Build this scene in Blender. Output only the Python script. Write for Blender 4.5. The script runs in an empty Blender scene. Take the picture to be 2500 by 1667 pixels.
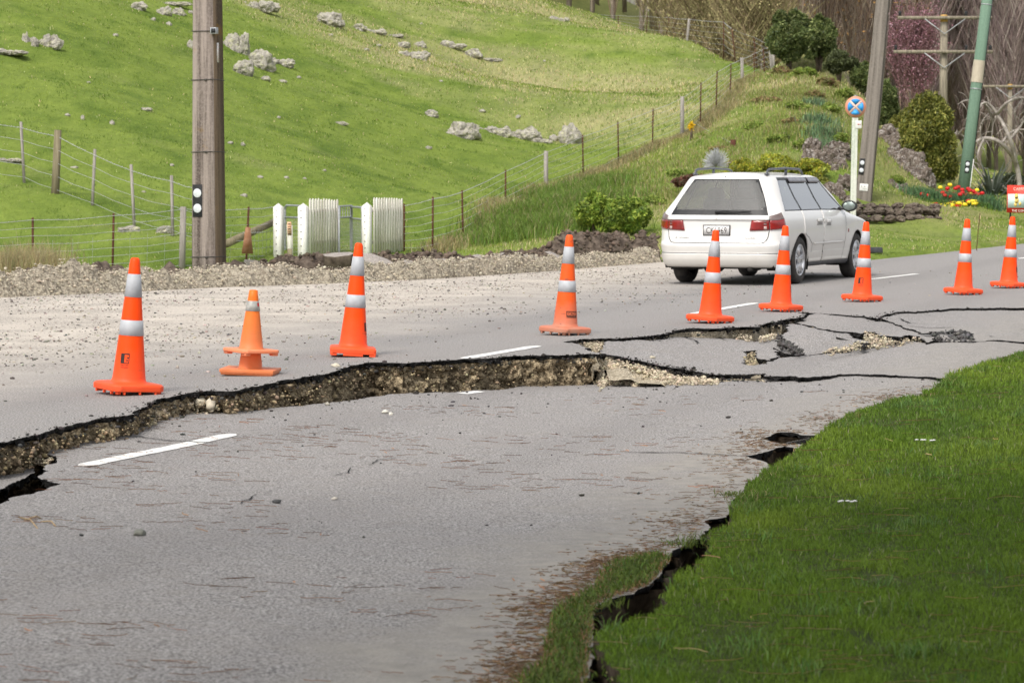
import bpy, bmesh, math, random
import numpy as np
from mathutils import Vector, Matrix, noise
from mathutils.geometry import delaunay_2d_cdt

# ------------------------------------------------------------------ camera, sky, sun, exposure
sc = bpy.context.scene
C = sc.collection
F_PX, CX, CY, HOR, EYE = 7300.0, 1250.0, 833.5, 418.0, 1.49
PITCH = math.atan((CY - HOR) / F_PX)
cd = bpy.data.cameras.new("camera")
cam = bpy.data.objects.new("camera", cd); C.objects.link(cam)
cam.location = (0, 0, EYE)
cam.rotation_euler = (math.pi / 2 - PITCH, 0, 0)
cd.sensor_width = 36.0; cd.lens = F_PX / 2500 * 36
cd.clip_start = 0.5; cd.clip_end = 3000
cd.dof.use_dof = True; cd.dof.focus_distance = 24.0; cd.dof.aperture_fstop = 9.0
sc.camera = cam

SUN_EL, SUN_AZ = math.radians(52), math.radians(205)   # azimuth measured clockwise from +Y
w = bpy.data.worlds.new("World"); sc.world = w; w.use_nodes = True
nt = w.node_tree
for n in list(nt.nodes): nt.nodes.remove(n)
sky = nt.nodes.new('ShaderNodeTexSky'); sky.sky_type = 'NISHITA'; sky.sun_disc = False
sky.sun_elevation = SUN_EL; sky.sun_rotation = SUN_AZ
sky.air_density = 1.0; sky.dust_density = 3.0; sky.ozone_density = 1.0
hs = nt.nodes.new('ShaderNodeHueSaturation'); hs.inputs['Saturation'].default_value = 0.22
bgn = nt.nodes.new('ShaderNodeBackground'); bgn.inputs['Strength'].default_value = 0.134
wo = nt.nodes.new('ShaderNodeOutputWorld')
nt.links.new(sky.outputs[0], hs.inputs['Color']); nt.links.new(hs.outputs[0], bgn.inputs[0]); nt.links.new(bgn.outputs[0], wo.inputs[0])
sl = bpy.data.lights.new("sun", 'SUN'); sl.energy = 1.3; sl.angle = math.radians(14); sl.color = (1.0, 0.94, 0.85)
sun = bpy.data.objects.new("sun", sl); C.objects.link(sun)
sd = Vector((math.sin(SUN_AZ) * math.cos(SUN_EL), math.cos(SUN_AZ) * math.cos(SUN_EL), math.sin(SUN_EL)))
sun.rotation_euler = sd.to_track_quat('Z', 'Y').to_euler(); sun.location = (0, 0, 40)
sc.view_settings.view_transform = 'Standard'; sc.view_settings.look = 'None'
sc.view_settings.exposure = 0.85; sc.view_settings.gamma = 1.0

random.seed(7); RNG = np.random.default_rng(11)
K = 2500 / 2352.0          # measurements were taken on a 2352 px wide view of the photograph

# ------------------------------------------------------------------ measuring helpers
ct_, st_ = math.cos(PITCH), math.sin(PITCH)
def ray(px, py):
    a = (px - CX) / F_PX; b = (CY - py) / F_PX
    d = (a, ct_ + b * st_, -st_ + b * ct_)
    return d[0] / d[1], d[2] / d[1]
def P(px, py, Y):
    a, b = ray(px, py); return Vector((a * Y, Y, EYE + b * Y))
def V(px, py, Y): return P(px * K, py * K, Y)
def hit(px, py, zf=None):
    a, b = ray(px, py)
    if zf is None: Y = -EYE / b; return Vector((a * Y, Y, 0))
    lo, hi = 4.0, 400.0
    Y = -EYE / b if b < 0 else 100
    if isinstance(zf, (int, float)):
        Y = (zf - EYE) / b; return Vector((a * Y, Y, zf))
    for i in range(14):
        z = zf(a * Y, Y); Y2 = (z - EYE) / b
        Y = Y * 0.4 + Y2 * 0.6
    return Vector((a * Y, Y, zf(a * Y, Y)))
def CP(k, x, y):           # crops of the photograph used while measuring
    ox, oy = {1: (0, 800), 2: (600, 800), 3: (1200, 700), 4: (1800, 700), 6: (1200, 1200)}[k]
    return ox + x / 3.357, oy + y / 3.357

def sstep(a, b, x):
    t = np.clip((x - a) / (b - a), 0, 1); return t * t * (3 - 2 * t)
def fbm(x, y, z=0.0, o=4, s=1.0):
    return noise.fractal(Vector((x * s, y * s, z * s)), 1.0, 2.0, o)
_perm = np.random.default_rng(3).random((256, 256))
def vnoise(X, Y, scale, oct=4, seed=0):
    X = np.asarray(X, float); Y = np.asarray(Y, float); out = 0; amp = 1; tot = 0
    for o in range(oct):
        x = X * scale * 2 ** o + seed * 17.3 + o * 5.1; y = Y * scale * 2 ** o + seed * 9.7 + o * 3.3
        xi = np.floor(x).astype(int); yi = np.floor(y).astype(int); fx = x - xi; fy = y - yi
        fx = fx * fx * (3 - 2 * fx); fy = fy * fy * (3 - 2 * fy)
        g = lambda a, b: _perm[a & 255, b & 255]
        v = (g(xi, yi) * (1 - fx) + g(xi + 1, yi) * fx) * (1 - fy) + (g(xi, yi + 1) * (1 - fx) + g(xi + 1, yi + 1) * fx) * fy
        out = out + amp * (v * 2 - 1); tot += amp; amp *= .5
    return out / tot

# ------------------------------------------------------------------ object helpers
def tag(o, label=None, cat=None, group=None, kind=None):
    if label: o['label'] = label
    if cat: o['category'] = cat
    if group: o['group'] = group
    if kind: o['kind'] = kind
    return o
def empty(name, loc=(0, 0, 0), rz=0.0):
    o = bpy.data.objects.new(name, None); C.objects.link(o); o.location = loc; o.rotation_euler = (0, 0, rz)
    o.empty_display_size = .1
    return o
def link(name, me, mats=None, parent=None, smooth=False):
    o = bpy.data.objects.new(name, me); C.objects.link(o)
    if mats is not None:
        for m in (mats if isinstance(mats, (list, tuple)) else [mats]): me.materials.append(m)
    if parent is not None: o.parent = parent
    if smooth: me.polygons.foreach_set('use_smooth', [True] * len(me.polygons))
    return o
def np_mesh(name, verts, faces, cols=None, midx=None):
    verts = np.asarray(verts, np.float32); me = bpy.data.meshes.new(name)
    if isinstance(faces, np.ndarray):
        n, k = faces.shape; loops = faces.astype(np.int32).ravel(); starts = np.arange(n, dtype=np.int32) * k; tot = np.full(n, k, np.int32)
    else:
        tot = np.array([len(f) for f in faces], np.int32); loops = np.array([i for f in faces for i in f], np.int32)
        starts = np.concatenate([[0], np.cumsum(tot)[:-1]]).astype(np.int32); n = len(tot)
    me.vertices.add(len(verts)); me.vertices.foreach_set('co', verts.ravel())
    me.loops.add(len(loops)); me.loops.foreach_set('vertex_index', loops)
    me.polygons.add(n); me.polygons.foreach_set('loop_start', starts); me.polygons.foreach_set('loop_total', tot)
    if midx is not None: me.polygons.foreach_set('material_index', np.asarray(midx, np.int32))
    me.update(calc_edges=True)
    if cols is not None:
        a = me.color_attributes.new('Col', 'FLOAT_COLOR', 'POINT')
        c = np.ones((len(verts), 4), np.float32); c[:, :3] = cols; a.data.foreach_set('color', c.ravel())
    me.validate(clean_customdata=False)
    return me
class MB:
    """collects boxes, prisms and tubes for ONE mesh"""
    def __init__(s): s.v = []; s.f = []; s.mi = []; s.m = 0
    def add(s, vs, fs):
        b = len(s.v); s.v += [tuple(v) for v in vs]; s.f += [tuple(i + b for i in f) for f in fs]; s.mi += [s.m] * len(fs)
    def box(s, c, size, rot=None, taper=1.0):
        x, y, z = size[0] / 2, size[1] / 2, size[2] / 2
        vs = [Vector((a * x * (taper if d > 0 else 1), b * y * (taper if d > 0 else 1), d * z)) for d in (-1, 1) for a, b in ((-1, -1), (1, -1), (1, 1), (-1, 1))]
        if rot is not None: vs = [rot @ v for v in vs]
        c = Vector(c)
        s.add([v + c for v in vs], [(3, 2, 1, 0), (4, 5, 6, 7), (0, 1, 5, 4), (1, 2, 6, 5), (2, 3, 7, 6), (3, 0, 4, 7)])
    def tube(s, pts, r, n=8, caps=True):
        pts = [Vector(p) for p in pts]; rr = r if isinstance(r, (list, tuple)) else [r] * len(pts)
        t0 = (pts[1] - pts[0]).normalized(); up = Vector((0, 0, 1)) if abs(t0.z) < .9 else Vector((1, 0, 0))
        rings = []; nrm = (up - t0 * up.dot(t0)).normalized()
        for i, p in enumerate(pts):
            t = (pts[min(i + 1, len(pts) - 1)] - pts[max(i - 1, 0)]).normalized()
            nrm = (nrm - t * nrm.dot(t)).normalized(); bi = t.cross(nrm)
            rings.append([p + (nrm * math.cos(2 * math.pi * k / n) + bi * math.sin(2 * math.pi * k / n)) * rr[i] for k in range(n)])
        fs = []
        for i in range(len(pts) - 1):
            for k in range(n):
                a = i * n + k; b = i * n + (k + 1) % n; fs.append((a, b, b + n, a + n))
        if caps: fs.append(tuple(range(n - 1, -1, -1))); fs.append(tuple(range((len(pts) - 1) * n, len(pts) * n)))
        s.add([v for r_ in rings for v in r_], fs)
    def prism(s, poly, z0, z1, M=None):
        n = len(poly); vs = [Vector((p[0], p[1], z0)) for p in poly] + [Vector((p[0], p[1], z1)) for p in poly]
        if M is not None: vs = [M @ v for v in vs]
        s.add(vs, [tuple(range(n - 1, -1, -1)), tuple(range(n, 2 * n))] + [(i, (i + 1) % n, (i + 1) % n + n, i + n) for i in range(n)])
    def lathe(s, prof, n=32, M=None, cap=True):
        vs = []; fs = []
        for r, z in prof:
            for k in range(n): a = 2 * math.pi * k / n; vs.append(Vector((r * math.cos(a), r * math.sin(a), z)))
        for i in range(len(prof) - 1):
            for k in range(n): a = i * n + k; b = i * n + (k + 1) % n; fs.append((a, b, b + n, a + n))
        if cap: fs.append(tuple(range(n - 1, -1, -1))); fs.append(tuple(range((len(prof) - 1) * n, len(prof) * n)))
        if M is not None: vs = [M @ v for v in vs]
        s.add(vs, fs)
    def build(s, name, mats, parent=None, smooth=False, bevel=0):
        me = np_mesh(name, np.array([tuple(v) for v in s.v]), s.f, midx=s.mi)
        o = link(name, me, mats, parent, smooth)
        if bevel:
            m = o.modifiers.new('bevel', 'BEVEL'); m.width = bevel; m.segments = 2; m.limit_method = 'ANGLE'
        return o
def dup(o, parent=None):
    c = o.copy(); C.objects.link(c); c.parent = parent
    for ch in o.children: dup(ch, c)
    return c
_tc = {}
def text_tris(s, size=1.0, cx=True):
    """lettering as flat triangles (x right, y up), centred"""
    if s not in _tc:
        cu = bpy.data.curves.new('t', 'FONT'); cu.body = s; cu.resolution_u = 2
        o = bpy.data.objects.new('t', cu); C.objects.link(o); bpy.context.view_layer.update()
        dg = bpy.context.evaluated_depsgraph_get(); me = bpy.data.meshes.new_from_object(o.evaluated_get(dg))
        vs = [tuple(v.co) for v in me.vertices]; fs = [tuple(p.vertices) for p in me.polygons]
        bpy.data.objects.remove(o); bpy.data.curves.remove(cu); bpy.data.meshes.remove(me)
        _tc[s] = (vs, fs)
    vs, fs = _tc[s]
    xs = [v[0] for v in vs]; ys = [v[1] for v in vs]; w_ = max(xs) - min(xs); h_ = max(ys) - min(ys)
    return [((v[0] - min(xs) - w_ / 2) / h_ * size, (v[1] - min(ys) - h_ / 2) / h_ * size) for v in vs], fs, w_ / h_ * size

# ------------------------------------------------------------------ materials
class N:
    def __init__(s, name):
        s.m = bpy.data.materials.new(name); s.m.use_nodes = True; s.t = s.m.node_tree
        s.b = s.t.nodes['Principled BSDF']; s.o = s.t.nodes['Material Output']
    def n(s, typ, **kw):
        nd = s.t.nodes.new(typ)
        for k, v in kw.items():
            if hasattr(nd, k): setattr(nd, k, v)
            else: s.put(nd.inputs[k], v)
        return nd
    def put(s, sock, v):
        if isinstance(v, bpy.types.NodeSocket): s.t.links.new(v, sock)
        else:
            try: sock.default_value = v
            except Exception: sock.default_value = tuple(v) + (1,)
    def pos(s): return s.n('ShaderNodeNewGeometry').outputs['Position']
    def noise(s, vec, scale, detail=3, rough=.55, dist=0):
        nd = s.n('ShaderNodeTexNoise'); s.put(nd.inputs['Vector'], vec); nd.inputs['Scale'].default_value = scale
        nd.inputs['Detail'].default_value = detail; nd.inputs['Roughness'].default_value = rough; nd.inputs['Distortion'].default_value = dist
        return nd.outputs['Fac']
    def voro(s, vec, scale, out='Distance', feature='F1'):
        nd = s.n('ShaderNodeTexVoronoi'); nd.feature = feature; s.put(nd.inputs['Vector'], vec); nd.inputs['Scale'].default_value = scale
        return nd.outputs[out]
    def map(s, v, a, b, c=0, d=1):
        nd = s.n('ShaderNodeMapRange'); s.put(nd.inputs[0], v)
        for i, q in zip((1, 2, 3, 4), (a, b, c, d)): nd.inputs[i].default_value = q
        return nd.outputs[0]
    def mix(s, f, a, b, mode='MIX'):
        nd = s.n('ShaderNodeMix', data_type='RGBA', blend_type=mode)
        s.put(nd.inputs[0], f); s.put(nd.inputs[6], a); s.put(nd.inputs[7], b); return nd.outputs[2]
    def math(s, op, a, b=0.0):
        nd = s.n('ShaderNodeMath', operation=op); s.put(nd.inputs[0], a); s.put(nd.inputs[1], b); return nd.outputs[0]
    def dot(s, v, d):
        nd = s.n('ShaderNodeVectorMath', operation='DOT_PRODUCT'); s.put(nd.inputs[0], v); nd.inputs[1].default_value = d; return nd.outputs['Value']
    def scale(s, v, d):
        nd = s.n('ShaderNodeVectorMath', operation='MULTIPLY'); s.put(nd.inputs[0], v); nd.inputs[1].default_value = d; return nd.outputs[0]
    def attr(s, name='Col'):
        nd = s.n('ShaderNodeAttribute'); nd.attribute_name = name; return nd.outputs['Color']
    def obj(s): return s.n('ShaderNodeTexCoord').outputs['Object']
    def bump(s, h, strength=.5, dist=.01):
        nd = s.n('ShaderNodeBump'); nd.inputs['Strength'].default_value = strength; nd.inputs['Distance'].default_value = dist
        s.put(nd.inputs['Height'], h); s.t.links.new(nd.outputs[0], s.b.inputs['Normal'])
    def fin(s, col=None, rough=.8, spec=.3, metal=0.0):
        if col is not None: s.put(s.b.inputs['Base Color'], col)
        s.put(s.b.inputs['Roughness'], rough); s.b.inputs['Specular IOR Level'].default_value = spec; s.b.inputs['Metallic'].default_value = metal
        return s.m
def c4(r, g, b): return (r, g, b, 1)
def mottled(name, a, b, scale=8, rough=.8, bump=.3, spec=.3, detail=5, world=False, metal=0, stretch=None):
    q = N(name); v = q.pos() if world else q.obj()
    if stretch: v = q.scale(v, stretch)
    f = q.map(q.noise(v, scale, detail, .62), .35, .68)
    q.bump(q.noise(v, scale * 2.3, detail, .6), bump, .01)
    return q.fin(q.mix(f, c4(*a), c4(*b)), rough, spec, metal)
def vcol(name, rough=.6, spec=.2, trans=0.0):
    q = N(name); col = q.attr()
    q.fin(col, rough, spec)
    if trans:
        tr = q.n('ShaderNodeBsdfTranslucent'); q.put(tr.inputs['Color'], col)
        ms = q.n('ShaderNodeMixShader'); ms.inputs[0].default_value = trans
        q.t.links.new(q.b.outputs[0], ms.inputs[1]); q.t.links.new(tr.outputs[0], ms.inputs[2]); q.t.links.new(ms.outputs[0], q.o.inputs['Surface'])
    return q.m
M = {}
def road_mat():
    q = N('chip_seal_road'); p = q.pos()
    t = q.math('ADD', q.dot(p, (.956, -.2935, 0)), 7.37)            # metres right of the centre line
    ps = q.scale(p, (1, .55, 1)); sp = q.noise(ps, 80, 3, .8); sp2 = q.voro(ps, 55); big = q.noise(p, .9, 4, .6); mid = q.noise(p, 6, 4, .6)
    base = q.mix(q.map(sp, .38, .62), c4(.08, .075, .072), c4(.43, .408, .392))
    base = q.mix(q.map(big, .3, .75), base, q.mix(.5, base, c4(.25, .232, .222)))
    warm = q.mix(q.map(mid, .45, .75, 0, .35), base, c4(.26, .235, .205))
    wt = q.math('SINE', q.math('MULTIPLY', q.math('ADD', t, q.map(big, 0, 1, -.25, .25)), 3.7)); warm = q.mix(q.map(wt, .1, 1, 0, .30), warm, q.mix(1.0, warm, c4(.72, .72, .73), 'MULTIPLY'))
    st = q.noise(q.scale(p, (1, .6, 1)), 1.9, 5, .72); warm = q.mix(q.map(st, .58, .72, 0, .35), warm, c4(.17, .155, .145))
    # dusty gravel washed over the left shoulder
    tj = q.math('ADD', t, q.map(q.noise(p, .7, 5, .6), 0, 1, -1.1, 1.1))
    gcol = q.mix(q.map(q.noise(p, 34, 3, .7), .4, .64), c4(.17, .15, .13), c4(.64, .575, .50))
    gcol = q.mix(q.map(q.noise(p, 1.3, 4, .6), .4, .7), gcol, c4(.53, .475, .41))
    gf = q.map(tj, -1.2, -4.0)
    c = q.mix(gf, warm, gcol)
    # smooth pale silt along the grass edge
    y = q.dot(p, (0, 1, 0))
    tj2 = q.math('ADD', t, q.map(q.noise(p, 1.6, 4, .6), 0, 1, -.7, .7))
    tj2 = q.math('SUBTRACT', tj2, q.map(y, 9.5, 18, .95, 0))
    sf = q.math('MULTIPLY', q.map(tj2, 2.75, 3.3), q.map(y, 15, 24, 1, .45))
    silt = q.mix(q.map(q.noise(p, 9, 5, .6), .35, .7), c4(.31, .285, .25), c4(.225, .21, .19)); silt = q.mix(q.map(q.noise(p, 2.5, 5, .7), .5, .7, 0, .7), silt, warm)
    c = q.mix(sf, c, silt)
    q.bump(q.math('ADD', sp, q.math('MULTIPLY', sp2, .8)), .55, .006)
    return q.fin(c, .85, .25)
M['road'] = road_mat()
q = N('broken_asphalt_edge'); p = q.pos(); f = q.noise(p, 55, 4, .7); q.bump(q.noise(p, 70, 3, .7), 1, .02)
M['asphalt_edge'] = q.fin(q.mix(q.map(f, .38, .72), c4(.006, .006, .006), c4(.055, .052, .05)), .9, .2)
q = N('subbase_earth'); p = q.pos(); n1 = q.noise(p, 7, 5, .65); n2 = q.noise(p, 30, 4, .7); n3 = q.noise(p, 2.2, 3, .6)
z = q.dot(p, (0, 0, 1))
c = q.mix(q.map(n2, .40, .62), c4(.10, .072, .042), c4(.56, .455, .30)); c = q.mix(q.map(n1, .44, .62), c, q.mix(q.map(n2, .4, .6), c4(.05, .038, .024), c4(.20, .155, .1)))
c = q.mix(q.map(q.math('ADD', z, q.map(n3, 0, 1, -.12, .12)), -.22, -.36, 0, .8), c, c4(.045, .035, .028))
q.bump(q.math('ADD', n2, q.voro(p, 38)), .9, .02); M['earth'] = q.fin(c, .95, .1)
q = N('pale_rubble'); p = q.pos(); n1 = q.noise(p, 11, 5, .65); n2 = q.noise(p, 48, 4, .7)
c = q.mix(q.map(n2, .35, .65), c4(.24, .20, .14), c4(.58, .51, .39)); c = q.mix(q.map(n1, .5, .7, 0, .6), c, c4(.2, .16, .11))
q.bump(q.math('ADD', n2, q.voro(p, 45)), .9, .015); M['rubble'] = q.fin(c, .95, .1)
M['soil'] = mottled('dug_soil', (.05, .038, .03), (.16, .125, .10), 9, .95, .9, .1, world=True)
M['dark_soil'] = mottled('dark_soil', (.035, .025, .017), (.13, .10, .07), 14, .95, .8, .1, world=True)
M['stone_v'] = vcol('loose_stone', .9, .2)
M['grass_v'] = vcol('grass_blade', .55, .25, .35)
M['leaf_v'] = vcol('leaf', .5, .3, .3)
M['bark_v'] = vcol('twig', .85, .1)
M['line_paint'] = None
q = N('worn_line_paint'); p = q.pos(); f = q.noise(p, 60, 3, .7); q.bump(q.noise(p, 95, 2, .7), .5, .006)
M['line_paint'] = q.fin(q.mix(q.map(f, .2, .38), c4(.3, .29, .28), c4(.74, .73, .70)), .7, .3)
# ------------------------------------------------------------------ TERRAIN: control points (view px, view py, metres away)
cps = [(0,640,52),(75,635,53),(260,628,53),(420,615,54),(640,605,56),(840,592,57),(993,583,58),(1062,560,62),(1161,500,70),(1254,445,77),
 (1338,415,79),(1420,378,82),(1499,345,84),(1567,320,86),(1609,288,87),(1645,258,89),(1677,222,95),(1706,210,102),(1735,190,108),(1780,175,112),
 (48,415,60),(128,445,58.5),(215,475,58),(303,520,56.5),(396,540,55.5),(-150,640,51),(-150,300,62),(-150,0,78),
 (0,0,80),(0,200,69),(200,0,86),(200,220,70),(450,0,97),(450,250,73),(450,450,61),(700,0,110),(700,200,86),(700,400,68),(1000,0,128),(1000,150,104),
 (1000,300,85),(1000,450,69),(1200,330,88),(1310,325,89),(1200,2,140),(1220,200,108),(1345,42,145),(1450,64,150),(1480,100,138),(1570,104,128),(1625,122,118),
 (1730,160,113),(1500,200,108),(1650,180,110),(0,-250,105),(600,-260,140),(1200,-160,190),
 (1345,95,185),(1450,125,180),(1570,180,165),(1640,205,150),(1780,240,140),(1200,60,230),
 (1200,575,56),(1350,575,56),(1500,580,54),(1200,530,61),(1300,470,66),(1400,430,70),(1500,400,73),(1500,500,62),(1600,400,71),(1700,350,76),(1700,280,84),
 (1800,250,87),(1800,180,98),(1870,142,103),(1500,540,58),(1700,505,61),(1850,450,66),(1850,350,73),(1900,280,80),(1950,400,70),(1990,480,67),(1990,330,77),
 (1940,152,101),(2000,240,96),(2040,310,91),(2090,400,83),(2115,437,79),
 (1975,507,65.5),(2060,507,65.6),(2150,507,65.8),(2060,490,67.5),(2140,480,72),(2200,478,72),(2250,475,72),(2120,462,75),(2200,460,75.5),(2262,458,76),(2330,472,78),(2000,588,51.5),(2200,572,57),(2352,560,63),(2000,520,63),(2160,512,66),(2352,510,72),(2200,462,76),(2352,470,88),(2352,430,120),(2500,420,140),(2500,540,66),(2700,560,62)]
_cw = [tuple(V(*c)) for c in cps]
for c in [(1940,152,101),(2000,240,96),(2040,310,91),(2090,400,83),(2115,437,79)]:
    p_ = V(*c); _cw.append((p_.x + 1.9, p_.y + .6, .75))
_cw += [(14, 115, .8), (14, 130, .8), (30, 110, .7), (50, 110, .8), (12, 160, 1), (40, 200, 1), (-60, 60, 2.5), (-60, 120, 9), (-80, 200, 12), (0, 260, 2), (40, 300, 1), (80, 160, 1),
        (120, 300, 1.5), (-120, 300, 12), (0, 400, 1), (-10, 34, -.3), (-20, 36, -.3), (0, 45, -.25), (-40, 45, 0), (30, 60, .1), (60, 60, .1), (80, 100, .5), (9, 120, 4.0), (7, 135, 3.0)]
_cw = np.array(_cw)
def _fit(pts):
    D = np.hypot(pts[:, None, 0] - pts[None, :, 0], pts[:, None, 1] - pts[None, :, 1])
    D = np.sqrt(D * D + 1.0); n = len(pts)
    A = np.zeros((n + 3, n + 3)); A[:n, :n] = D + np.eye(n) * -.02; A[:n, n] = 1; A[:n, n + 1:] = pts[:, :2]; A[n, :n] = 1; A[n + 1:, :n] = pts[:, :2].T
    return np.linalg.solve(A, np.concatenate([pts[:, 2], [0, 0, 0]]))
_cf = _fit(_cw)
def rbf(X, Y):
    X = np.asarray(X, float); Y = np.asarray(Y, float); out = np.zeros(X.shape) + _cf[-3] + _cf[-2] * X + _cf[-1] * Y
    for i, (a, b, _) in enumerate(_cw): out += _cf[i] * np.sqrt((X - a) ** 2 + (Y - b) ** 2 + 1.0)
    return out
# far edge of the road, as seen in the photograph
_fe = [(0,726),(531,701),(800,692),(1063,678),(1350,660),(1610,640)]
far_edge = [Vector((-34, 20, 0)), Vector((-20, 27.3, 0))] + [hit(*p) for p in _fe] + [Vector((4.3, 50.0, 0))] + [hit(*p) for p in [(2128,635),(2300,617),(2500,595),(2700,576)]]
far_edge += [Vector((19, 76, 0)), Vector((28, 86, 0)), Vector((45, 97, 0))]
road_poly = far_edge + [Vector((50, 90, 0)), Vector((36, 78, 0)), Vector((60, 60, 0)), Vector((60, -6, 0)), Vector((-34, -6, 0))]
_rp = np.array([(p.x, p.y) for p in road_poly])
def pdist(X, Y, poly, closed=True):
    """signed distance: positive outside"""
    X = np.asarray(X, float); Y = np.asarray(Y, float); d = np.full(X.shape, 1e9); ins = np.zeros(X.shape, bool); n = len(poly)
    for i in range(n if closed else n - 1):
        ax, ay = poly[i]; bx, by = poly[(i + 1) % n]; ex, ey = bx - ax, by - ay; L = ex * ex + ey * ey + 1e-12
        t = np.clip(((X - ax) * ex + (Y - ay) * ey) / L, 0, 1); d = np.minimum(d, np.hypot(X - ax - t * ex, Y - ay - t * ey))
        if closed:
            c = ((ay > Y) != (by > Y)) & (X < ex * (Y - ay) / (ey + 1e-12) + ax); ins ^= c
    return np.where(ins, -d, d) if closed else d
def ground_np(X, Y):
    X = np.asarray(X, float); Y = np.asarray(Y, float)
    z = rbf(X, Y)
    hill = sstep(52, 62, Y)
    z = z + hill * (.12 * vnoise(X, Y, .28, 3, 1) + .09 * vnoise(X * .55, Y * .9 + z * 3, .9, 3, 2))
    d = pdist(X, Y, _rp)
    k = sstep(-.12, .3, d)
    z = np.maximum(z, -.5)
    # the lawn verge ends in a small lip above the seal
    z = np.where((X > 3) & (d > 0), np.maximum(z, .03 + .03 * np.minimum(d, 2)), z)
    return -.35 * (1 - k) + z * k
def gz(X, Y): return float(ground_np(np.array([X]), np.array([Y]))[0])
def ghit(px, py, Y0=40, Y1=260):
    """first point of the terrain seen at a view pixel"""
    a, b = ray(px * K, py * K); Ys = np.arange(Y0, Y1, .25); zz = ground_np(a * Ys, Ys); r = EYE + b * Ys
    i = np.argmax(zz >= r)
    if zz[i] < r[i]: return None
    return Vector((a * Ys[i], Ys[i], zz[i]))

xs = np.concatenate([np.linspace(-140, -32, 14)[:-1], np.arange(-32, 34, .42), np.linspace(34, 150, 14)[1:]])
ys = np.concatenate([np.arange(28, 40, 1.0), np.arange(40, 66, .3), np.arange(66, 160, .5), np.linspace(160, 420, 28)])
GX, GY = np.meshgrid(xs, ys); GZ = ground_np(GX, GY)
nx, ny = len(xs), len(ys); idx = np.arange(nx * ny).reshape(ny, nx)
F4 = np.stack([idx[:-1, :-1], idx[:-1, 1:], idx[1:, 1:], idx[1:, :-1]], -1).reshape(-1, 4)
def dryness(X, Y):
    """0 lush, 1 straw: the upper right of the hill and the fence line are dry"""
    n1 = vnoise(X, Y * 1.2, .12, 4, 5); n2 = vnoise(X, Y * 2.2, .5, 3, 6)
    base = sstep(84, 112, Y + X * .7) * sstep(-22, -4, X) * .55
    return np.clip(base + .75 * n1 * (base > .05) + .35 * n2 - .1, 0, 1)
def bankness(X, Y):
    fence = np.array([(V(a, b, y).x, y) for a, b, y in [(993,583,58),(1161,500,70),(1254,445,77),(1420,378,82),(1567,320,86),(1645,258,89),(1706,210,102),(1780,175,112)]])
    fx = np.interp(Y, fence[:, 1], fence[:, 0]); return np.where((Y > 55) & (X > fx) & (X < 14), 1.0, 0.0)
dry = dryness(GX, GY); bank = bankness(GX, GY)
n3 = .7 * vnoise(GX, GY * .5, 2.0, 4, 8) + .3 * vnoise(GX, GY, .4, 2, 9)
lush = np.array([.20, .262, .048]); straw = np.array([.50, .42, .24]); soil = np.array([.16, .12, .07]); dark = np.array([.11, .17, .026])
col = lush + (dark - lush) * np.clip(n3 * 1.9 + .15, 0, .95)[..., None]
col = col + (straw - col) * dry[..., None] * .8
bk = (bank * np.clip(.35 + vnoise(GX, GY, .45, 4, 12) * 1.1, 0, .85))[..., None]
col = col + (np.array([.31, .28, .12]) - col) * bk
steep = np.clip(((GZ[:, 1:] - GZ[:, :-1])[:, :] / np.diff(xs)), -9, 9); steep = np.concatenate([steep, steep[:, -1:]], 1)
cliff = (sstep(.9, 1.6, -steep) * (GX > 5) * (GX < 15))[..., None]
col = col + (np.array([.16, .125, .10]) - col) * cliff
q = N('pasture'); p = q.pos(); base = q.attr(); n1 = q.noise(q.scale(p, (1, .45, 1.5)), 4.2, 6, .78); n2 = q.noise(q.scale(p, (1, .5, 1)), 16, 3, .8)
c = q.mix(q.map(n1, .35, .7, 0, .75), base, q.mix(1.0, base, c4(.50, .56, .55), 'MULTIPLY')); c = q.mix(q.map(n2, .55, .75, 0, .6), c, q.mix(1.0, c, c4(1.5, 1.35, 1.5), 'MULTIPLY'))
q.bump(q.math('ADD', n1, n2), .8, .06); M['pasture'] = q.fin(c, .9, .1)
terr = link('hillside', np_mesh('hillside', np.stack([GX, GY, GZ], -1).reshape(-1, 3), F4, cols=col.reshape(-1, 3)), M['pasture'], smooth=True)
tag(terr, 'green hillside paddock, verge and bank behind the road', 'hillside', kind='structure')

# one low sheet under everything, out to the horizon
m_ = MB(); R_ = 2600; m_.add([(-R_, -R_, -1.6), (R_, -R_, -1.6), (R_, R_, -1.6), (-R_, R_, -1.6)], [(0, 1, 2, 3)])
M['land'] = mottled('far_land', (.10, .11, .05), (.16, .15, .08), .02, .9, .1, .1, world=True)
tag(m_.build('ground', M['land']), 'low ground reaching to the horizon', 'ground', kind='structure')
# distant hill behind the bare trees: olive crest, darker foot
hx = np.linspace(-200, 420, 90); hy = np.linspace(430, 900, 40); HX, HY = np.meshgrid(hx, hy)
HZ = -2 + 62 * sstep(430, 760, HY + vnoise(HX, HY, .006, 3, 3) * 60) * (.75 + .35 * vnoise(HX, HY, .004, 3, 4)) + 4 * vnoise(HX, HY, .03, 3, 9)
ix = np.arange(HX.size).reshape(HX.shape); HF = np.stack([ix[:-1, :-1], ix[:-1, 1:], ix[1:, 1:], ix[1:, :-1]], -1).reshape(-1, 4)
q = N('far_hill'); p = q.pos(); n1 = q.noise(p, .03, 6, .65); z_ = q.dot(p, (0, 0, 1))
c = q.mix(q.map(n1, .4, .62), c4(.17, .165, .13), c4(.22, .22, .13)); c = q.mix(q.map(q.math('ADD', z_, q.map(n1, 0, 1, -12, 12)), 26, 38), c4(.105, .10, .105), c)
q.fin(c, .95, .05)
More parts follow.
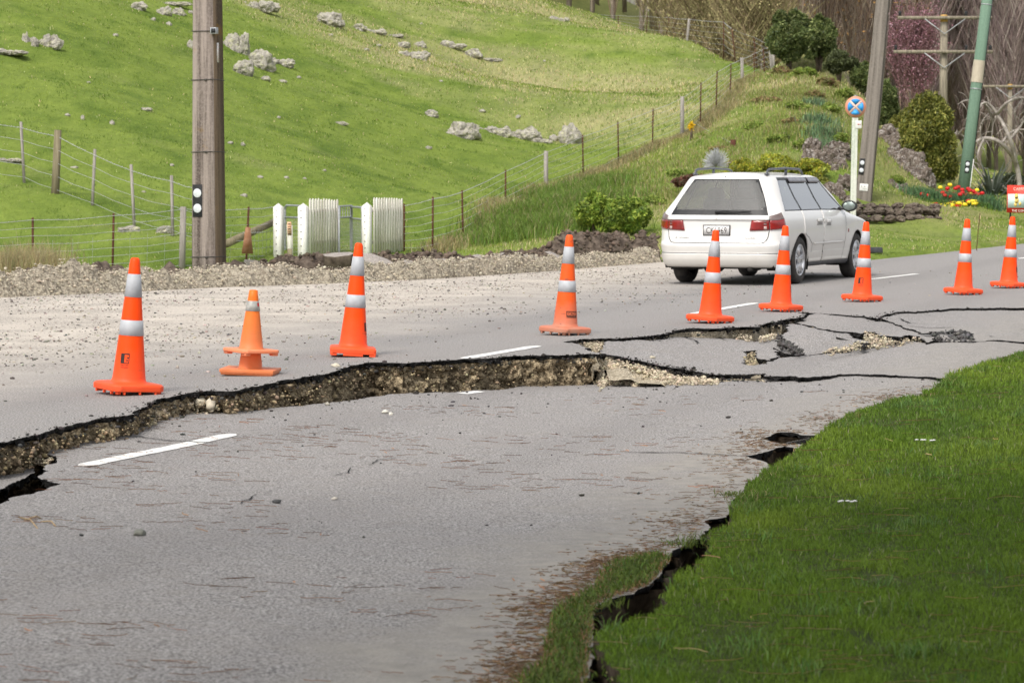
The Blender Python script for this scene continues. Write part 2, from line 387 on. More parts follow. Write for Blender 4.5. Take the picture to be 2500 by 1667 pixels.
tag(link('far_hill', np_mesh('far_hill', np.stack([HX, HY, HZ], -1).reshape(-1, 3), HF), q.m, smooth=True), 'hazy olive hill far behind the bare trees', 'hill', kind='structure')

# ------------------------------------------------------------------ ROAD SLABS
def jag(pts, step=.035, amp=.02, seed=0):
    amp *= 1.5
    """resample a polyline and fray it like torn asphalt"""
    out = []
    for i in range(len(pts) - 1):
        a, b = pts[i], pts[i + 1]; L = (b - a).length; n = max(1, int(L / step))
        for k in range(n):
            p = a.lerp(b, k / n)
            s = 1.0 if (k or i) else 0.0
            p = p + Vector((amp * s * (fbm(p.x, p.y, seed, 3, 5.0) + .6 * 1.1 * fbm(p.x, p.y, seed + 9, 2, 31.0)), 2.2 * amp * s * (fbm(p.x, p.y, seed + 4, 3, 4.0) + .8 * fbm(p.x, p.y, seed + 14, 2, 1.4) + 1.0 * fbm(p.x, p.y, seed + 3, 2, 27.0)), 0))
            out.append(p)
    return out + [pts[-1]]
def nz(tab):
    xs_ = [t[0] for t in tab]; zs_ = [t[1] for t in tab]
    return lambda x, y=0: float(np.interp(x, xs_, zs_))
_nzt = [(-12, -.10), (-3.6, -.11), (-2.6, -.13), (-1.6, -.17), (-.8, -.225), (0, -.25), (.7, -.25), (1.5, -.235), (2.3, -.20), (3.2, -.16), (4.5, -.09), (6.5, -.02), (9, 0)]
def zN(x, y=20): 
    far = 1 - .35 * float(sstep(16, 9, y))
    return float(np.interp(x, [t[0] for t in _nzt], [t[1] for t in _nzt])) * far + .012 * fbm(x, y, 5, 2, .5)
def idw(ctrl):
    def f(x, y):
        s = 0; ws = 0
        for a, b, z in ctrl:
            w_ = 1 / ((x - a) ** 2 + .25 * (y - b) ** 2 + .02) ** 1.6; s += w_ * z; ws += w_
        return s / ws
    return f
def ctrl(lst):
    out = []
    for k, x, y, z in lst:
        h_ = hit(*CP(k, x, y), z); out.append((h_.x, h_.y, z))
    return out
zM1 = idw(ctrl([(3,900,430,-.01),(3,930,545,-.01),(3,1130,440,-.02),(3,1400,430,-.05),(3,1200,600,-.07),(3,1400,650,-.13),(3,1580,670,-.15),(3,1700,372,-.07),(3,2150,450,-.13),(3,1680,700,-.18),(3,1850,720,-.19),(3,2230,740,-.17),
   (4,300,400,-.12),(4,60,600,-.17),(4,520,745,-.165),(4,670,550,-.17),(4,1050,490,-.16),(4,870,720,-.17),(4,1300,730,-.15),(4,1700,755,-.13),(4,1550,455,-.09),(4,1930,460,-.06),(4,2350,480,-.06),(4,2350,540,-.07),(3,3200,2150,-.05)][:24]))
zM2 = idw(ctrl([(4,620,216,0),(4,930,238,-.015),(4,1260,300,-.03),(4,1500,390,-.05),(4,1060,365,-.01),(4,1250,400,-.01),(4,700,350,-.02),(4,450,292,-.05),(4,330,400,-.08),(4,540,560,-.18),(4,870,500,-.15),(4,1000,460,-.13),(4,820,385,-.07),(4,1560,460,-.07)]))
zM3 = idw(ctrl([(4,1170,248,0),(4,1320,210,-.02),(4,1820,180,-.025),(4,2350,178,-.03),(4,1260,290,-.02),(4,1500,380,-.04),(4,1880,370,-.04),(4,1940,450,-.06),(4,2350,440,-.05)]))
def poly_slab(name, pts, zf, mat, inner=.3, thick=.038, bbox=None, extra=None, zoff=0.0):
    co = [Vector((p.x, p.y)) for p in pts]; nb = len(co)
    arr = np.array([(c.x, c.y) for c in co]); x0, y0 = arr.min(0); x1, y1 = arr.max(0)
    if bbox: x0, y0, x1, y1 = bbox
    if inner:
        gx, gy = np.meshgrid(np.arange(x0, x1, inner), np.arange(y0, y1, inner)); gx = gx.ravel() + RNG.uniform(-.3, .3, gx.size) * inner; gy = gy.ravel() + RNG.uniform(-.3, .3, gy.size) * inner
        d = pdist(gx, gy, arr); ok = d < -inner * .45
        co += [Vector((a, b)) for a, b in zip(gx[ok], gy[ok])]
    vs, _, fs, ov, _, _ = delaunay_2d_cdt(co, [], [list(range(nb))], 1, 1e-5)
    verts = [(v.x, v.y, zf(v.x, v.y) + zoff) for v in vs]; faces = []
    for f in fs:
        a, b, c_ = [vs[i] for i in f[:3]]
        faces.append(tuple(f) if (b - a).cross(c_ - a) > 0 else tuple(reversed(f)))
    mi = [0] * len(faces)
    # torn side of the seal
    area = sum(arr[i][0] * arr[(i + 1) % nb][1] - arr[(i + 1) % nb][0] * arr[i][1] for i in range(nb)); sg = 1 if area > 0 else -1
    rings = []
    for r, (dz, inn) in enumerate([(0, 0), (thick * .45, .008), (thick, .02)]):
        ring = []
        for i in range(nb):
            t = arr[(i + 1) % nb] - arr[i - 1]; nrm = np.array([-t[1], t[0]]) * sg; nrm = nrm / (np.linalg.norm(nrm) + 1e-9)
            j = inn * (1 + (2.6 * fbm(arr[i][0], arr[i][1], r * 3.1, 3, 22.0) if r else 0)) - (.012 if r == 1 else 0) * abs(fbm(arr[i][0], arr[i][1], 7, 2, 30))
            x, y = arr[i][0] + nrm[0] * j, arr[i][1] + nrm[1] * j
            ring.append(len(verts)); verts.append((x, y, zf(arr[i][0], arr[i][1]) + zoff - dz * max(.25, .85 + (1.1 * fbm(arr[i][0], arr[i][1], r, 3, 13.0) + .9 * fbm(arr[i][0], arr[i][1], 3, 2, 45.0) if r else 0))))
        rings.append(ring)
    for r in range(2):
        for i in range(nb):
            j = (i + 1) % nb; q4 = (rings[r][i], rings[r + 1][i], rings[r + 1][j], rings[r][j]); faces.append(q4 if sg > 0 else q4[::-1]); mi.append(1)
    me = np_mesh(name, np.array(verts), faces, midx=mi)
    o = link(name, me, [mat, M['asphalt_edge']]); return o

cpz = lambda lst, zf: [hit(*CP(*p), zf) for p in lst]
# far slab: lip of the main fissure (left to right), then the upper crack
lipF_main = cpz([(1,-1500,1230),(1,-600,1060),(1,-200,975),(1,0,940),(1,200,900),(1,340,860),(1,500,815),(1,700,770),(1,880,735),(1,1080,705),(1,1110,668),(1,1200,642),(1,1215,615),(1,1330,580),(1,1480,545),
   (1,1700,515),(1,1880,520),(1,2030,495),(1,2150,465),(2,336,425),(2,520,400),(2,670,375),(2,800,330),(2,930,295),(2,1000,281),(2,1300,290),(2,1500,275),(2,1750,262),(3,0,585),(3,100,570),(3,300,565),(3,600,560),(3,845,550)], 0.0)
lipF_up = cpz([(3,872,553),(3,800,520),(3,760,488),(3,680,460),(3,590,455),(3,660,446),(3,760,430),(3,900,425),(3,1040,425),(3,1170,415),(3,1300,405),(3,1370,390),(3,1430,380),(3,1470,365),(3,1560,352),(3,1660,342),
   (3,1860,340),(3,1960,332),(3,2040,328),(3,2180,325),(3,2230,300),(3,2330,284),(4,320,290),(4,340,275),(4,430,262),(4,540,248),(4,550,221),(4,480,211),(4,600,214),(4,720,222),(4,930,235),(4,1080,250),(4,1170,262),
   (4,1165,245),(4,1240,222),(4,1320,205),(4,1450,205),(4,1580,196),(4,1700,185),(4,1820,175),(4,2000,176),(4,2350,172),(4,3300,165)], 0.0)
lawn_out = [hit(2900, 742, 0.0), Vector((26, 62, 0)), Vector((60, 75, 0))]
jF = jag(lipF_main, .03, .022, 1) + jag(lipF_up, .03, .030, 2)
F_poly = jF + [hit(2900, 742, 0.0) + Vector((.3, .1, 0)), Vector((26, 70, 0)), Vector((36, 78, 0)), Vector((50, 90, 0))] + far_edge[::-1] + [Vector((-34, -4, 0)), Vector((-16, -4, 0))]
roadF = poly_slab('road', F_poly, lambda x, y: 0.0, M['road'], inner=0)
tag(roadF, 'grey chip seal road surface on the far side of the fissure', 'road', kind='structure')

# near slab
lipN = cpz([(1,0,1440),(1,100,1400),(1,200,1360),(1,350,1332),(1,490,1274),(1,350,1242),(1,290,1215),(1,405,1172),(1,330,1160),(1,410,1118),(1,460,1100),(1,455,1052),(1,225,1018),(1,340,990),(1,480,965),(1,600,935),(1,700,910),(1,840,888),(1,960,858),
   (1,1100,832),(1,1180,812),(1,1240,775),(1,1400,720),(1,1520,685),(1,1790,682),(1,2060,685),(1,2200,665),(2,180,662),(2,400,640),(2,600,620),(2,830,600),(2,1000,570),(2,1180,545),(2,1360,535),(2,1700,527),(2,1900,510),(3,0,848),(3,100,840),(3,250,815),
   (3,380,802),(3,620,805),(3,870,795),(3,1200,798),(3,1500,798),(3,1860,782),(3,2080,757),(3,2230,747),(4,215,746),(4,520,752),(4,700,741),(4,870,730),(4,1100,729),(4,1500,749),(4,1710,758)], zN)
edge_r = cpz([(4,1650,800),(4,1500,885),(4,1430,905),(4,1360,912),(4,1340,900),(4,1170,960),(4,910,1040),(4,870,1085),(4,810,1095),(4,820,1110),(4,700,1180),(4,660,1216),(4,540,1215),(4,450,1193),(4,330,1190),(4,270,1215),(4,210,1250),
   (4,300,1272),(4,400,1286),(4,540,1290),(4,500,1325),(4,400,1302),(4,250,1345),(4,80,1385),(4,130,1412),(4,260,1440),(4,250,1490)], zN)
edge_r2 = [hit(*CP(6, x, y), zN) for x, y in [(2080,-10),(1990,60),(1960,150),(1935,206),(1780,226),(1730,240),(1795,290),(1740,322),(1700,390),(1600,420),(1470,500),(1440,570),(1370,690),(1290,770),(1200,792),(1180,840),(1000,862),(840,930),(830,1100),(825,1300),(800,1400),(790,1560),(760,1750)]]
N_poly = jag([Vector((-16, -4, 0)), Vector((-9.5, 9, 0)), hit(*CP(1, -1500, 1900), zN), hit(*CP(1, -500, 1600), zN)] + lipN, .035, .014, 4) + jag(edge_r + edge_r2, .05, .012, 5) + [Vector((-.35, 8.2, 0)), Vector((-1.2, 5, 0)), Vector((-4.5, -4, 0))]
nearN = poly_slab('road_near_lane', N_poly, zN, M['road'], inner=.33)
tag(nearN, 'dropped near lane of the road below the fissure', 'road', kind='structure')

z_s1 = lambda x, y: -.2 + .0 * x
s1 = jag(cpz([(1,-500,1240),(1,-200,1130),(1,0,1092),(1,100,1088),(1,200,1112),(1,260,1135),(1,285,1190),(1,235,1212),(1,120,1265),(1,0,1322),(1,-300,1420),(1,-500,1500)], -.2), .03, .015, 8)
tag(poly_slab('road_fragment', s1 + [s1[0]][:0], z_s1, M['road'], inner=.3), 'sunken piece of road at the left end of the fissure', 'road', kind='structure')

m1 = jag(cpz([(3,935,448),(3,1130,442),(3,1300,433),(3,1420,432),(3,1560,402),(3,1572,378),(3,1720,378),(3,1860,372),(3,1910,400),(3,2100,440),(3,2180,450),(4,190,432),(4,280,402),(4,315,408),(4,330,440),(4,372,478),(4,320,492),(4,310,530),(4,345,575),(4,250,600),(4,165,592),(4,155,515),(4,75,540),
    (4,60,600),(4,45,632),(4,130,650),(4,345,590),(4,540,570),(4,670,556),(4,900,520),(4,1050,492),(4,1280,472),(4,1550,458),(4,1720,452),(4,1930,462),(4,2040,445),(4,2150,450),(4,2350,468),(4,3000,470)], zM1), .03, .026, 11)
m1 += [hit(2900, 746, zM1)] + jag(cpz([(4,2350,530),(4,2150,590),(4,1840,690),(4,1715,742)], zM1), .05, .02, 12)
m1 += jag(cpz([(4,1695,751),(4,1500,737),(4,1200,719),(4,1000,715),(4,870,717),(4,700,732),(4,520,744),(4,490,730),(4,215,731),(4,213,708),(3,2050,722),(3,1900,720),(3,1800,718),(3,1680,695),(3,1580,670),(3,1520,665),(3,1400,650),(3,1300,625),(3,1160,600),(3,1060,570),(3,930,545),(3,892,555),(3,895,515),(3,930,478),(3,935,448)], zM1), .03, .024, 13)
tag(poly_slab('road_slab', m1, zM1, M['road'], inner=.3), 'tilted slab of road between the two long cracks', 'road', kind='structure')
m2 = jag(cpz([(4,640,218),(4,720,228),(4,930,243),(4,1080,260),(4,1180,284),(4,1262,298),(4,1330,322),(4,1450,365),(4,1500,390),(4,1560,380),(4,1600,400),(4,1620,440),(4,1560,455),(4,1500,412),(4,1400,396),(4,1300,408),(4,1150,373),(4,1060,363),(4,1010,384),(4,910,368),(4,820,366),(4,700,345),(4,560,312),(4,450,290),(4,560,262),(4,640,218)], zM2), .03, .026, 15)
tag(poly_slab('road_slab', m2, zM2, M['road'], inner=.3), 'wedge of road lifted between cracks in front of the fourth cone', 'road', kind='structure')
m2b = jag(cpz([(4,425,300),(4,560,322),(4,700,356),(4,820,378),(4,905,382),(4,1050,478),(4,1000,456),(4,920,492),(4,870,502),(4,800,512),(4,680,548),(4,560,560),(4,500,520),(4,455,490),(4,400,440),(4,350,405),(4,400,370),(4,425,300)], zM2), .03, .026, 17)
tag(poly_slab('road_slab', m2b, zM2, M['road'], inner=.3), 'sunken tongue of road beside the crumbled asphalt', 'road', kind='structure')
m3 = jag(cpz([(4,1185,255),(4,1250,242),(4,1330,216),(4,1450,214),(4,1700,197),(4,1820,184),(4,2000,184),(4,2350,182),(4,3200,178),(4,3200,440),(4,2350,452),(4,2150,436),(4,2060,436),(4,1990,448),(4,1880,440),(4,1900,400),(4,1870,365),(4,1700,372),(4,1600,368),(4,1520,385),(4,1450,358),(4,1330,315),(4,1265,290),(4,1185,255)], zM3), .035, .024, 19)
tag(poly_slab('road_slab', m3, zM3, M['road'], inner=.35), 'wide cracked slab of road under the two rightmost cones', 'road', kind='structure')

# earth walls below the lips
def wall(name, line, z0, depth, amp, mat, rows=26, step=.016, lean=0.0, seed=0, ztop=None):
    pts = []
    for i in range(len(line) - 1):
        a, b = line[i], line[i + 1]; n = max(1, int((b - a).length / step))
        pts += [a.lerp(b, k / n) for k in range(n)]
    pts.append(line[-1]); vs = []; n = len(pts)
    for i, p in enumerate(pts):
        t = (pts[min(i + 6, n - 1)] - pts[max(i - 6, 0)]); nr = Vector((t.y, -t.x, 0)).normalized()
        if nr.y > 0 and abs(nr.y) > .2: nr = -nr
        zt = (ztop(p.x, p.y) if ztop else 0) + z0
        for r in range(rows):
            f = r / (rows - 1); z = zt - depth * f
            d = -.035 + lean * f + amp * (fbm(p.x * 1.0, z * 1.4, seed + p.y, 4, 5.0) * .9 + .9 * (.45 - noise.voronoi(Vector((p.x * 13, p.y * 13, z * 15 + seed)))[0][0]) + .25 * fbm(p.x, z, seed, 2, 40))
            vs.append((p.x + nr.x * d, p.y + nr.y * d, z))
    ia = np.arange(n * rows).reshape(n, rows); fc = np.stack([ia[:-1, :-1], ia[:-1, 1:], ia[1:, 1:], ia[1:, :-1]], -1).reshape(-1, 4)
    return link(name, np_mesh(name, np.array(vs), fc), mat, smooth=False)
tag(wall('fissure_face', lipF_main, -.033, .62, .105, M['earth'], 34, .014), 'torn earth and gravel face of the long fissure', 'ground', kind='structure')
tag(wall('crack_face', lipF_up, -.033, .3, .04, M['rubble'], 14, .02, seed=3), 'gravel face below the upper crack', 'ground', kind='structure')
_m1lip = cpz([(3,892,556),(3,930,545),(3,1060,570),(3,1160,600),(3,1300,625),(3,1400,650),(3,1520,665),(3,1580,670),(3,1680,695),(3,1800,720),(3,2050,722),(3,2230,735)], zM1)
tag(wall('slab_face', [Vector((p.x, p.y, 0)) for p in _m1lip], -.033, .3, .05, M['rubble'], 16, .018, lean=.1, seed=5, ztop=zM1), 'gravel face below the tilted slab', 'ground', kind='structure')
_er = [p for p in (edge_r + edge_r2)]
_sh = []; _sp = jag(edge_r + edge_r2, .06, .0, 3)
for i, p in enumerate(_sp):
    for r in range(9): o_ = -.25 + .11 * r; x, y = p.x + o_ * .85, p.y - o_ * .9; _sh.append((x, y, zN(p.x, p.y) - (.17 if p.y > 16.2 else .30) + .07 * fbm(x, y, 1, 4, 5)))
ia = np.arange(len(_sh)).reshape(-1, 9); tag(link('trench_floor', np_mesh('trench_floor', np.array(_sh), np.stack([ia[:-1, :-1], ia[1:, :-1], ia[1:, 1:], ia[:-1, 1:]], -1).reshape(-1, 4)), M['soil']), 'crumbled soil in the bottom of the trench beside the lawn', 'ground', kind='structure')
tag(wall('lawn_trench_face', [Vector((p.x, p.y, 0)) for p in _er], -.033, .5, .05, M['dark_soil'], 12, .03, lean=.0, seed=9, ztop=zN), 'dark soil face in the trench along the lawn', 'ground', kind='structure')

# gravel bed seen in the bottom of the cracks
def zS(x, y): return min(0.0, zM1(x, y))
bx = np.arange(.3, 12, .06); by = np.arange(20.5, 36, .07); BX, BY = np.meshgrid(bx, by)
s_ = np.vectorize(lambda a, b: zM1(a, b))(BX[::4, ::4], BY[::4, ::4])
SZ = np.repeat(np.repeat(s_, 4, 0), 4, 1)[:BX.shape[0], :BX.shape[1]]
BZ = SZ - .125 + .035 * vnoise(BX, BY, 1.3, 3, 21) + .022 * vnoise(BX, BY, 9, 2, 22)
ia = np.arange(BX.size).reshape(BX.shape); BF = np.stack([ia[:-1, :-1], ia[:-1, 1:], ia[1:, 1:], ia[1:, :-1]], -1).reshape(-1, 4)
# keep the bed behind the near lip only
cenx = BX.ravel()[BF].mean(1); ceny = BY.ravel()[BF].mean(1)
nl = np.array([(p.x, p.y) for p in lipN[36:]]); ln_y = np.interp(cenx, nl[:, 0], nl[:, 1])
keep = (ceny > ln_y - .35) & ((cenx > .75) | (ceny > 24.6 + 0 * cenx)) & (ceny > 20.5)
tag(link('road_bed', np_mesh('road_bed', np.stack([BX, BY, BZ], -1).reshape(-1, 3), BF[keep]), M['rubble']), 'pale gravel bed under the broken slabs', 'ground', kind='structure')
m_ = MB(); m_.add([(-30, -6, -.9), (30, -6, -.9), (30, 60, -.9), (-30, 60, -.9)], [(0, 1, 2, 3)])
tag(m_.build('subsoil', M['dark_soil']), 'dark subsoil at the bottom of the fissure', 'ground', kind='structure')

# painted dashes: 4 mm over whichever slab carries them
def dash(a, b, wd, zf, nm='centre_line'):
    d = (b - a).normalized(); nr = Vector((d.y, -d.x, 0)); n = 24; vs = []; fs = []
    for i in range(n + 1):
        p = a.lerp(b, i / n); e = min(1, (i + .4) / 1.4, (n - i + .4) / 1.4)
        for s_ in (-1, 1):
            v = p + nr * (s_ * wd / 2 * e * (1 + .18 * fbm(p.x, p.y, s_ * 3, 3, 9))); vs.append((v.x, v.y, zf(v.x, v.y) + .004))
    fs = [(2 * i, 2 * i + 1, 2 * i + 3, 2 * i + 2) for i in range(n)]
    return link(nm, np_mesh(nm, np.array(vs), fs), M['line_paint'])
z0f = lambda x, y: 0.0
for a, b, wd, zf in [((197,1139),(571,1060),.11,zN),((1132,876),(1313,845),.12,z0f),((1690,767),(1845,740),.12,z0f),((2128,682),(2239,669),.12,z0f),((2487,632),(2640,612),.12,z0f),((1128,962),(1172,956),.10,zN)]:
    tag(dash(hit(*a, zf), hit(*b, zf), wd, zf), 'white centre line dash on the road', 'road marking', kind='structure')
# hairline cracks
def hair(lst, wd, zf):
    pts = [hit(*CP(*p), zf) for p in lst]; pts = jag(pts, .05, .012, len(lst)); n = len(pts); vs = []
    for i, p in enumerate(pts):
        t = pts[min(i + 1, n - 1)] - pts[max(i - 1, 0)]; nr = Vector((t.y, -t.x, 0)).normalized(); w_ = wd * (.35 + .9 * abs(fbm(p.x, p.y, 1, 2, 6))) * min(1, i / 4 + .2, (n - 1 - i) / 4 + .2)
        for s_ in (-1, 1): v = p + nr * s_ * w_; vs.append((v.x, v.y, zf(v.x, v.y) + .006))
    return link('hairline_crack', np_mesh('hairline_crack', np.array(vs), [(2 * i, 2 * i + 1, 2 * i + 3, 2 * i + 2) for i in range(n - 1)]), M['asphalt_edge'])
for l_, wd, zf in [([(1,935,870),(1,1180,905),(1,1400,932),(1,1560,938),(1,1840,948)],.02,zN),([(1,2110,1365),(1,2040,1415),(1,1970,1450)],.009,zN),([(2,700,1220),(2,830,1185),(2,860,1150)],.007,zN),([(2,980,1130),(2,1090,1090),(2,1280,1055)],.007,zN),
    ([(3,1000,1358),(3,1500,1362),(3,1850,1375),(3,2110,1392)],.018,zN),([(3,1760,385),(3,1850,415),(3,1940,448)],.02,zM1),([(4,1340,320),(4,1580,340),(4,1800,335)],.02,zM3),([(4,2060,405),(4,2110,415)],.02,zM3),([(4,2320,352),(4,2400,358)],.05,zM3),([(4,430,405),(4,480,410)],.02,zM2),
    ([(3,2230,740),(4,215,738),(4,500,738)],.03,zN),([(4,1500,385),(4,1600,402),(4,1700,377),(4,1870,366)],.06,zM3),([(4,1560,458),(4,1640,441),(4,1750,452),(4,1940,462)],.07,zM1),([(4,1600,420),(4,1650,452),(4,1720,440)],.04,zM1),([(4,1860,366),(4,1895,410),(4,1930,440)],.05,zM3),([(4,700,430),(4,790,460),(4,870,452)],.02,zM2),([(3,1560,402),(3,1640,430),(3,1700,470)],.02,zM1),([(4,330,440),(4,400,470),(4,450,530)],.06,zM1),([(4,1330,262),(4,1420,300),(4,1560,310)],.018,zM3)]:
    tag(hair(l_, wd, zf), 'hairline crack in the road', 'road', kind='structure')
# ---- lawn on the right
def zL(x, y): return zN(x, y) + .035
lawn_l = [hit(*CP(6, x, y), zL) for x, y in [(1130,1800),(1100,1600),(1040,1470),(960,1370),(865,1270),(885,1150),(955,1120),(1080,1080),(1310,1040),(1425,880),(1465,760),(1530,685),(1640,665),(1740,560),(1795,445),(1815,330),(1930,300),(1967,225),(1990,110),(2040,40)]]
lawn_l += [hit(*CP(4, x, y), zL) for x, y in [(120,1590),(245,1492),(380,1442),(470,1345),(560,1292),(655,1222),(705,1182),(812,1112),(912,1042),(1172,962),(1362,905),(1500,890),(1650,800),(1722,742),(1842,690),(2150,592),(2350,532)]] + [hit(2900, 744, 0.0)]
lawn_pts = [Vector((1.2, -3, 0)), Vector((.1, 6.5, 0))] + jag(lawn_l, .07, .02, 31) + [Vector((26, 61, 0)), Vector((60, 74, 0)), Vector((60, -3, 0))]
M['lawn_soil'] = mottled('lawn_thatch', (.03, .045, .010), (.06, .07, .022), 6, .95, .6, .1, world=True)
lw = poly_slab('lawn', lawn_pts, zL, M['lawn_soil'], inner=.9, thick=.12)
lw.data.materials[1] = M['dark_soil']
tag(lw, 'mown green lawn beside the broken road', 'lawn', kind='structure')
LAWN = np.array([(p.x, p.y) for p in lawn_pts])
# ------------------------------------------------------------------ scatter builders
def inpoly(X, Y, poly): return pdist(X, Y, poly) < 0
def blades(name, X, Y, Z, h, wd, col, lean=.5, droop=.35, mat='grass_v', az=None):
    n = len(X); a = RNG.uniform(0, 2 * np.pi, n) if az is None else az; la = RNG.uniform(0, 2 * np.pi, n); L = RNG.uniform(.1, 1, n) * lean
    dx, dy = np.cos(la) * L * h, np.sin(la) * L * h; wx, wy = np.cos(a) * wd / 2, np.sin(a) * wd / 2
    v = np.zeros((n, 5, 3), np.float32)
    base = np.stack([X, Y, Z], -1); mid = base + np.stack([dx * .35, dy * .35, h * .6], -1); tip = base + np.stack([dx, dy, h * (1 - droop * L)], -1)
    W = np.stack([wx, wy, np.zeros(n)], -1)
    v[:, 0] = base - W; v[:, 1] = base + W; v[:, 2] = mid + W * .8; v[:, 3] = mid - W * .8; v[:, 4] = tip
    i = np.arange(n)[:, None] * 5; tri = np.concatenate([i + [0, 1, 2], i + [0, 2, 3], i + [3, 2, 4]], 1).reshape(-1, 3)
    c = np.repeat(np.asarray(col, np.float32), 5, 0)
    return link(name, np_mesh(name, v.reshape(-1, 3), tri, cols=c), M[mat])
def leafcloud(pts, size, col, aspect=1.6, upb=.3):
    n = len(pts); r = RNG.normal(size=(n, 3)); r[:, 2] += upb; r /= np.linalg.norm(r, axis=1)[:, None]
    t = np.cross(r, RNG.normal(size=(n, 3))); t /= np.linalg.norm(t, axis=1)[:, None]; b = np.cross(r, t); s = np.asarray(size).reshape(-1, 1) * RNG.uniform(.6, 1.3, (n, 1))
    v = np.zeros((n, 4, 3)); v[:, 0] = pts - t * s * aspect * .5; v[:, 1] = pts + b * s * .4; v[:, 2] = pts + t * s * aspect * .5; v[:, 3] = pts - b * s * .4
    return v.reshape(-1, 3), (np.arange(n)[:, None] * 4 + np.arange(4)), np.repeat(col, 4, 0)
def cvar(n, base, var=.25, hue=.12):
    b = np.asarray(base, float); k = RNG.uniform(1 - var, 1 + var, (n, 1)); h_ = 1 + RNG.uniform(-hue, hue, (n, 3)); return np.clip(b * k * h_, 0, 1)
_ico = None
def stones(name, X, Y, Z, S, col, mat='stone_v', flat=.6, sub=1):
    bm = bmesh.new(); bmesh.ops.create_icosphere(bm, subdivisions=sub, radius=1); bv = np.array([v.co[:] for v in bm.verts]); bf = np.array([[v.index for v in f.verts] for f in bm.faces]); bm.free()
    n = len(X); k = len(bv); jit = RNG.uniform(.62, 1.25, (n, k, 1)); a = RNG.uniform(0, 6.28, n); sc3 = RNG.uniform(.6, 1.3, (n, 1, 3)); sc3[..., 2] *= flat
    v = bv[None] * jit * sc3; ca, sa = np.cos(a)[:, None], np.sin(a)[:, None]
    x = v[..., 0] * ca - v[..., 1] * sa; y = v[..., 0] * sa + v[..., 1] * ca; S = np.asarray(S).reshape(-1, 1)
    v = np.stack([x * S + X[:, None], y * S + Y[:, None], v[..., 2] * S + Z[:, None]], -1)
    f = (bf[None] + (np.arange(n) * k)[:, None, None]).reshape(-1, 3)
    return link(name, np_mesh(name, v.reshape(-1, 3), f, cols=np.repeat(col, k, 0)), M[mat])
zNv = np.vectorize(zN)

# ------------------------------------------------------------------ NEAR LAWN
def sample_view(n, y0, y1, pow_=1.0, marg=.012):
    """random ground positions inside the camera's cone (denser when nearer)"""
    u = RNG.random(n) ** pow_; Y = y0 + (y1 - y0) * u; half = (1250 / F_PX + marg) * Y; X = RNG.uniform(-1, 1, n) * half; return X, Y
X, Y = sample_view(760000, 8.3, 34, 1.35); ok = inpoly(X, Y, LAWN) & (X > -.5); X, Y = X[ok], Y[ok]
Yb = RNG.uniform(7, 30, 150000); Xb = Yb * .183 + RNG.random(150000) * 4.5; ok = inpoly(Xb, Yb, LAWN); X = np.concatenate([X, Xb[ok]]); Y = np.concatenate([Y, Yb[ok]])
ed = -pdist(X, Y, LAWN[2:-3], closed=False)
Z = zNv(X, Y) + .03
n1 = vnoise(X, Y * .35, 1.5, 4, 41); n2 = vnoise(X, Y * .5, 5, 3, 42); n3 = vnoise(X, Y * .3, .7, 3, 43)
bald = [(-pow(1, 1))] and [(7.6, 12.1)]
bare = np.zeros(len(X))
for px, py, r in [(1995,1320,.055),(2000,1335,.05),(1985,1410,.06),(1975,1460,.07),(1995,1475,.05),(2110,1225,.04),(1912,1240,.04),(2060,1330,.03)]:
    h_ = hit(px * K, py * K, zL); bare = np.maximum(bare, 1 - np.hypot((X - h_.x), (Y - h_.y) * .35) / r)
keep = (RNG.random(len(X)) > np.clip(bare * 1.6, 0, .8)); X, Y, Z, n1, n2, n3 = [a[keep] for a in (X, Y, Z, n1, n2, n3)]
h = (.030 + .016 * n1 + .018 * n2).clip(.016) * RNG.uniform(.7, 1.5, len(X)); near = np.clip((Y - 8) / 22, 0, 1)
wd = .0026 + .0040 * near; h = h * (.92 + .2 * near)
g1, g2, g3 = np.array([.128, .212, .018]), np.array([.20, .28, .03]), np.array([.095, .168, .020])
t = np.clip(.6 + n3 * 1.2 + n2 * .6, 0, 1)[:, None]; col = g3 + (g1 - g3) * t; t = np.clip(n1 * 1.4 + .25, 0, 1)[:, None]; col = col + (g2 - col) * t * .8
col = col * RNG.uniform(.65, 1.35, (len(X), 1)); st = RNG.random(len(X)) < .010; col[st] = np.array([.36, .34, .2]) * RNG.uniform(.6, 1.1, (st.sum(), 1)); h[st] *= 1.25
tag(blades('lawn_grass', X, Y, Z, h, wd, col, lean=.95), 'short green lawn grass beside the broken road', 'grass', kind='stuff')
X = []; Y = []
for _ in range(150):
    cy_ = random.uniform(9, 30); cx_ = random.uniform(-.02, .18) * cy_; r_ = random.uniform(.03, .11); k_ = int(random.uniform(25, 90)); X += [cx_ + random.gauss(0, r_) for _ in range(k_)]; Y += [cy_ + random.gauss(0, r_) for _ in range(k_)]
X = np.array(X); Y = np.array(Y); ok = inpoly(X, Y, LAWN); X, Y = X[ok], Y[ok]
tag(blades('lawn_tufts', X, Y, zNv(X, Y) + .03, RNG.uniform(.04, .095, len(X)), .0045, cvar(len(X), (.12, .20, .045), .4, .2), lean=1.5), 'longer tufts standing out of the lawn', 'grass', kind='stuff')
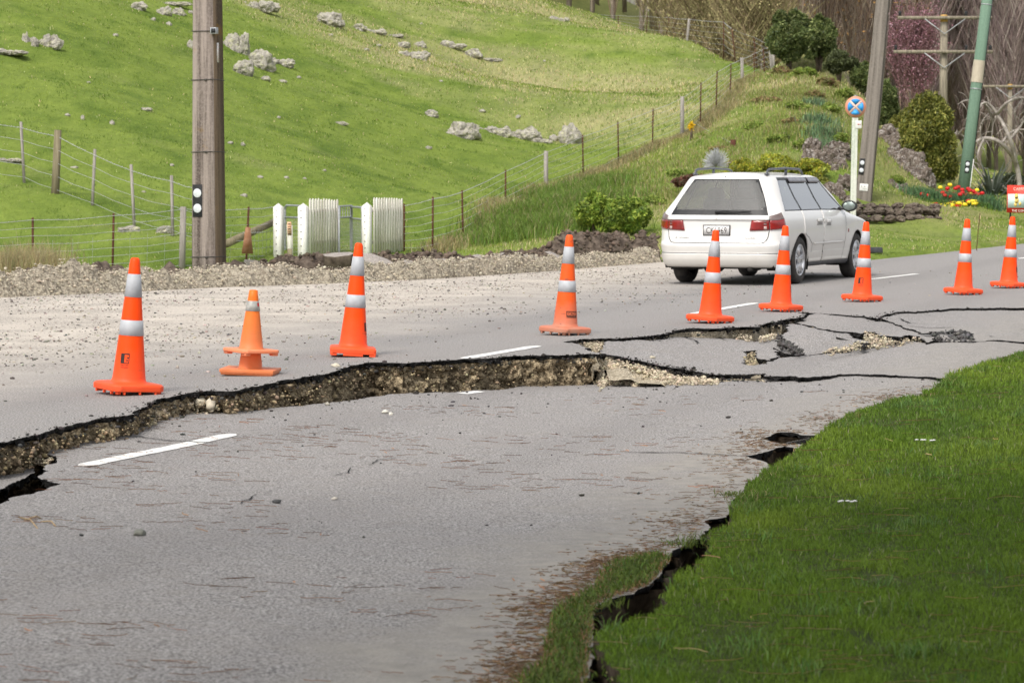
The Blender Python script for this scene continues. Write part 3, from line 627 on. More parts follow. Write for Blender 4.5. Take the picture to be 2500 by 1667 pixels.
# longer overhanging fringe along the edge of the lawn and on the torn sod
_le = np.array([(p.x, p.y) for p in jag(lawn_l, .02, .02, 31)]); i = RNG.integers(0, len(_le), 26000); X = _le[i, 0] + RNG.normal(.06, .03, len(i)); Y = _le[i, 1] + RNG.normal(-.07, .06, len(i))
Z = zNv(X, Y) + .01; h = RNG.uniform(.02, .06, len(i)) * np.clip(1 + vnoise(X, Y, 1.5, 2, 50) * 1.5, .3, 1.8); col = cvar(len(i), (.095, .165, .02), .4); dd = RNG.random(len(i)) < .12; col[dd] = cvar(dd.sum(), (.35, .28, .14))
tag(blades('lawn_fringe', X, Y, Z, h, .0055, col, lean=1.2), 'ragged grass hanging over the torn edge of the lawn', 'grass', kind='stuff')
sodp = np.array([(hit(*CP(6, x, y), zN).x, hit(*CP(6, x, y), zN).y) for x, y in [(150,1800),(200,1580),(330,1480),(410,1400),(450,1230),(500,1000),(640,900),(840,800),(900,660),(1010,590),(1200,548),(1400,520),(1470,560),(1370,690),(1290,770),(1190,800),(1000,862),(840,930),(825,1150),(790,1400),(770,1800)]])
X, Y = sample_view(400000, 8.4, 16, 1.0); ok = inpoly(X, Y, sodp); X, Y = X[ok], Y[ok]; de = -pdist(X, Y, sodp); ok = RNG.random(len(X)) < .6 + de * 4; X, Y, de = X[ok], Y[ok], de[ok]
col = cvar(len(X), (.10, .15, .025), .45); bw = RNG.random(len(X)) < np.clip(.7 - de * 5, .12, .75); col[bw] = cvar(bw.sum(), (.30, .19, .09), .4)
tag(blades('torn_sod', X, Y, zNv(X, Y) + .002, RNG.uniform(.015, .062, len(X)) * (1 - .5 * bw), .005, col, lean=1.5, droop=.6), 'strip of half dead turf left on the road side of the trench', 'grass', kind='stuff')
_u2 = np.array([(p.x, p.y) for p in jag(edge_r2, .02, .01, 5)]); i = RNG.integers(0, len(_u2), 9000); kp = vnoise(_u2[i, 0], _u2[i, 1], 3.0, 2, 66) > .30; i = i[kp]; X = _u2[i, 0] + RNG.normal(-.01, .05, len(i)); Y = _u2[i, 1] + RNG.normal(0, .06, len(i))
tag(blades('trench_tufts', X, Y, zNv(X, Y) - .01, RNG.uniform(.015, .06, len(i)), .0055, cvar(len(i), (.11, .15, .03), .45), lean=1.5), 'tufts of turf leaning over the road side of the trench', 'grass', kind='stuff')
# ------------------------------------------------------------------ LITTER ON THE ROAD
def needle_mesh(name, X, Y, zf, L, wd, col, curve=.25):
    n = len(X); k = 6; a = RNG.normal(0, .55, n) + np.where(RNG.random(n) < .15, 1.2, 0); c = RNG.normal(0, curve, n); v = np.zeros((n, k, 2, 3), np.float32)
    for j in range(k):
        u = j / (k - 1) - .5; x = X + u * L * np.cos(a + c * u) + 0 * c; y = Y + u * L * np.sin(a + c * u * 2) ; nx_, ny_ = -np.sin(a), np.cos(a)
        z = zf(x, y) + .003 + .003 * np.abs(np.sin(u * 5 + c * 9))
        for s_, sg in ((0, -1), (1, 1)): v[:, j, s_] = np.stack([x + nx_ * wd / 2 * sg, y + ny_ * wd / 2 * sg, z + (0.0013 * sg * -1)], -1)
    b = (np.arange(n) * k * 2)[:, None]; f = np.concatenate([b + np.array([[2 * j, 2 * j + 1, 2 * j + 3, 2 * j + 2]]) for j in range(k - 1)], 1).reshape(-1, 4)
    return link(name, np_mesh(name, v.reshape(-1, 3), f, cols=np.repeat(col, k * 2, 0)), M['bark_v'])
NP = np.array([(p.x, p.y) for p in N_poly[::4]])
X, Y = sample_view(2300, 8.5, 23, .9); X = X - RNG.random(len(X)) * .4; ok = inpoly(X, Y, NP) & (vnoise(X, Y, .8, 3, 61) > .0); X, Y = X[ok], Y[ok]; n = len(X)
col = cvar(n, (.30, .15, .075), .5); 
tag(needle_mesh('pine_needles', X, Y, zNv, RNG.uniform(.03, .17, n), .0030, col), 'brown pine needles scattered on the near lane', 'pine needles', kind='stuff')
X = []; Y = []
for _ in range(1900):
    i = random.randrange(len(_er) - 1); p = _er[i].lerp(_er[i + 1], random.random()); X.append(p.x - abs(random.gauss(0, .16)) - .02); Y.append(p.y + random.gauss(0, .25))
for _ in range(2600):
    i = random.randrange(11); p = sodp[i] + (sodp[i + 1] - sodp[i]) * random.random(); X.append(p[0] + random.gauss(-.02, .09)); Y.append(p[1] + random.gauss(0, .2))
X = np.array(X); Y = np.array(Y); ok = inpoly(X, Y, NP); X, Y = X[ok], Y[ok]; n = len(X)
tag(needle_mesh('needle_litter', X, Y, zNv, RNG.uniform(.015, .07, n), .002, cvar(n, (.26, .17, .10), .5), 1.6), 'matted brown needles along the edge of the lawn', 'pine needles', kind='stuff')
# loose chips on the far slab (gravelly shoulder) and crumbs of asphalt below the fissure
FP = np.array([(p.x, p.y) for p in F_poly]); X, Y = sample_view(46000, 13, 46, .8); t_ = X * .956 - Y * .2935 + 7.37; pr = np.clip((-t_ - .2) / 3.2, .03, 1) * np.clip(.5 + vnoise(X, Y, .6, 3, 70), .1, 1); ok = (RNG.random(len(X)) < pr) & inpoly(X, Y, FP); X, Y = X[ok], Y[ok]; n = len(X)
col = cvar(n, (.30, .27, .225), .45); dk = RNG.random(n) < .33; col[dk] = cvar(dk.sum(), (.10, .095, .085), .3)
tag(stones('loose_chips', X, Y, np.full(n, .004), RNG.gamma(2.2, .0032, n).clip(.003, .02), col), 'loose grey chips scattered over the gravelly shoulder', 'gravel', kind='stuff')
X, Y = sample_view(5000, 12, 27, .8); lnear = np.interp(X, [p.x for p in lipN[6:]], [p.y for p in lipN[6:]]); dd = lnear - Y; ok = (dd > 0) & (RNG.random(len(X)) < np.exp(-dd / 1.0) * .8 + .03) & inpoly(X, Y, NP); X, Y = X[ok], Y[ok]; n = len(X)
tag(stones('asphalt_crumbs', X, Y, zNv(X, Y) + .004, RNG.gamma(2, .0034, n).clip(.003, .022), cvar(n, (.055, .052, .05), .5)), 'dark crumbs of asphalt below the fissure', 'gravel', kind='stuff')
# ------------------------------------------------------------------ RUBBLE in the cracks
def rubble_at(name, k, poly, n, s0, s1, zf, up, col, label):
    P_ = [CP(k, x, y) for x, y in poly]; xs_ = [p[0] for p in P_]; ys_ = [p[1] for p in P_]; X = []; Y = []; Z = []
    PA = np.array(P_)
    while len(X) < n * 2:
        px, py = random.uniform(min(xs_), max(xs_)), random.uniform(min(ys_), max(ys_))
        if pdist(np.array([px]), np.array([py]), PA)[0] < 0:
            h_ = hit(px, py, zf); X.append(h_.x); Y.append(h_.y); Z.append(h_.z)
    X, Y, Z = map(np.array, (X, Y, Z)); S = (s0 + (s1 - s0) * RNG.random(len(X)) ** 4) * .5
    return tag(stones(name, X, Y, Z + up * RNG.uniform(-.5, 1, len(X)), S, cvar(len(X), col, .3, .06), flat=.75, sub=1), label, 'rubble', kind='stuff')
# heap of pale gravel sloping from the tilted slab down to the near lane
def zheap(x, y):
    a = np.interp(x, [p.x for p in _m1lip], [p.y for p in _m1lip]); b = np.interp(x, [p.x for p in lipN[30:]], [p.y for p in lipN[30:]])
    f = max(0, min(1, (y - b + .06) / max(.08, a - b + .06))); top = zM1(x, a) - .04 * f - .02 * (x > 1.6); return zN(x, y) + .01 + (top - zN(x, y) - .02) * f ** .8
hv = []; hxs = np.arange(.66, 2.05, .025)
for x in hxs:
    a = float(np.interp(x, [p.x for p in _m1lip], [p.y for p in _m1lip])) + .03; b = float(np.interp(x, [p.x for p in lipN[30:]], [p.y for p in lipN[30:]])) - .12 - .06 * fbm(x, 1, 1, 3, 4)
    k_ = sstep(.66, .75, x) * (1 - .55 * sstep(1.35, 1.9, x))
    for r in range(26):
        f = r / 25; y = b + (a - b) * f; z = zN(x, y) - .02 + (zM1(x, a) - .045 - zN(x, b)) * f ** .75 * float(k_) + .07 * min(f * 4, 1) * (fbm(x, y, 3, 4, 7) * .5 + .45 * (.4 - noise.voronoi(Vector((x * 14, y * 9, 1)))[0][0])); hv.append((x, y, z))
ia = np.arange(len(hxs) * 26).reshape(len(hxs), 26); hf = np.stack([ia[:-1, :-1], ia[1:, :-1], ia[1:, 1:], ia[:-1, 1:]], -1).reshape(-1, 4)
tag(link('rubble_heap', np_mesh('rubble_heap', np.array(hv), hf), M['rubble']), 'pale gravel slumped out from under the tilted slab', 'rubble', kind='stuff')
pale = (.44, .375, .275)
rubble_at('rubble', 3, [(930,600),(1120,620),(1400,690),(1500,740),(1650,740),(1860,770),(1850,800),(1450,802),(880,795),(880,700)], 2200, .006, .045, zheap, .02, pale, 'pale stones fallen from under the tilted slab')
rubble_at('rubble', 3, [(690,460),(915,440),(920,480),(880,530),(830,525),(770,490)], 260, .008, .03, -.05, .03, pale, 'pale gravel in the three cornered hole below the fourth large cone')
rubble_at('rubble', 3, [(1880,372),(2040,350),(2150,440),(2040,435),(1910,400)], 220, .008, .035, -.1, .03, pale, 'pale gravel in the upper crack in front of the fifth large cone')
rubble_at('rubble', 4, [(165,450),(190,425),(300,400),(330,410),(230,440)], 120, .01, .04, -.1, .03, pale, 'pale gravel spilled at the bend of the upper crack')
rubble_at('rubble', 4, [(1030,400),(1110,385),(1290,430),(1420,460),(1500,440),(1560,460),(1280,482),(1050,500),(900,520),(720,558),(670,560),(880,505),(1010,470),(1060,480)], 600, .008, .04, -.10, .04, pale, 'pale gravel in the hole behind the sunken tongue of road')
rubble_at('rubble', 4, [(60,560),(100,540),(155,530),(150,600),(160,660),(110,680),(60,640)], 150, .01, .035, -.19, .04, (.36, .30, .2), 'brown gravel in the small square hole')
rubble_at('rubble', 1, [(1210,800),(1240,760),(1420,690),(1500,660),(1660,610),(1740,640),(1790,680),(1500,690),(1350,740)], 420, .008, .05, -.13, .05, pale, 'pale gravel spilled in the fissure in front of the large cone')
rubble_at('rubble', 1, [(230,1060),(420,1080),(440,1110),(400,1130),(250,1110)], 120, .01, .03, -.17, .03, pale, 'pale gravel at the left notch of the fissure')
rubble_at('asphalt_rubble', 4, [(330,400),(400,430),(450,480),(540,545),(500,560),(400,500),(320,490),(340,470)], 190, .015, .055, -.12, .03, (.08, .075, .072), 'crumbled dark asphalt between the sunken slabs')
rubble_at('asphalt_rubble', 4, [(1560,400),(1700,380),(1880,375),(1930,440),(1860,455),(1650,440)], 200, .015, .06, -.06, .03, (.10, .095, .092), 'crumbled dark asphalt at the right end of the cracks')
def lone_stone(name, px, py, zf, s, col, label, grp=None):
    h_ = hit(px, py, zf); o = stones(name, np.array([0.]), np.array([0.]), np.array([s * .35]), [s], np.array([col]), sub=2); o.location = h_; return tag(o, label, 'stone', grp)
for k, x, y, zf, s, c_, lb in [(4,1052,512,zM1,.045,(.5,.45,.35),'round pale stone at the tip of the sunken tongue of road'),(3,1315,586,zM1,.028,(.5,.45,.35),'small pale stone alone on the tilted slab'),(2,738,320,0.0,.028,(.55,.5,.4),'pale stone on the lip of the fissure behind the orange cones'),
    (2,672,636,zN,.025,(.35,.33,.28),'grey pebble under the middle of the fissure'),(2,1143,703,zN,.03,(.6,.57,.5),'larger of two white pebbles on the near lane'),(2,1190,714,zN,.022,(.6,.57,.5),'smaller of two white pebbles on the near lane'),
    (2,728,1408,zN,.022,(.5,.46,.4),'pale pebble lying low on the near lane among needles'),(2,255,1436,zN,.024,(.08,.08,.08),'dark pebble on the near lane beside a hairline crack'),(3,1715,758,zN,.02,(.3,.28,.26),'grey stone at the foot of the pale rubble'),(3,1550,715,lambda a, b: zM1(a, b) - .08,.06,(.42,.38,.28),'lichen coloured stone wedged under the tilted slab'),
    (1,1640,640,-.1,.07,(.55,.49,.38),'big pale lump of subbase in the fissure by the large cone'),(1,1720,655,-.11,.055,(.52,.46,.36),'second pale lump of subbase in the fissure by the large cone')]:
    px, py = CP(k, x, y); lone_stone('stone', px, py, zf, s, c_, lb)
o = lone_stone('stone', 340 , 1306, zN, .03, (.2, .2, .17), 'grey green stone on the near lane at lower left')
for i, (k, x, y, zf, L_, w_, rz, tl, lb) in enumerate([(3,2110,385,zM1,.62,.10,-58,14,'narrow strip of asphalt bridging the upper crack'),(4,985,430,zM2,.60,.07,-55,10,'narrow strip of asphalt across the hole at the sunken tongue'),(4,1400,452,zM1,.30,.14,10,12,'curved sliver of asphalt lying in the right hole'),(4,1775,425,zM3,.30,.22,20,16,'biggest cracked lump of asphalt at the right end of the cracks'),(4,1850,445,zM3,.22,.14,-15,12,'small cracked lump of asphalt at the far right end of the cracks'),(4,415,520,zM1,.26,.2,35,18,'tilted asphalt plate in the crumbled strip'),(3,1000,478,zM1,.0,.0,0,0,''),(4,470,1255,zN,.20,.16,25,-14,'asphalt plate dropped in the upper notch by the lawn'),(3,1270,760,zN,.13,.09,10,10,'grey asphalt flake on the pale rubble'),(3,1370,750,zN,.15,.09,-20,12,'second asphalt flake on the pale rubble')]):
    if not L_: continue
    m_ = MB(); r = random.Random(i + 40); pl = [(L_ / 2 * a * r.uniform(.8, 1.1), w_ / 2 * b * r.uniform(.75, 1.15)) for a, b in ((-1, -1), (-.3, -1.1), (.4, -.9), (1, -.8), (1.05, .5), (.4, 1), (-.5, 1.05), (-1.05, .6))]
    m_.prism(pl, -.04, 0); o = m_.build('asphalt_piece', M['asphalt_edge'], bevel=.004); o.data.materials.append(M['road'])
    for f_ in o.data.polygons: f_.material_index = 1 if f_.normal.z > .6 else 0
    px, py = CP(k, x, y); h_ = hit(px, py, zf); o.location = h_ + Vector((0, 0, .012 if k == 3 and x < 1400 else -.01)); o.rotation_euler = (math.radians(tl), math.radians(tl * .6), math.radians(rz)); tag(o, lb, 'asphalt piece', 'loose pieces of asphalt in the cracks')
# bark crumbs and twigs low left
for i, (x0, y0, x1, y1) in enumerate([(45,1262,92,1290),(100,1273,137,1285),(60,1270,100,1264)]):
    m_ = MB(); a, b = hit(x0, y0, zN), hit(x1, y1, zN); m_.tube([a, a.lerp(b, .5) + Vector((.01, .02, .012)), b], [.004, .0035, .003], 6)
    M.setdefault('dry_twig', mottled('dry_twig', (.3, .2, .11), (.5, .38, .22), 30)); tag(m_.build('twig', M['dry_twig']), ['pale forked twig lying at the left of the near lane', 'short pale twig tip right of the forked twig', 'thin twig behind the forked twig'][i], 'twig')
X = []; Y = []; Z = []
for _ in range(1700):
    i = random.randrange(3, len(lipF_main) - 1); p = lipF_main[i].lerp(lipF_main[i + 1], random.random()); z = -.055 - (.12 + .12 * float(sstep(-3, 0, p.x))) * random.random(); X.append(p.x + .02); Y.append(p.y - .025 + .05 * fbm(p.x, z, 2, 3, 5) - .12 * max(0, -z - .2) * random.random()); Z.append(z)
n = len(X); wc = cvar(n, (.34, .265, .165), .6, .08); tag(stones('wall_stones', np.array(X), np.array(Y), np.array(Z), RNG.gamma(1.7, .0030, n).clip(.002, .024), wc, flat=.9), 'stones bedded in the torn face of the fissure', 'gravel', kind='stuff')
X, Y = sample_view(900, 8.6, 26); ok = inpoly(X, Y, LAWN); X, Y = X[ok], Y[ok]; n = len(X)
tag(needle_mesh('lawn_needles', X, Y, lambda a, b: zNv(a, b) + .055, RNG.uniform(.06, .22, n), .0022, cvar(n, (.36, .25, .12), .4), .5), 'dry brown needles lying on the lawn', 'pine needles', kind='stuff')
X = []; Y = []; Z = []
for _ in range(2600):
    L_, zf = random.choice(((lipF_main, z0f), (lipF_up, z0f), (_m1lip, zM1))); i = random.randrange(2, len(L_) - 1); p = L_[i].lerp(L_[i + 1], random.random()); up = random.random() < .25
    dx, dy = random.gauss(0, .05), (abs(random.gauss(.0, .03)) if up else -abs(random.gauss(.02, .025))); X.append(p.x + dx); Y.append(p.y + dy); Z.append(zf(p.x, p.y) + (.003 if up else -.02 - .05 * random.random()))
n = len(X); tag(stones('lip_crumbs', np.array(X), np.array(Y), np.array(Z), RNG.gamma(2, .0032, n).clip(.003, .02), cvar(n, (.05, .046, .042), .6)), 'black crumbs along the torn lips of the seal', 'gravel', kind='stuff')
# ------------------------------------------------------------------ GRAVEL BERM and dug soil behind it
def strip(name, front, back, hgt, mat, label, cat, nz_=.06, fr=5.0, rows=20, step=.09, seed=0, kind='stuff', zb=0.0):
    n = int((front[-1] - front[0]).length / step)
    def samp(pl, f):
        L = [0]
        for i in range(len(pl) - 1): L.append(L[-1] + (pl[i + 1] - pl[i]).length)
        d = f * L[-1]; i = max(0, min(len(pl) - 2, next((j for j in range(len(L) - 1) if L[j + 1] >= d), len(L) - 2))); return pl[i].lerp(pl[i + 1], (d - L[i]) / max(1e-6, L[i + 1] - L[i]))
    vs = []
    for i in range(n + 1):
        f = i / n; a = samp(front, f); b = samp(back, f); hh = hgt(f) if callable(hgt) else hgt
        for r in range(rows + 1):
            g = r / rows; p = a.lerp(b, g); w_ = math.sin(math.pi * min(1, max(0, g))) ** .7
            vs.append((p.x + .05 * fbm(p.x, p.y, seed, 2, 3), p.y, zb - .05 + (hh * w_) * (1 + .5 * fbm(p.x * .8, p.y, seed + 2, 4, 1.1)) + nz_ * w_ * (fbm(p.x, p.y, seed, 4, fr) + .8 * (.45 - noise.voronoi(Vector((p.x * 4.5, p.y * 4.5, seed)))[0][0]))))
    ia = np.arange(len(vs)).reshape(n + 1, rows + 1); fc = np.stack([ia[:-1, :-1], ia[1:, :-1], ia[1:, 1:], ia[:-1, 1:]], -1).reshape(-1, 4)
    return tag(link(name, np_mesh(name, np.array(vs), fc), mat), label, cat, kind=kind), vs
q = N('berm_gravel'); p = q.pos(); n1 = q.noise(p, 3, 5, .65); n2 = q.noise(p, 22, 4, .7)
c = q.mix(q.map(n2, .36, .64), c4(.15, .125, .095), c4(.46, .41, .32)); c = q.mix(q.map(n1, .5, .72, 0, .5), c, c4(.25, .21, .16)); q.bump(q.math('ADD', n2, q.voro(p, 20)), .9, .03); M['berm'] = q.fin(c, .95, .1)
bf = [hit(*p, 0.0) for p in [(-60,730),(0,727),(266,716),(531,702),(800,693),(1063,681),(1350,662),(1615,640)]]
bb = [p + Vector((-.25, 1.25 if i < 4 else .9, 0)) for i, p in enumerate(bf)]
berm, bv = strip('gravel_berm', bf, bb, lambda f: .30 - .10 * f, M['berm'], 'long low bank of pale crushed gravel along the far shoulder', 'gravel', .10, 6.0, 22, .05, 3)
bv = np.array(bv); i = RNG.integers(0, len(bv), 15000); P_ = bv[i]; n = len(i)
tag(stones('berm_stones', P_[:, 0] + RNG.normal(0, .05, n), P_[:, 1] + RNG.normal(0, .05, n), P_[:, 2] + .01, .007 + .017 * RNG.random(n) ** 4, cvar(n, (.44, .385, .295), .3, .04), flat=.8), 'crushed stones lying over the gravel bank', 'gravel', kind='stuff')
sf = [V(x, y, Y) for x, y, Y in [(600,628,45.6),(760,622,46.2),(900,620,47.2),(1100,618,48.5),(1300,608,49.8),(1515,598,51)]]; sb = [Vector((p.x - .1, p.y + 1.1, 0)) for p in sf]
for p in sf: p.z = 0
soil, sv = strip('soil_heap', sf, sb, lambda f: .17 + .04 * math.sin(f * 19) + .22 * float(sstep(.68, .8, f)), M['soil'], 'ridge of dug brown soil behind the gravel bank', 'soil', .13, 4.5, 22, .035, 11)
sl0 = [V(x, y, Y) for x, y, Y in [(20,642,40.5),(330,634,42.5),(600,625,44.8)]]
for p in sl0: p.z = 0
strip('soil_heap', sl0, [p + Vector((-.1, .8, 0)) for p in sl0], lambda f: .10 + .07 * math.sin(f * 23), M['soil'], 'low broken ridge of dark soil behind the gravel bank at the big pole', 'soil', .12, 4.0, 18, .04, 15)
sv = np.array(sv); i = RNG.integers(0, len(sv), 3800); P_ = sv[i]; n = len(i); tag(stones('soil_clods', P_[:, 0] + RNG.normal(0, .04, n), P_[:, 1] + RNG.normal(0, .04, n), P_[:, 2], .01 + .05 * RNG.random(n) ** 3, cvar(n, (.12, .09, .068), .45, .05), flat=.8), 'crumbled clods over the dug soil ridge', 'soil', kind='stuff')
q = N('lifted_asphalt'); p = q.pos(); q.bump(q.noise(p, 60, 3, .7), .6, .01); M['chunk_top'] = q.fin(q.mix(q.map(q.noise(p, 40, 3, .7), .35, .7), c4(.22, .195, .175), c4(.40, .36, .33)), .9, .2)
chunks = [  # view px of the centre, depth, width, depth of slab, thickness, tilt toward the viewer, roll, label
 (590,600,47.3,.5,.5,.12,-5,6,'small flat piece of asphalt beside the white gate post'),(778,585,47.0,.72,.5,.20,14,-4,'asphalt slab lying on dark soil below the left picket panel'),(868,598,47.0,.85,.6,.10,26,16,'thin asphalt slab leaning behind the large cone'),
 (948,612,46.2,.55,.5,.09,38,24,'grey chunk of asphalt tipped onto the gravel bank'),(1000,600,48.2,.85,.6,.20,12,-3,'long low asphalt piece right of the right picket panel'),(1077,606,48.0,.30,.55,.10,50,62,'narrow slab standing on edge in the soil ridge'),(1105,590,49.0,.42,.5,.25,14,8,'dark topped lump beside the slab on edge'),
 (1140,588,48.9,.42,.5,.22,12,-18,'pale tilted block in the middle of the soil ridge'),(1180,592,49.0,.35,.5,.25,16,10,'square block right of the tilted pale block'),(1225,592,49.3,.45,.5,.22,14,14,'flat block left of the big pale slab'),(1280,590,49.4,.6,.55,.22,20,22,'big pale slab at the end of the row of asphalt blocks')]
for i, (x, y, Y, a, b, c_, tx, ry, lb) in enumerate(chunks):
    m_ = MB(); n = 6 + i % 2; r = random.Random(i); poly = [(a / 2 * math.cos(t) * r.uniform(.8, 1.12) * (1.15 if abs(math.cos(t)) > .6 else 1), b / 2 * math.sin(t) * r.uniform(.8, 1.12) * 1.15) for t in [2 * math.pi * k / n for k in range(n)]]
    poly = [(u_ * .68, v_ * .5) for u_, v_ in poly]; m_.prism(poly, -c_ * .9, 0); o = m_.build('asphalt_chunk', [M['chunk_top'], M['soil']], bevel=.012); 
    for p_ in o.data.polygons: p_.material_index = 0 if p_.normal.z > .5 or c_ < .15 else 1
    o.location = V(x, y - 1, Y - 1.15); o.rotation_euler = (math.radians(tx), math.radians(ry), r.uniform(-.3, .3)); tag(o, lb, 'asphalt chunk', 'lifted pieces of asphalt along the far shoulder')
# ------------------------------------------------------------------ PASTURE AND VERGE GRASS
X, Y = sample_view(400000, 41, 150, 1.0, .01); d = pdist(X, Y, _rp); ok = (d > .05); X, Y = X[ok], Y[ok]; Z = ground_np(X, Y)
vis = Z > -.3; X, Y, Z = X[vis], Y[vis], Z[vis]; n = len(X)
dr = dryness(X, Y); bk = bankness(X, Y); n2 = vnoise(X, Y * .6, .9, 5, 80); n4 = vnoise(X, Y * .45, 3.2, 4, 81)
cl = np.array([.19, .27, .036]) + (np.array([.29, .36, .06]) - np.array([.19, .27, .036])) * np.clip(.5 + n2 * 1.2, 0, 1)[:, None]; cl = cl + (np.array([.10, .165, .022]) - cl) * np.clip(n4 * 3.0 - .1, 0, .95)[:, None]
isd = RNG.random(n) < (dr * .8 + .03 + bk * .20 * (n2 > 0)); cl[isd] = cvar(isd.sum(), (.55, .47, .27), .3); cl *= RNG.uniform(.7, 1.3, (n, 1)) * (1 + .32 * n4[:, None])
h = (.035 * (1 + .8 * n4.clip(-.8, 1)) + .05 * dr + .055 * bk * np.clip(.3 + n2 * 1.5, .05, 1)) * RNG.uniform(.6, 1.6, n); verge = (d[ok][vis] < 5) & (X > -2) ; h = np.where(verge & (Y < 66) & (X > 3), h * .55, h)
s_ = np.clip(Y / 60, .8, 2.3)
tag(blades('pasture_grass', X, Y, Z - .01, h * s_ ** .5, .012 * s_, cl, lean=.8), 'grazed pasture grass on the hillside and verge', 'grass', kind='stuff')
# rank grass at the foot of the bank and under the fence
def tufts(pts, n, hh, colr, spread, label, wd=.014, dryf=.1, nm='rank_grass'):
    X = []; Y = []; 
    for _ in range(n):
        a = random.choice(pts); g_ = (a[2] if len(a) > 2 else spread); X.append(a[0] + random.gauss(0, g_)); Y.append(a[1] + random.gauss(0, g_))
    X = np.array(X); Y = np.array(Y); Z = ground_np(X, Y); c_ = cvar(n, colr, .4, .15); dd = RNG.random(n) < dryf; c_[dd] = cvar(dd.sum(), (.38, .32, .17), .3)
    return tag(blades(nm, X, Y, Z, hh * RNG.uniform(.45, 1.2, n), wd, c_, lean=.75), label, 'grass', kind='stuff')
def gp(x, y, Y0=40):
    h_ = ghit(x, y, Y0); return (h_.x, h_.y) if h_ is not None else (V(x, y, 80).x, 80)
tufts([gp(x, y) for x, y in [(1170,530),(1210,515),(1250,500),(1290,490),(1180,545),(1240,535),(1300,530),(1320,470),(1340,450),(1280,455),(1355,430),(1360,465)]], 26000, .32, (.15, .23, .04), .55, 'tall rank grass at the foot of the bank left of the car')
tufts([gp(x, y) for x, y in [(1500,430),(1480,460),(1430,400),(1560,400),(1590,370),(1600,430),(1660,380),(1700,330),(1650,300),(1750,300)]], 16000, .14, (.22, .28, .06), 1.0, 'tufty grass on the lower bank behind the car', dryf=.3)
tufts([gp(x, y) for x, y in [(1850,220),(1880,260),(1860,300),(1900,330),(1870,250),(1930,300),(1800,230),(1830,180),(1780,230),(1920,230),(1950,270)]], 20000, .18, (.23, .28, .065), .9, 'long rough grass on the upper bank', dryf=.26)
tufts([gp(x, y) for x, y in [(1880,290),(1890,320),(1875,250),(1895,350)]], 1300, .38, (.16, .24, .12), .22, 'blue green flag leaves halfway up the bank', wd=.03, dryf=0, nm='flag_leaves')
tufts([(V(x, y, Y).x, Y, .3) for x, y, Y in [(20,640,51.5),(75,640,52.5),(60,640,52),(90,640,53),(10,640,51)]], 3000, .65, (.38, .32, .18), .3, 'dry straw tufts at the leftmost rusty fence post', wd=.010, dryf=.8)
fl = [(993,583,58),(1062,560,62),(1161,500,70),(1254,445,77),(1338,415,79),(1420,378,82),(1499,345,84),(1567,320,86),(1609,288,87),(1645,258,89),(1677,222,95),(1706,210,102),(1760,185,110)]
pts = []
for a, b in zip(fl[:-1], fl[1:]):
    A, B = V(*a), V(*b)
    for k in range(10): pts.append((A.lerp(B, k / 10).x + .15, A.lerp(B, k / 10).y, .22))
tufts(pts, 16000, .24, (.26, .24, .10), .22, 'straw coloured grass along the foot of the hill fence', dryf=.55)
# ------------------------------------------------------------------ CONES
def cone_mat(name, base, dirt=.0, scuff=None):
    q = N(name); p = q.obj(); n1 = q.noise(p, 5, 5, .65); n2 = q.noise(p, 25, 4, .7); z = q.dot(p, (0, 0, 1))
    c = q.mix(q.map(n1, .35, .75, 0, .35), c4(*base), c4(base[0] * .86, base[1] * .75, base[2] * .8))
    low = q.map(q.math('ADD', z, q.map(n1, 0, 1, -.15, .15)), .3, 0, 0, dirt); c = q.mix(low, c, c4(.30, .24, .18))
    if scuff: c = q.mix(q.map(q.noise(q.scale(p, (1, 1, 3.5)), 9, 5, .7), .60, .68, 0, scuff), c, c4(.12, .07, .05))
    q.fin(c, .5, .25)
    return q.m
M['cone'] = cone_mat('orange_plastic', (.96, .068, .0), .16, .22); M['cone_dirty'] = cone_mat('dirty_orange_plastic', (.80, .10, .012), .75, .75)
M['cone_old'] = cone_mat('faded_orange_plastic', (.80, .17, .02), .35, .25); M['cone_lid'] = cone_mat('chalky_orange_plastic', (.86, .26, .12), .1, .2)
q = N('reflective_sleeve'); p = q.obj(); v = q.voro(p, 260); q.bump(v, .15, .001); M['sleeve'] = q.fin(q.mix(q.map(q.noise(p, 12, 4), .3, .7), c4(.36, .37, .39), c4(.45, .46, .48)), .5, .3, 0)
M['sleeve_old'] = mottled('worn_sleeve', (.27, .27, .25), (.45, .44, .41), 22, .6, .4)
M['ink'] = mottled('black_ink', (.02, .015, .012), (.045, .025, .02), 60, .6, .1)
M['red_tape'] = mottled('red_sticker', (.5, .03, .03), (.6, .06, .05), 30, .5)
def wrap_patch(rects, tris, R0, R1, H, th0, zc, off=.0015):
    """flat marks (metres) bent round the cone"""
    vs = []; fs = []
    def put(x, z):
        zz = zc + z; r = R0 + (R1 - R0) * zz / H + off; a = th0 + x / r; return (r * math.cos(a), r * math.sin(a), zz)
    for x0, z0, x1, z1 in rects:
        n = 6; b = len(vs)
        for i in range(n + 1):
            x = x0 + (x1 - x0) * i / n; vs.append(put(x, z0)); vs.append(put(x, z1))
        fs += [(b + 2 * i, b + 2 * i + 2, b + 2 * i + 3, b + 2 * i + 1) for i in range(n)]
    for pts, tf in tris:
        b = len(vs); vs += [put(x, z) for x, z in pts]; fs += [tuple(i + b for i in f) for f in tf]
    return vs, fs
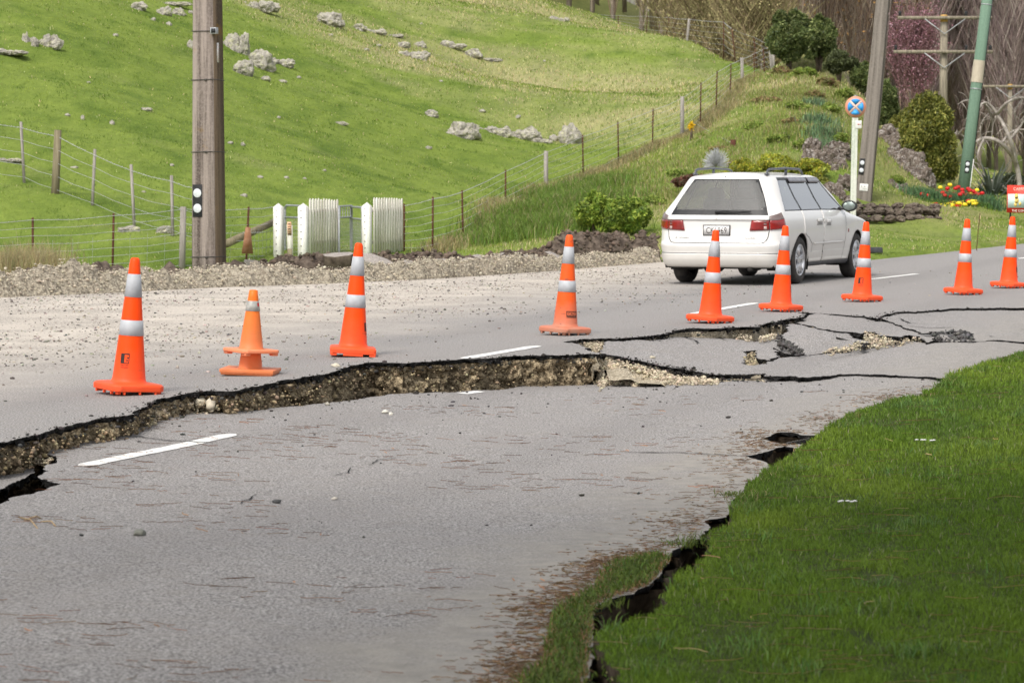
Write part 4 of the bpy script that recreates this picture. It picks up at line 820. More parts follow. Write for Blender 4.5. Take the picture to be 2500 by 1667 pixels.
def big_cone(kind):
    root = empty('traffic_cone'); H = .905; r0, r1 = .113, .031; zb = .072
    R = lambda z: r0 + (r1 - r0) * (z - zb) / (H - zb)
    mat = M['cone_dirty'] if kind == 'dirty' else M['cone']
    m_ = MB(); prof = [(.138, zb - .004), (.122, zb + .003), (.1155, zb + .012)] + [(R(zb + .03 + (H - zb - .05) * i / 12), zb + .03 + (H - zb - .05) * i / 12) for i in range(13)] + [(r1 * .9, H - .006), (r1 * .6, H), (.001, H)]
    m_.lathe(prof, 40, cap=False); m_.build('body', mat, root, smooth=True)
    # base: square with chamfered corners, lip, feet
    m_ = MB(); S = .19 if kind != 'square' else .185; c_ = .045 if kind != 'square' else .02
    o8 = lambda s, c: [(-s + c, -s), (s - c, -s), (s, -s + c), (s, s - c), (s - c, s), (-s + c, s), (-s, s - c), (-s, -s + c)]
    n8 = 8; rings = [(o8(S, c_), .019), (o8(S, c_), .055), (o8(S - .012, c_), zb - .006), (o8(S - .05, c_ + .01), zb)]
    vs = [(x, y, z) for pl, z in rings for x, y in pl]; fs = [tuple(range(7, -1, -1)), tuple(range(24, 32))]
    for r in range(3): fs += [(r * 8 + i, r * 8 + (i + 1) % 8, (r + 1) * 8 + (i + 1) % 8, (r + 1) * 8 + i) for i in range(8)]
    m_.add(vs, fs)
    if kind == 'square':
        for s_ in (-1, 1):
            m_.box((0, s_ * (S - .02), .015), (.16, .035, .03)); m_.box((s_ * (S - .02), 0, .015), (.035, .16, .03))
            m_.box((s_ * (S - .03), s_ * (S - .02), .015), (.05, .03, .03)); m_.box((s_ * (S - .03), -s_ * (S - .02), .015), (.05, .03, .03))
    else:
        for k in range(-3, 4):
            for s_ in (-1, 1):
                if abs(k) in (3, 1): continue
                m_.box((k * .057, s_ * (S - .014), .0095), (.014, .02, .021)); m_.box((s_ * (S - .014), k * .057, .0095), (.02, .014, .021))
        for a in (-1, 1):
            for b in (-1, 1): m_.box((a * (S - .045), b * (S - .045), .0095), (.03, .03, .021))
    bo = m_.build('base', mat, root, bevel=.003)
    for z0, z1 in ((.385, .488), (.642, .796)):
        m_ = MB(); m_.lathe([(R(z0) + .0005, z0), (R(z0) + .0028, z0 + .001), (R(z1) + .0028, z1 - .001), (R(z1) + .0005, z1)], 40, cap=False); m_.build('reflective_band', M['sleeve'], root, smooth=True)
    return root
def add_logo(root, ang, kind):
    r0, r1, zb, H = .113, .031, .072, .905; R0 = r0 - (r1 - r0) * zb / (H - zb) * 1; Re = r1
    par = (r0 + (r0 - r1) * zb / (H - zb), r1, H)
    th = math.radians(ang)
    if kind == 'F':
        # dark square with the letter cut out, two short lines of writing below
        w_, h_ = .031, .042; rects = [(-w_, -h_ * .6, -w_ + .022, h_), (-.009, -h_ * .6, -.003, h_ - .008), (-.009, h_ - .008, w_, h_), (w_ - .005, -h_ * .6, w_, h_), (-.009, -h_ * .6, w_, -h_ * .6 + .005),
                 (.012, .010, w_, .017), (.012, -.012, .020, .002), (.026, -.012, w_, .002)]
        t1 = text_tris('FULTON', .011); t2 = text_tris('HOGAN', .011)
        tr = [([(x * .9, z - .036) for x, z in t1[0]], t1[1]), ([(x * .9, z - .051) for x, z in t2[0]], t2[1])]
        vs, fs = wrap_patch(rects, tr, *par, th, .225)
    else:
        t1 = text_tris('CALC', .022); vs, fs = wrap_patch([(-.06, .016, .06, .022), (-.06, -.028, .06, -.016 - .001), (-.06, -.036, .06, -.032), (-.06, -.017, -.052, .017), (.052, -.017, .06, .017)], [([(x * 1.15, z) for x, z in t1[0]], t1[1])], *par, th, .19, .002)
    b = link('printed_mark', np_mesh('printed_mark', np.array(vs), fs), M['ink'], root); return b
# base bottom centre (photo px), spin, lean, kind, logo angle, label
cones = [((313, 961), 33, 3.4, 'std', ('F', -103), 'tall orange cone nearest the viewer with two silver bands, left of the small stacked cones'),
 ((861, 869), 4, 3.4, 'square', ('F', -12), 'tall orange cone with a plain square base, right of the small stacked cones'),
 ((1379, 817), 42, 2.7, 'dirty', ('C', -55), 'scuffed tall orange cone with a dirt covered base where the upper crack begins'),
 ((1733, 788), 50, 3.6, 'std', None, 'clean tall orange cone in front of the number plate of the white car'),
 ((1906, 760), 52, 3.0, 'std', ('F', -2), 'tall orange cone in front of the near rear wheel of the white car'),
 ((2104, 736), 47, 3.0, 'std', ('F', -112), 'tall orange cone with a black square mark in front of the car front wheel'),
 ((2351, 719), 40, 3.0, 'std', None, 'tall orange cone without a mark in front of the grass verge below the flower bed'),
 ((2462, 703), 44, 3.0, 'std', ('F', -20), 'tall orange cone cut by the right edge of the photo below the red cafe sign')]
for (px, py), sp, lean, kd, lg, lb in cones:
    r_ = big_cone(kd)
    if lg: add_logo(r_, lg[1] - sp, lg[0])
    p = hit(px, py, 0.0); r_.location = p + Vector((0, 0, .002 + .19 * math.sin(math.radians(lean)) * .6)); r_.rotation_euler = Matrix.Rotation(math.radians(lean), 3, 'Y').to_4x4().to_3x3().__matmul__(Matrix.Rotation(math.radians(sp), 3, 'Z')).to_euler()
    tag(r_, lb, 'traffic cone', 'orange cones along the fissure')
# the two short old cones, one dropped over the other
def small_cone(mat, upper):
    root = empty('short_cone'); H = .47; m_ = MB(); R = lambda z: .094 + (.030 - .094) * z / H
    prof = [(.100, .036)] + [(R(z), z) for z in np.linspace(.05, H - .004, 10)] + [(R(H) * .7, H), (R(H) * .62, H - .01), (R(H) * .55, H - .05)]
    m_.lathe(prof, 36, cap=False); m_.build('body', mat, root, smooth=True)
    m_ = MB(); S = .16 if upper else .198
    if upper:
        o8 = lambda s, c: [(-s + c, -s), (s - c, -s), (s, -s + c), (s, s - c), (s - c, s), (-s + c, s), (-s, s - c), (-s, -s + c)]
        m_.prism(o8(S, .03), .012, .038); [m_.box((a * .12, b * .12, .004), (.05, .05, .02)) for a in (-1, 1) for b in (-1, 1)]
        m_.build('base', M['cone_lid'], root, bevel=.006)
    else:
        m_.box((0, 0, .03), (2 * S, 2 * S, .024)); [m_.box((-S + .012 + k * (2 * S - .02) / 40, -S + .002, .014), (.005, .006, .012)) for k in range(41)]; m_.box((0, 0, .009), (2 * S - .02, 2 * S - .02, .018))
        m_.build('base', mat, root, bevel=.004)
    return root, R
lo, R = small_cone(M['cone_old'], False); p = hit(611, 914, 0.0); lo.location = p + Vector((0, 0, .004)); lo.rotation_euler = Matrix.Rotation(math.radians(2.3), 3, 'Y').__matmul__(Matrix.Rotation(math.radians(-4), 3, 'Z')).to_euler()
m_ = MB(); tag(lo, 'faded short orange cone underneath with a square ribbed base', 'traffic cone', 'short old cones stacked together')
up, R = small_cone(M['cone_old'], True); up.location = p + Vector((.006, -.004, .152)); up.rotation_euler = Matrix.Rotation(math.radians(2.6), 3, 'Y').__matmul__(Matrix.Rotation(math.radians(38), 3, 'Z')).to_euler()
m_ = MB(); m_.lathe([(R(.315) + .001, .315), (R(.315) + .003, .316), (R(.39) + .003, .389), (R(.39) + .001, .39)], 36, cap=False); m_.build('reflective_band', M['sleeve_old'], up, smooth=True)
vs, fs = wrap_patch([(-.012, -.013, .012, .013)], [], .094, .030, .47, math.radians(-38 - 30), .365, .0045); link('sticker', np_mesh('sticker', np.array(vs), fs), M['red_tape'], up)
tag(up, 'faded short orange cone dropped on top with a grey band and red sticker', 'traffic cone', 'short old cones stacked together')

# ------------------------------------------------------------------ POLES
def pole_mat(name, a, b, lich, streak=1.0):
    q = N(name); p = q.obj(); s = q.noise(q.scale(p, (1, 1, .035)), 9, 6, .72); n1 = q.noise(p, 2.2, 5, .65); n2 = q.noise(p, 30, 3, .7)
    c = q.mix(q.map(s, .40, .60, 0, streak), c4(*a), c4(*b)); c = q.mix(q.map(n2, .4, .7, 0, .35), c, c4(*[min(1, x * 1.35) for x in b])); c = q.mix(q.map(n1, .60, .74, 0, .75), c, c4(*lich))
    q.bump(q.math('ADD', n2, s), .4, .01); return q.fin(c, .9, .15)
M['conc'] = pole_mat('weathered_concrete', (.075, .058, .05), (.31, .26, .23), (.26, .16, .05)); M['conc2'] = pole_mat('grey_concrete', (.12, .105, .09), (.24, .21, .185), (.2, .17, .12)); M['green_pole'] = pole_mat('green_painted_pole', (.115, .185, .135), (.165, .245, .18), (.18, .24, .17), .5)
M['conc_shade_side'] = pole_mat('shade_painted_concrete', (.07, .05, .035), (.17, .125, .085), (.26, .15, .04)); M['steel'] = mottled('galvanised_steel', (.28, .29, .30), (.45, .46, .47), 18, .5, .2, .5, metal=.5); M['dark_steel'] = mottled('dark_wire', (.05, .045, .04), (.12, .11, .10), 20, .7, .2)  # pole side concrete: shade of the right face put into its darker orange-brown
M['black'] = mottled('matt_black', (.012, .013, .014), (.03, .03, .032), 12, .6, .1); M['reflector'] = mottled('reflector_disc', (.55, .57, .60), (.68, .70, .73), 30, .35, .1, .6)
M['white_plate'] = mottled('white_plate', (.62, .61, .58), (.75, .74, .71), 8, .5, .1)
def reflect_plate(parent, loc, w_, h_, rot):
    m_ = MB(); m_.box((0, 0, 0), (w_, .006, h_)); o = m_.build('reflector_plate', M['black'], parent, bevel=.001); o.location = loc; o.rotation_euler = rot
    for s_ in (-1, 1):
        d = MB(); d.lathe([(w_ * .43, 0), (w_ * .43, .003), (w_ * .40, .005)], 28); e = d.build('reflector_disc', M['reflector'], o); e.rotation_euler = (math.radians(90), 0, 0); e.location = (0, -.0035, s_ * h_ * .235)
    return o
def tapered(m_, w0, w1, d0, d1, H, chan=True):
    # I-shaped concrete pole: wide faces front and back, narrow recessed edges
    def sect(w_, d, z):
        c = .07 * min(w_, d); return [(-w_ / 2 + c, -d / 2, z), (w_ / 2 - c, -d / 2, z), (w_ / 2, -d / 2 + c, z), (w_ / 2, d / 2 - c, z), (w_ / 2 - c, d / 2, z), (-w_ / 2 + c, d / 2, z), (-w_ / 2, d / 2 - c, z), (-w_ / 2, -d / 2 + c, z)]
    n = 14; vs = []; 
    for i in range(n + 1): f = i / n; vs += sect(w0 + (w1 - w0) * f, d0 + (d1 - d0) * f, H * f)
    fs = [tuple(range(7, -1, -1)), tuple(range(n * 8, n * 8 + 8))] + [(r * 8 + i, r * 8 + (i + 1) % 8, (r + 1) * 8 + (i + 1) % 8, (r + 1) * 8 + i) for r in range(n) for i in range(8)]
    m_.add(vs, fs)
# big pole at left
b0 = V(480, 622, 45); root = empty('concrete_pole', (b0.x, b0.y, -.35)); H = 9.0
m_ = MB(); tapered(m_, .40, .27, .42, .28, H); bo = m_.build('shaft', M['conc'], root); root.rotation_euler = (0, 0, math.radians(-20)); sfb = MB(); sfb.add([(.2003, -.185, 0), (.2003, .185, 0), (.137, .125, H), (.137, -.125, H), (.2033, -.185, 0), (.2033, .185, 0), (.140, .125, H), (.140, -.125, H)], [(4, 5, 6, 7), (0, 4, 7, 3), (1, 2, 6, 5)]); sfb.build('side_face_shade', M['conc_shade_side'], root)  # thin overlay paints the pole's right face darker, as if shaded
m_ = MB()
def wat(z): return .40 - .13 * z / H
def sz(py): return V(480, py, 45).z + .35          # height on this pole seen at a view row
for py in (185, 350, 590):
    z = sz(py); a = wat(z) / 2 + .004; d = a + .012; m_ = MB(); m_.tube([(-a, -d, z), (a, -d, z + .01), (a, d, z), (-a, d, z - .01), (-a, -d, z)], .006, 6); m_.tube([(a * .2, -d - .006, z + .004), (a * .42, -d - .006, z + .004)], .013, 6); m_.build('wire_band', M['dark_steel'], root)
z = sz(73); a = wat(z) / 2; m_ = MB(); m_.tube([(-a - .004, -a - .018, z), (a + .01, -a - .018, z)], .006, 6); m_.build('wire_band', M['dark_steel'], root)
m_ = MB(); m_.box((a + .03, -a - .02, z), (.10, .08, .095)); e = m_.build('meter_box', M['steel'], root, bevel=.004); m_ = MB(); m_.box((a + .035, -a - .062, z), (.07, .006, .065)); m_.build('cover', M['black'], e)
z = sz(122); a = wat(z) / 2; m_ = MB(); m_.box((a + .003, -.02, z), (.006, .065, .29)); e = m_.build('number_plate', M['white_plate'], root)
m_ = MB()
for i, ch in enumerate('14235'):
    t = text_tris(ch, .035); m_.add([(a + .0075, -.02 + x, z + .10 - i * .05 + y) for x, y in t[0]], t[1])
m_.build('plate_digits', M['red_tape'], e)
z = sz(461); reflect_plate(root, (-.085, -wat(z) / 2 - .016, z), .155, .485, (0, 0, 0))
m_ = MB(); m_.tube([(-.215, .12, .1), (-.205, .12, 1.9)], .010, 8); m_.build('white_conduit', M['white_plate'], root)
m_ = MB(); z = sz(150); a = wat(z) / 2; m_.tube([(-a - .005, 0, z + .10), (-a - .03, 0, z + .04), (-a - .03, 0, z - .06), (-a - .005, 0, z - .14)], .008, 6); m_.tube([(-a - .01, 0, z + .02), (-a - .05, 0, z + .02)], .012, 6); m_.build('cable_loop', M['black'], root)
tag(root, 'big brown stained concrete power pole with a two disc reflector left of the gate', 'power pole')
# leaning grey pole behind the sign
b1 = V(1978, 478, 68); root = empty('concrete_pole', (b1.x, b1.y, b1.z - .4)); m_ = MB(); tapered(m_, .36, .24, .34, .24, 8); m_.box((.183, -.02, 3.9), (.012, .05, 7.8)); m_.build('shaft', M['conc2'], root)
root.rotation_euler = (0, math.radians(5.2), math.radians(-14)); zz = lambda py: V(1978, py, 68).z - b1.z + .4
reflect_plate(root, (-.09, -.172, zz(383)), .115, .36, (0, math.radians(1), 0))
z = zz(430); m_ = MB(); m_.box((0, -.174, z), (.19, .006, .16)); e = m_.build('number_plate', M['white_plate'], root, bevel=.001)
for s_, x_, z_, h_ in (('2', -.055, .015, .045), ('6', .02, .02, .04), ('70041', .025, -.03, .022)):
    t = text_tris(s_, h_); m_ = MB(); m_.add([(x + x_, -.1785, z + y + z_) for x, y in t[0]], t[1]); m_.build('plate_digits', M['dark_steel'], e)
tag(root, 'leaning grey concrete pole right behind the round blue sign', 'power pole')
# green pole
b2 = V(2208, 452, 78); root = empty('green_pole', (b2.x, b2.y, b2.z - .3)); m_ = MB(); m_.lathe([(.165, 0), (.150, 2.0), (.135, 7.5)], 24); m_.build('shaft', M['green_pole'], root, smooth=True)
root.rotation_euler = (0, math.radians(6.6), 0); rr = lambda z: .165 - .004 * z; zz = lambda py: V(2211, py, 78).z - b2.z + .3
z0, z1 = zz(188), zz(137); M['band_paint'] = mottled('faded_band', (.42, .36, .28), (.50, .44, .34), 6, .7, .1); m_ = MB(); m_.lathe([(rr(z0) + .004, z0), (rr(z1) + .004, z1)], 24, cap=False); m_.build('painted_band', M['band_paint'], root, smooth=True)
for py in (203, 8): z = zz(py); m_ = MB(); m_.lathe([(rr(z) + .003, z - .012), (rr(z) + .008, z), (rr(z) + .003, z + .012)], 24, cap=False); m_.build('steel_strap', M['steel'], root, smooth=True)
reflect_plate(root, (.0, -rr(1.4) - .006, zz(383)), .115, .32, (0, 0, 0)); m_ = MB(); m_.tube([(rr(0) * .92, -.05, .3), (rr(7) * .95, -.05, 7.3)], .012, 6); m_.build('cable_guard', M['black'], root); m_ = MB(); m_.tube([(rr(0) * .9, -.07, .0), (rr(1) * .95, -.07, 1.3)], .012, 6); m_.build('white_conduit', M['white_plate'], root)
tag(root, 'leaning green painted round pole with a beige band and two disc reflector', 'power pole')
# distant timber poles with crossarms
M['timber'] = mottled('weathered_timber', (.15, .13, .10), (.31, .27, .20), 3, .9, .3, stretch=(6, 6, .6)); M['lichen_top'] = mottled('orange_lichen', (.40, .22, .05), (.45, .28, .09), 8, .9)
def xpole(px, base_py, Y, top_py, arms, lb, r=.15):
    base = V(px, base_py, Y); top = V(px, top_py, Y); root = empty('timber_pole', base); H = top.z - base.z
    m_ = MB(); m_.lathe([(r, -1), (r * .8, H)], 14); m_.build('shaft', M['timber'], root, smooth=True)
    m_ = MB(); m_.lathe([(r * .83, H - .02), (r * .83, H + .22), (r * .6, H + .25)], 14); m_.build('pole_cap', M['lichen_top'], root, smooth=True)
    for apy, wl, wr in arms:
        z = V(px, apy, Y).z - base.z; a = MB(); a.box(((wr - wl) / 2, -r - .05, z), (wl + wr, .10, .12)); ar = a.build('crossarm', M['timber'], root)
        b = MB(); b.tube([(-.75, -r - .10, z - .05), (0, -r - .02, z - .6), (.75, -r - .10, z - .05)], .022, 6); b.build('brace', M['steel'], root)
        for x in (-wl + .08, wr - .1, wr * .45): i_ = MB(); i_.lathe([(.03, 0), (.06, .04), (.05, .10), (.065, .14), (.03, .2)], 10, Matrix.Translation((x, -r - .05, z + .05))); i_.build('insulator', M['black'], ar)
    return tag(root, lb, 'power pole')
xpole(2166, 300, 112, 50, [(42, 1.75, 1.75), (120, 1.9, 1.8)], 'timber power pole with two crossarms between the bushes and the green pole', .17)
xpole(2271, 400, 170, 150, [(136, 2.3, 2.6)], 'faint timber pole with one crossarm right of the green pole', .15)
xpole(2318, 425, 150, 205, [(199, 1.9, 1.9)], 'timber pole with an orange top above the red cafe sign', .15)

# ------------------------------------------------------------------ NO STOPPING SIGN
b3 = V(1958, 512, 64); root = empty('road_sign', (b3.x, b3.y, b3.z - .3)); root.rotation_euler = (0, math.radians(.9), 0); zz = lambda py: V(1958, py, 64).z - b3.z + .3
M['white_post'] = pole_mat('peeling_white_post', (.38, .42, .34), (.66, .66, .60), (.35, .40, .28)); m_ = MB(); m_.box((0, 0, zz(270) / 2), (.125, .10, zz(270))); m_.build('post', M['white_post'], root, bevel=.01)
M['sign_red'] = mottled('sunbleached_red', (.60, .24, .15), (.68, .32, .22), 6, .5, .05); M['sign_blue'] = mottled('sign_blue', (.03, .27, .66), (.05, .33, .74), 6, .45, .05)
zc = zz(246); R90 = Matrix.Translation((0, -.06, zc)) @ Matrix.Rotation(math.radians(90), 4, 'X')
m_ = MB(); m_.lathe([(.225, -.002), (.225, .002)], 48, R90); d = m_.build('sign_disc', M['sign_red'], root)
m_ = MB()
for k in range(4):
    a0 = math.radians(45 + 90 * k); gap = .026; Rr = .172; pts = []
    s_ = math.asin(gap / Rr); c_ = gap * math.sqrt(2)
    pts.append((c_ * math.cos(a0 + math.pi / 4), c_ * math.sin(a0 + math.pi / 4)))
    for j in range(13): a = a0 + s_ + (math.pi / 2 - 2 * s_) * j / 12; pts.append((Rr * math.cos(a), Rr * math.sin(a)))
    m_.prism(pts, .003, .006, R90)
m_.build('blue_quadrant', M['sign_blue'], d)
m_ = MB(); cross = [];
for k in range(2):
    a = math.radians(45 + 90 * k); m_.prism([(x * math.cos(a) - y * math.sin(a), x * math.sin(a) + y * math.cos(a)) for x, y in ((-.178, -.022), (.178, -.022), (.178, .022), (-.178, .022))], .0028 + .0004 * k, .0046 + .0004 * k, R90)
M['pale_cross'] = mottled('bleached_cross', (.62, .45, .38), (.70, .52, .45), 8, .5); m_.build('cross', M['pale_cross'], d)
z = zz(286); m_ = MB(); m_.box((.07, -.058, z), (.135, .004, .165)); e = m_.build('side_plate', M['white_plate'], root, bevel=.001); m_ = MB(); m_.prism([(-.045, -.006), (.0, -.006), (.0, -.018), (.03, 0), (.0, .018), (.0, .006), (-.045, .006)], 0, .002, Matrix.Translation((.075, -.061, z)) @ Matrix.Rotation(math.radians(90), 4, 'X') @ Matrix.Rotation(math.pi, 4, 'Z')); m_.build('arrow', M['red_tape'], e)
m_ = MB(); m_.box((0, -.03, zc + .235), (.08, .03, .02)); m_.build('bracket', M['steel'], root)
tag(root, 'round blue and red no stopping sign on a peeling white post beside the car', 'road sign')

# ------------------------------------------------------------------ CAFE BOARD
b4 = V(2345, 520, 70); root = empty('cafe_sign', (b4.x, b4.y, gz(b4.x, b4.y))); g0 = root.location.z; M['sign_bright'] = mottled('red_board', (.60, .03, .015), (.68, .05, .03), 5, .5, .05)
zt, zb_ = V(2345, 426, 70).z - g0, V(2345, 489, 70).z - g0; W = .92; xc = .12; hh = zt - zb_
root.rotation_euler = (0, math.radians(.8), 0)
m_ = MB(); m_.box((xc, 0, (zt + zb_) / 2), (W, .03, hh)); bd = m_.build('board', M['sign_bright'], root)
M['cream'] = mottled('cream_print', (.72, .66, .55), (.80, .75, .64), 10, .6); M['sky_print'] = mottled('pale_blue_print', (.50, .66, .66), (.62, .72, .68), 6, .6); M['tan_print'] = mottled('tan_print', (.62, .42, .20), (.72, .55, .30), 6, .6); M['yel_print'] = mottled('yellow_print', (.75, .52, .12), (.8, .6, .2), 6, .6)
def flat_text(s, size, x, z, par, mat, y=-.0185, sx=1.0):
    t = text_tris(s, size); m = MB(); m.add([(x + a * sx, y, z + b) for a, b in t[0]], t[1]); return m.build('lettering', mat, par)
flat_text('CAFFE L\'AFFARE', hh * .115, xc, zt - hh * .13, bd, M['cream'], sx=.88); flat_text('EST. 1990', hh * .05, xc + W * .28, zt - hh * .27, bd, M['cream']); flat_text('THE COFFEE BUSINESS', hh * .085, xc, zb_ + hh * .075, bd, M['cream'], sx=.88)
m_ = MB(); m_.box((xc - W * .23, -.017, zb_ + hh * .43), (W * .50, .004, hh * .50)); pc = m_.build('picture', M['sky_print'], bd); m_ = MB(); m_.box((xc + W * .25, -.017, zb_ + hh * .43), (W * .46, .004, hh * .50)); m_.build('picture', M['tan_print'], bd)
m_ = MB(); 
for x, z, r in ((-.28, .60, .045), (-.27, .45, .05), (-.30, .30, .035), (-.18, .33, .03), (.18, .55, .05), (.30, .40, .06), (.2, .28, .04)): m_ = MB(); m_.lathe([(r * 1.0, 0), (r, .002)], 14, Matrix.Translation((xc + x * W * .95, -.0195, zb_ + hh * z)) @ Matrix.Rotation(math.radians(90), 4, 'X') @ Matrix.Scale(1.5, 4, (0, 1, 0))); m_.build('printed_shape', M['yel_print'], bd)
for s_ in (-1, 1): m_ = MB(); m_.box((xc + s_ * W * .4, .035, zt / 2), (.04, .03, zt)); m_.build('leg', M['dark_steel'], root)
tag(root, 'red cafe board with white lettering and a picture at the right edge', 'sign')
# rubber bases with bent wire
def wire_base(px, py, Y, w_, wire, lb):
    b = V(px, py, Y); b.z = gz(b.x, b.y); root = empty('rubber_base', b); m_ = MB(); m_.box((0, 0, .06), (w_, .22, .10), taper=.95); m_.build('rubber_block', M['rubber'], root, bevel=.015)
    m_ = MB(); m_.tube([(x, 0, z) for x, z in wire], .007, 6); m_.build('bent_wire', M['rust'], root); return tag(root, lb, 'sign base')
M['rubber'] = mottled('black_rubber', (.025, .027, .03), (.06, .062, .066), 12, .7); M['rust'] = mottled('rusty_steel', (.055, .022, .014), (.12, .045, .026), 25, .9, .5)
wire_base(2270, 548, 56, .50, [(-.12, .08), (-.17, .25), (-.22, .38), (-.20, .55), (-.19, .75), (-.17, .9), (-.16, 1.05)], 'black rubber sign base with a tall bent wire left of the cafe board')
wire_base(2005, 570, 52.5, .33, [(-.09, .06), (-.09, .22), (-.12, .23)], 'low grey rubber base with a short wire behind the cone at the front wheel')
# ------------------------------------------------------------------ FENCES
M['grey_wood'] = mottled('grey_batten', (.20, .18, .16), (.36, .33, .29), 3, .9, .4, stretch=(8, 8, .5)); M['brown_wood'] = mottled('brown_round_post', (.13, .11, .065), (.27, .23, .15), 3, .9, .4, stretch=(8, 8, .5)); M['wire'] = mottled('fence_wire', (.36, .37, .37), (.5, .51, .5), 20, .5, .1, .4, metal=.3)
M['old_white'] = pole_mat('old_white_paint', (.40, .37, .31), (.70, .68, .61), (.34, .30, .24)); M['white_wood'] = pole_mat('white_painted_wood', (.52, .50, .45), (.76, .745, .70), (.40, .36, .29))
def fence(name, posts, nw, lb, wires=None, fr=(0.04, .96), net=False, sag=.02):
    root = empty(name, V(posts[0][0], posts[0][2], posts[0][3])); o = root.location; tops = []; bots = []
    for x, ty, by, Y, kd, lean in posts:
        t = V(x + lean, ty, Y); b = V(x, by, Y); d = Vector((0, 0, .3)); m_ = MB()
        if kd == 'rust':
            for dx, dy, sx, sy in ((0, 0, .045, .008), (0, .012, .008, .03)): pass
            m_.tube([b - d - o, t - o], .021, 5); mt = M['rust']
        elif kd == 'batten': m_.tube([b - d - o, t - o], .030, 4); mt = M['grey_wood']
        elif kd == 'strainer': m_.tube([b - d - o, t - o], [.062, .055], 10); mt = M['grey_wood']
        elif kd == 'round': m_.tube([b - d - o, t - o], [.085, .07], 12); mt = M['brown_wood']
        if kd != 'none': m_.build('post', mt, root)
        tops.append(t); bots.append(b)
    for k in range(nw):
        f = fr[0] + (fr[1] - fr[0]) * k / (nw - 1); pts = []
        for i in range(len(tops)):
            p = bots[i].lerp(tops[i], f) + Vector((0, -.03, 0)); pts.append(p - o)
            if i < len(tops) - 1: q_ = bots[i + 1].lerp(tops[i + 1], f) + Vector((0, -.03, 0)); pts.append(p.lerp(q_, .5) - o - Vector((0, 0, sag * random.uniform(.4, 1.6))))
        m_ = MB(); m_.tube(pts, .0055 if k == nw - 1 else .0042, 4, caps=False)
        if k == nw - 1 or (net and k == nw // 2):
            for i in range(len(pts) - 1):
                L = (pts[i + 1] - pts[i]).length
                for j in range(int(L / .16)): c = pts[i].lerp(pts[i + 1], (j + .5) / max(1, int(L / .16))); m_.tube([c + Vector((-.012, 0, -.016)), c + Vector((.012, 0, .016))], .004, 3)
        m_.build('wire', M['wire'], root)
    if net:
        m_ = MB()
        for i in range(len(tops) - 1):
            L = (tops[i + 1] - tops[i]).length; n = int(L / .30)
            for j in range(1, n): a = bots[i].lerp(bots[i + 1], j / n); b = tops[i].lerp(tops[i + 1], j / n); m_.tube([a + Vector((0, -.03, 0)) - o, a.lerp(b, .62) + Vector((0, -.03, 0)) - o], .0028, 3, caps=False)
        m_.build('netting', M['wire'], root)
    return tag(root, lb, 'fence', 'wire fences of the paddock')
fence('wire_fence', [(-60,505,640,52.5,'rust',0),(75,500,638,53,'rust',0),(257,490,630,53.5,'rust',4),(417,475,615,54,'strainer',4),(563,475,612,55,'rust',8),(630,470,606,57.2,'none',0)], 8, 'roadside wire and netting fence from the left edge to the gate', net=True)
fence('wire_fence', [(-40,262,400,60.5,'batten',0),(57,280,418,60,'batten',-9),(125,299,446,58.5,'round',8),(210,343,476,58,'batten',8),(310,378,518,56.5,'batten',-9),(397,403,540,55.5,'batten',-3),(458,420,560,54.6,'strainer',4)], 5, 'older batten fence climbing the paddock behind the big pole', fr=(.08, .9))
pf = [(928,468,590,58.6,'rust',0),(993,452,585,58,'rust',1),(1064,437,562,62,'rust',-3),(1161,390,502,70,'rust',0),(1254,347,446,77,'strainer',0),(1340,310,418,79,'rust',-2),(1421,280,379,82,'rust',-2),(1498,250,347,84,'rust',2),(1567,222,322,86,'strainer',0),(1608,190,290,87,'rust',2),(1644,163,260,89,'rust',3),(1676,145,224,95,'rust',3),(1706,133,212,102,'strainer',-2),(1735,122,195,108,'rust',-4),(1759,110,190,110,'rust',-6),(1776,105,178,111,'strainer',-8)]
fence('wire_fence', pf, 8, 'long wire fence climbing the hill right of the white gate', net=False)
fence('wire_fence', [(1776,105,165,112,'strainer',0),(1740,85,152,114,'rust',-9),(1691,66,140,113,'rust',-10),(1662,50,124,118,'rust',0),(1575,44,110,128,'strainer',8),(1525,40,98,134,'rust',12),(1482,37,94,139,'rust',5),(1420,36,70,146,'rust',0),(1366,33,58,150,'strainer',0),(1320,42,60,150,'rust',0)], 6, 'wire fence along the crest of the hill in front of the bare trees', fr=(.1, .98))
m_ = MB(); a, b = V(520, 560, 54.5), V(636, 507, 57.3); m_.tube([a, b], [.075, .065], 12); tag(m_.build('brace_log', M['brown_wood']), 'fallen grey log propped between the big pole and the gate post', 'log')
m_ = MB(); a, b = V(1600, 285, 84), V(1684, 330, 77); m_.tube([a, a.lerp(b, .5) - Vector((0, 0, .03)), b], .005, 4); st = MB(); st.tube([b - Vector((0, 0, .3)), b + Vector((0, 0, .10))], .07, 8); s_ = st.build('stake', M['rust']); m_.build('stay_wire', M['wire'], s_); tag(s_, 'short rusty stake holding a stay wire on the bank above the car', 'stake')
m_ = MB(); p = V(568, 588, 52); m_.box((0, 0, .27), (.20, .012, .46), taper=.42); o = m_.build('rusty_plate', M['rusty_plate'] if 'rusty_plate' in M else mottled('rusty_sheet', (.22, .09, .04), (.34, .19, .12), 8, .9)); o.location = p; o.rotation_euler = (0, .03, .2); tag(o, 'leaning triangular rusty sheet below the fence left of the gate', 'metal sheet')
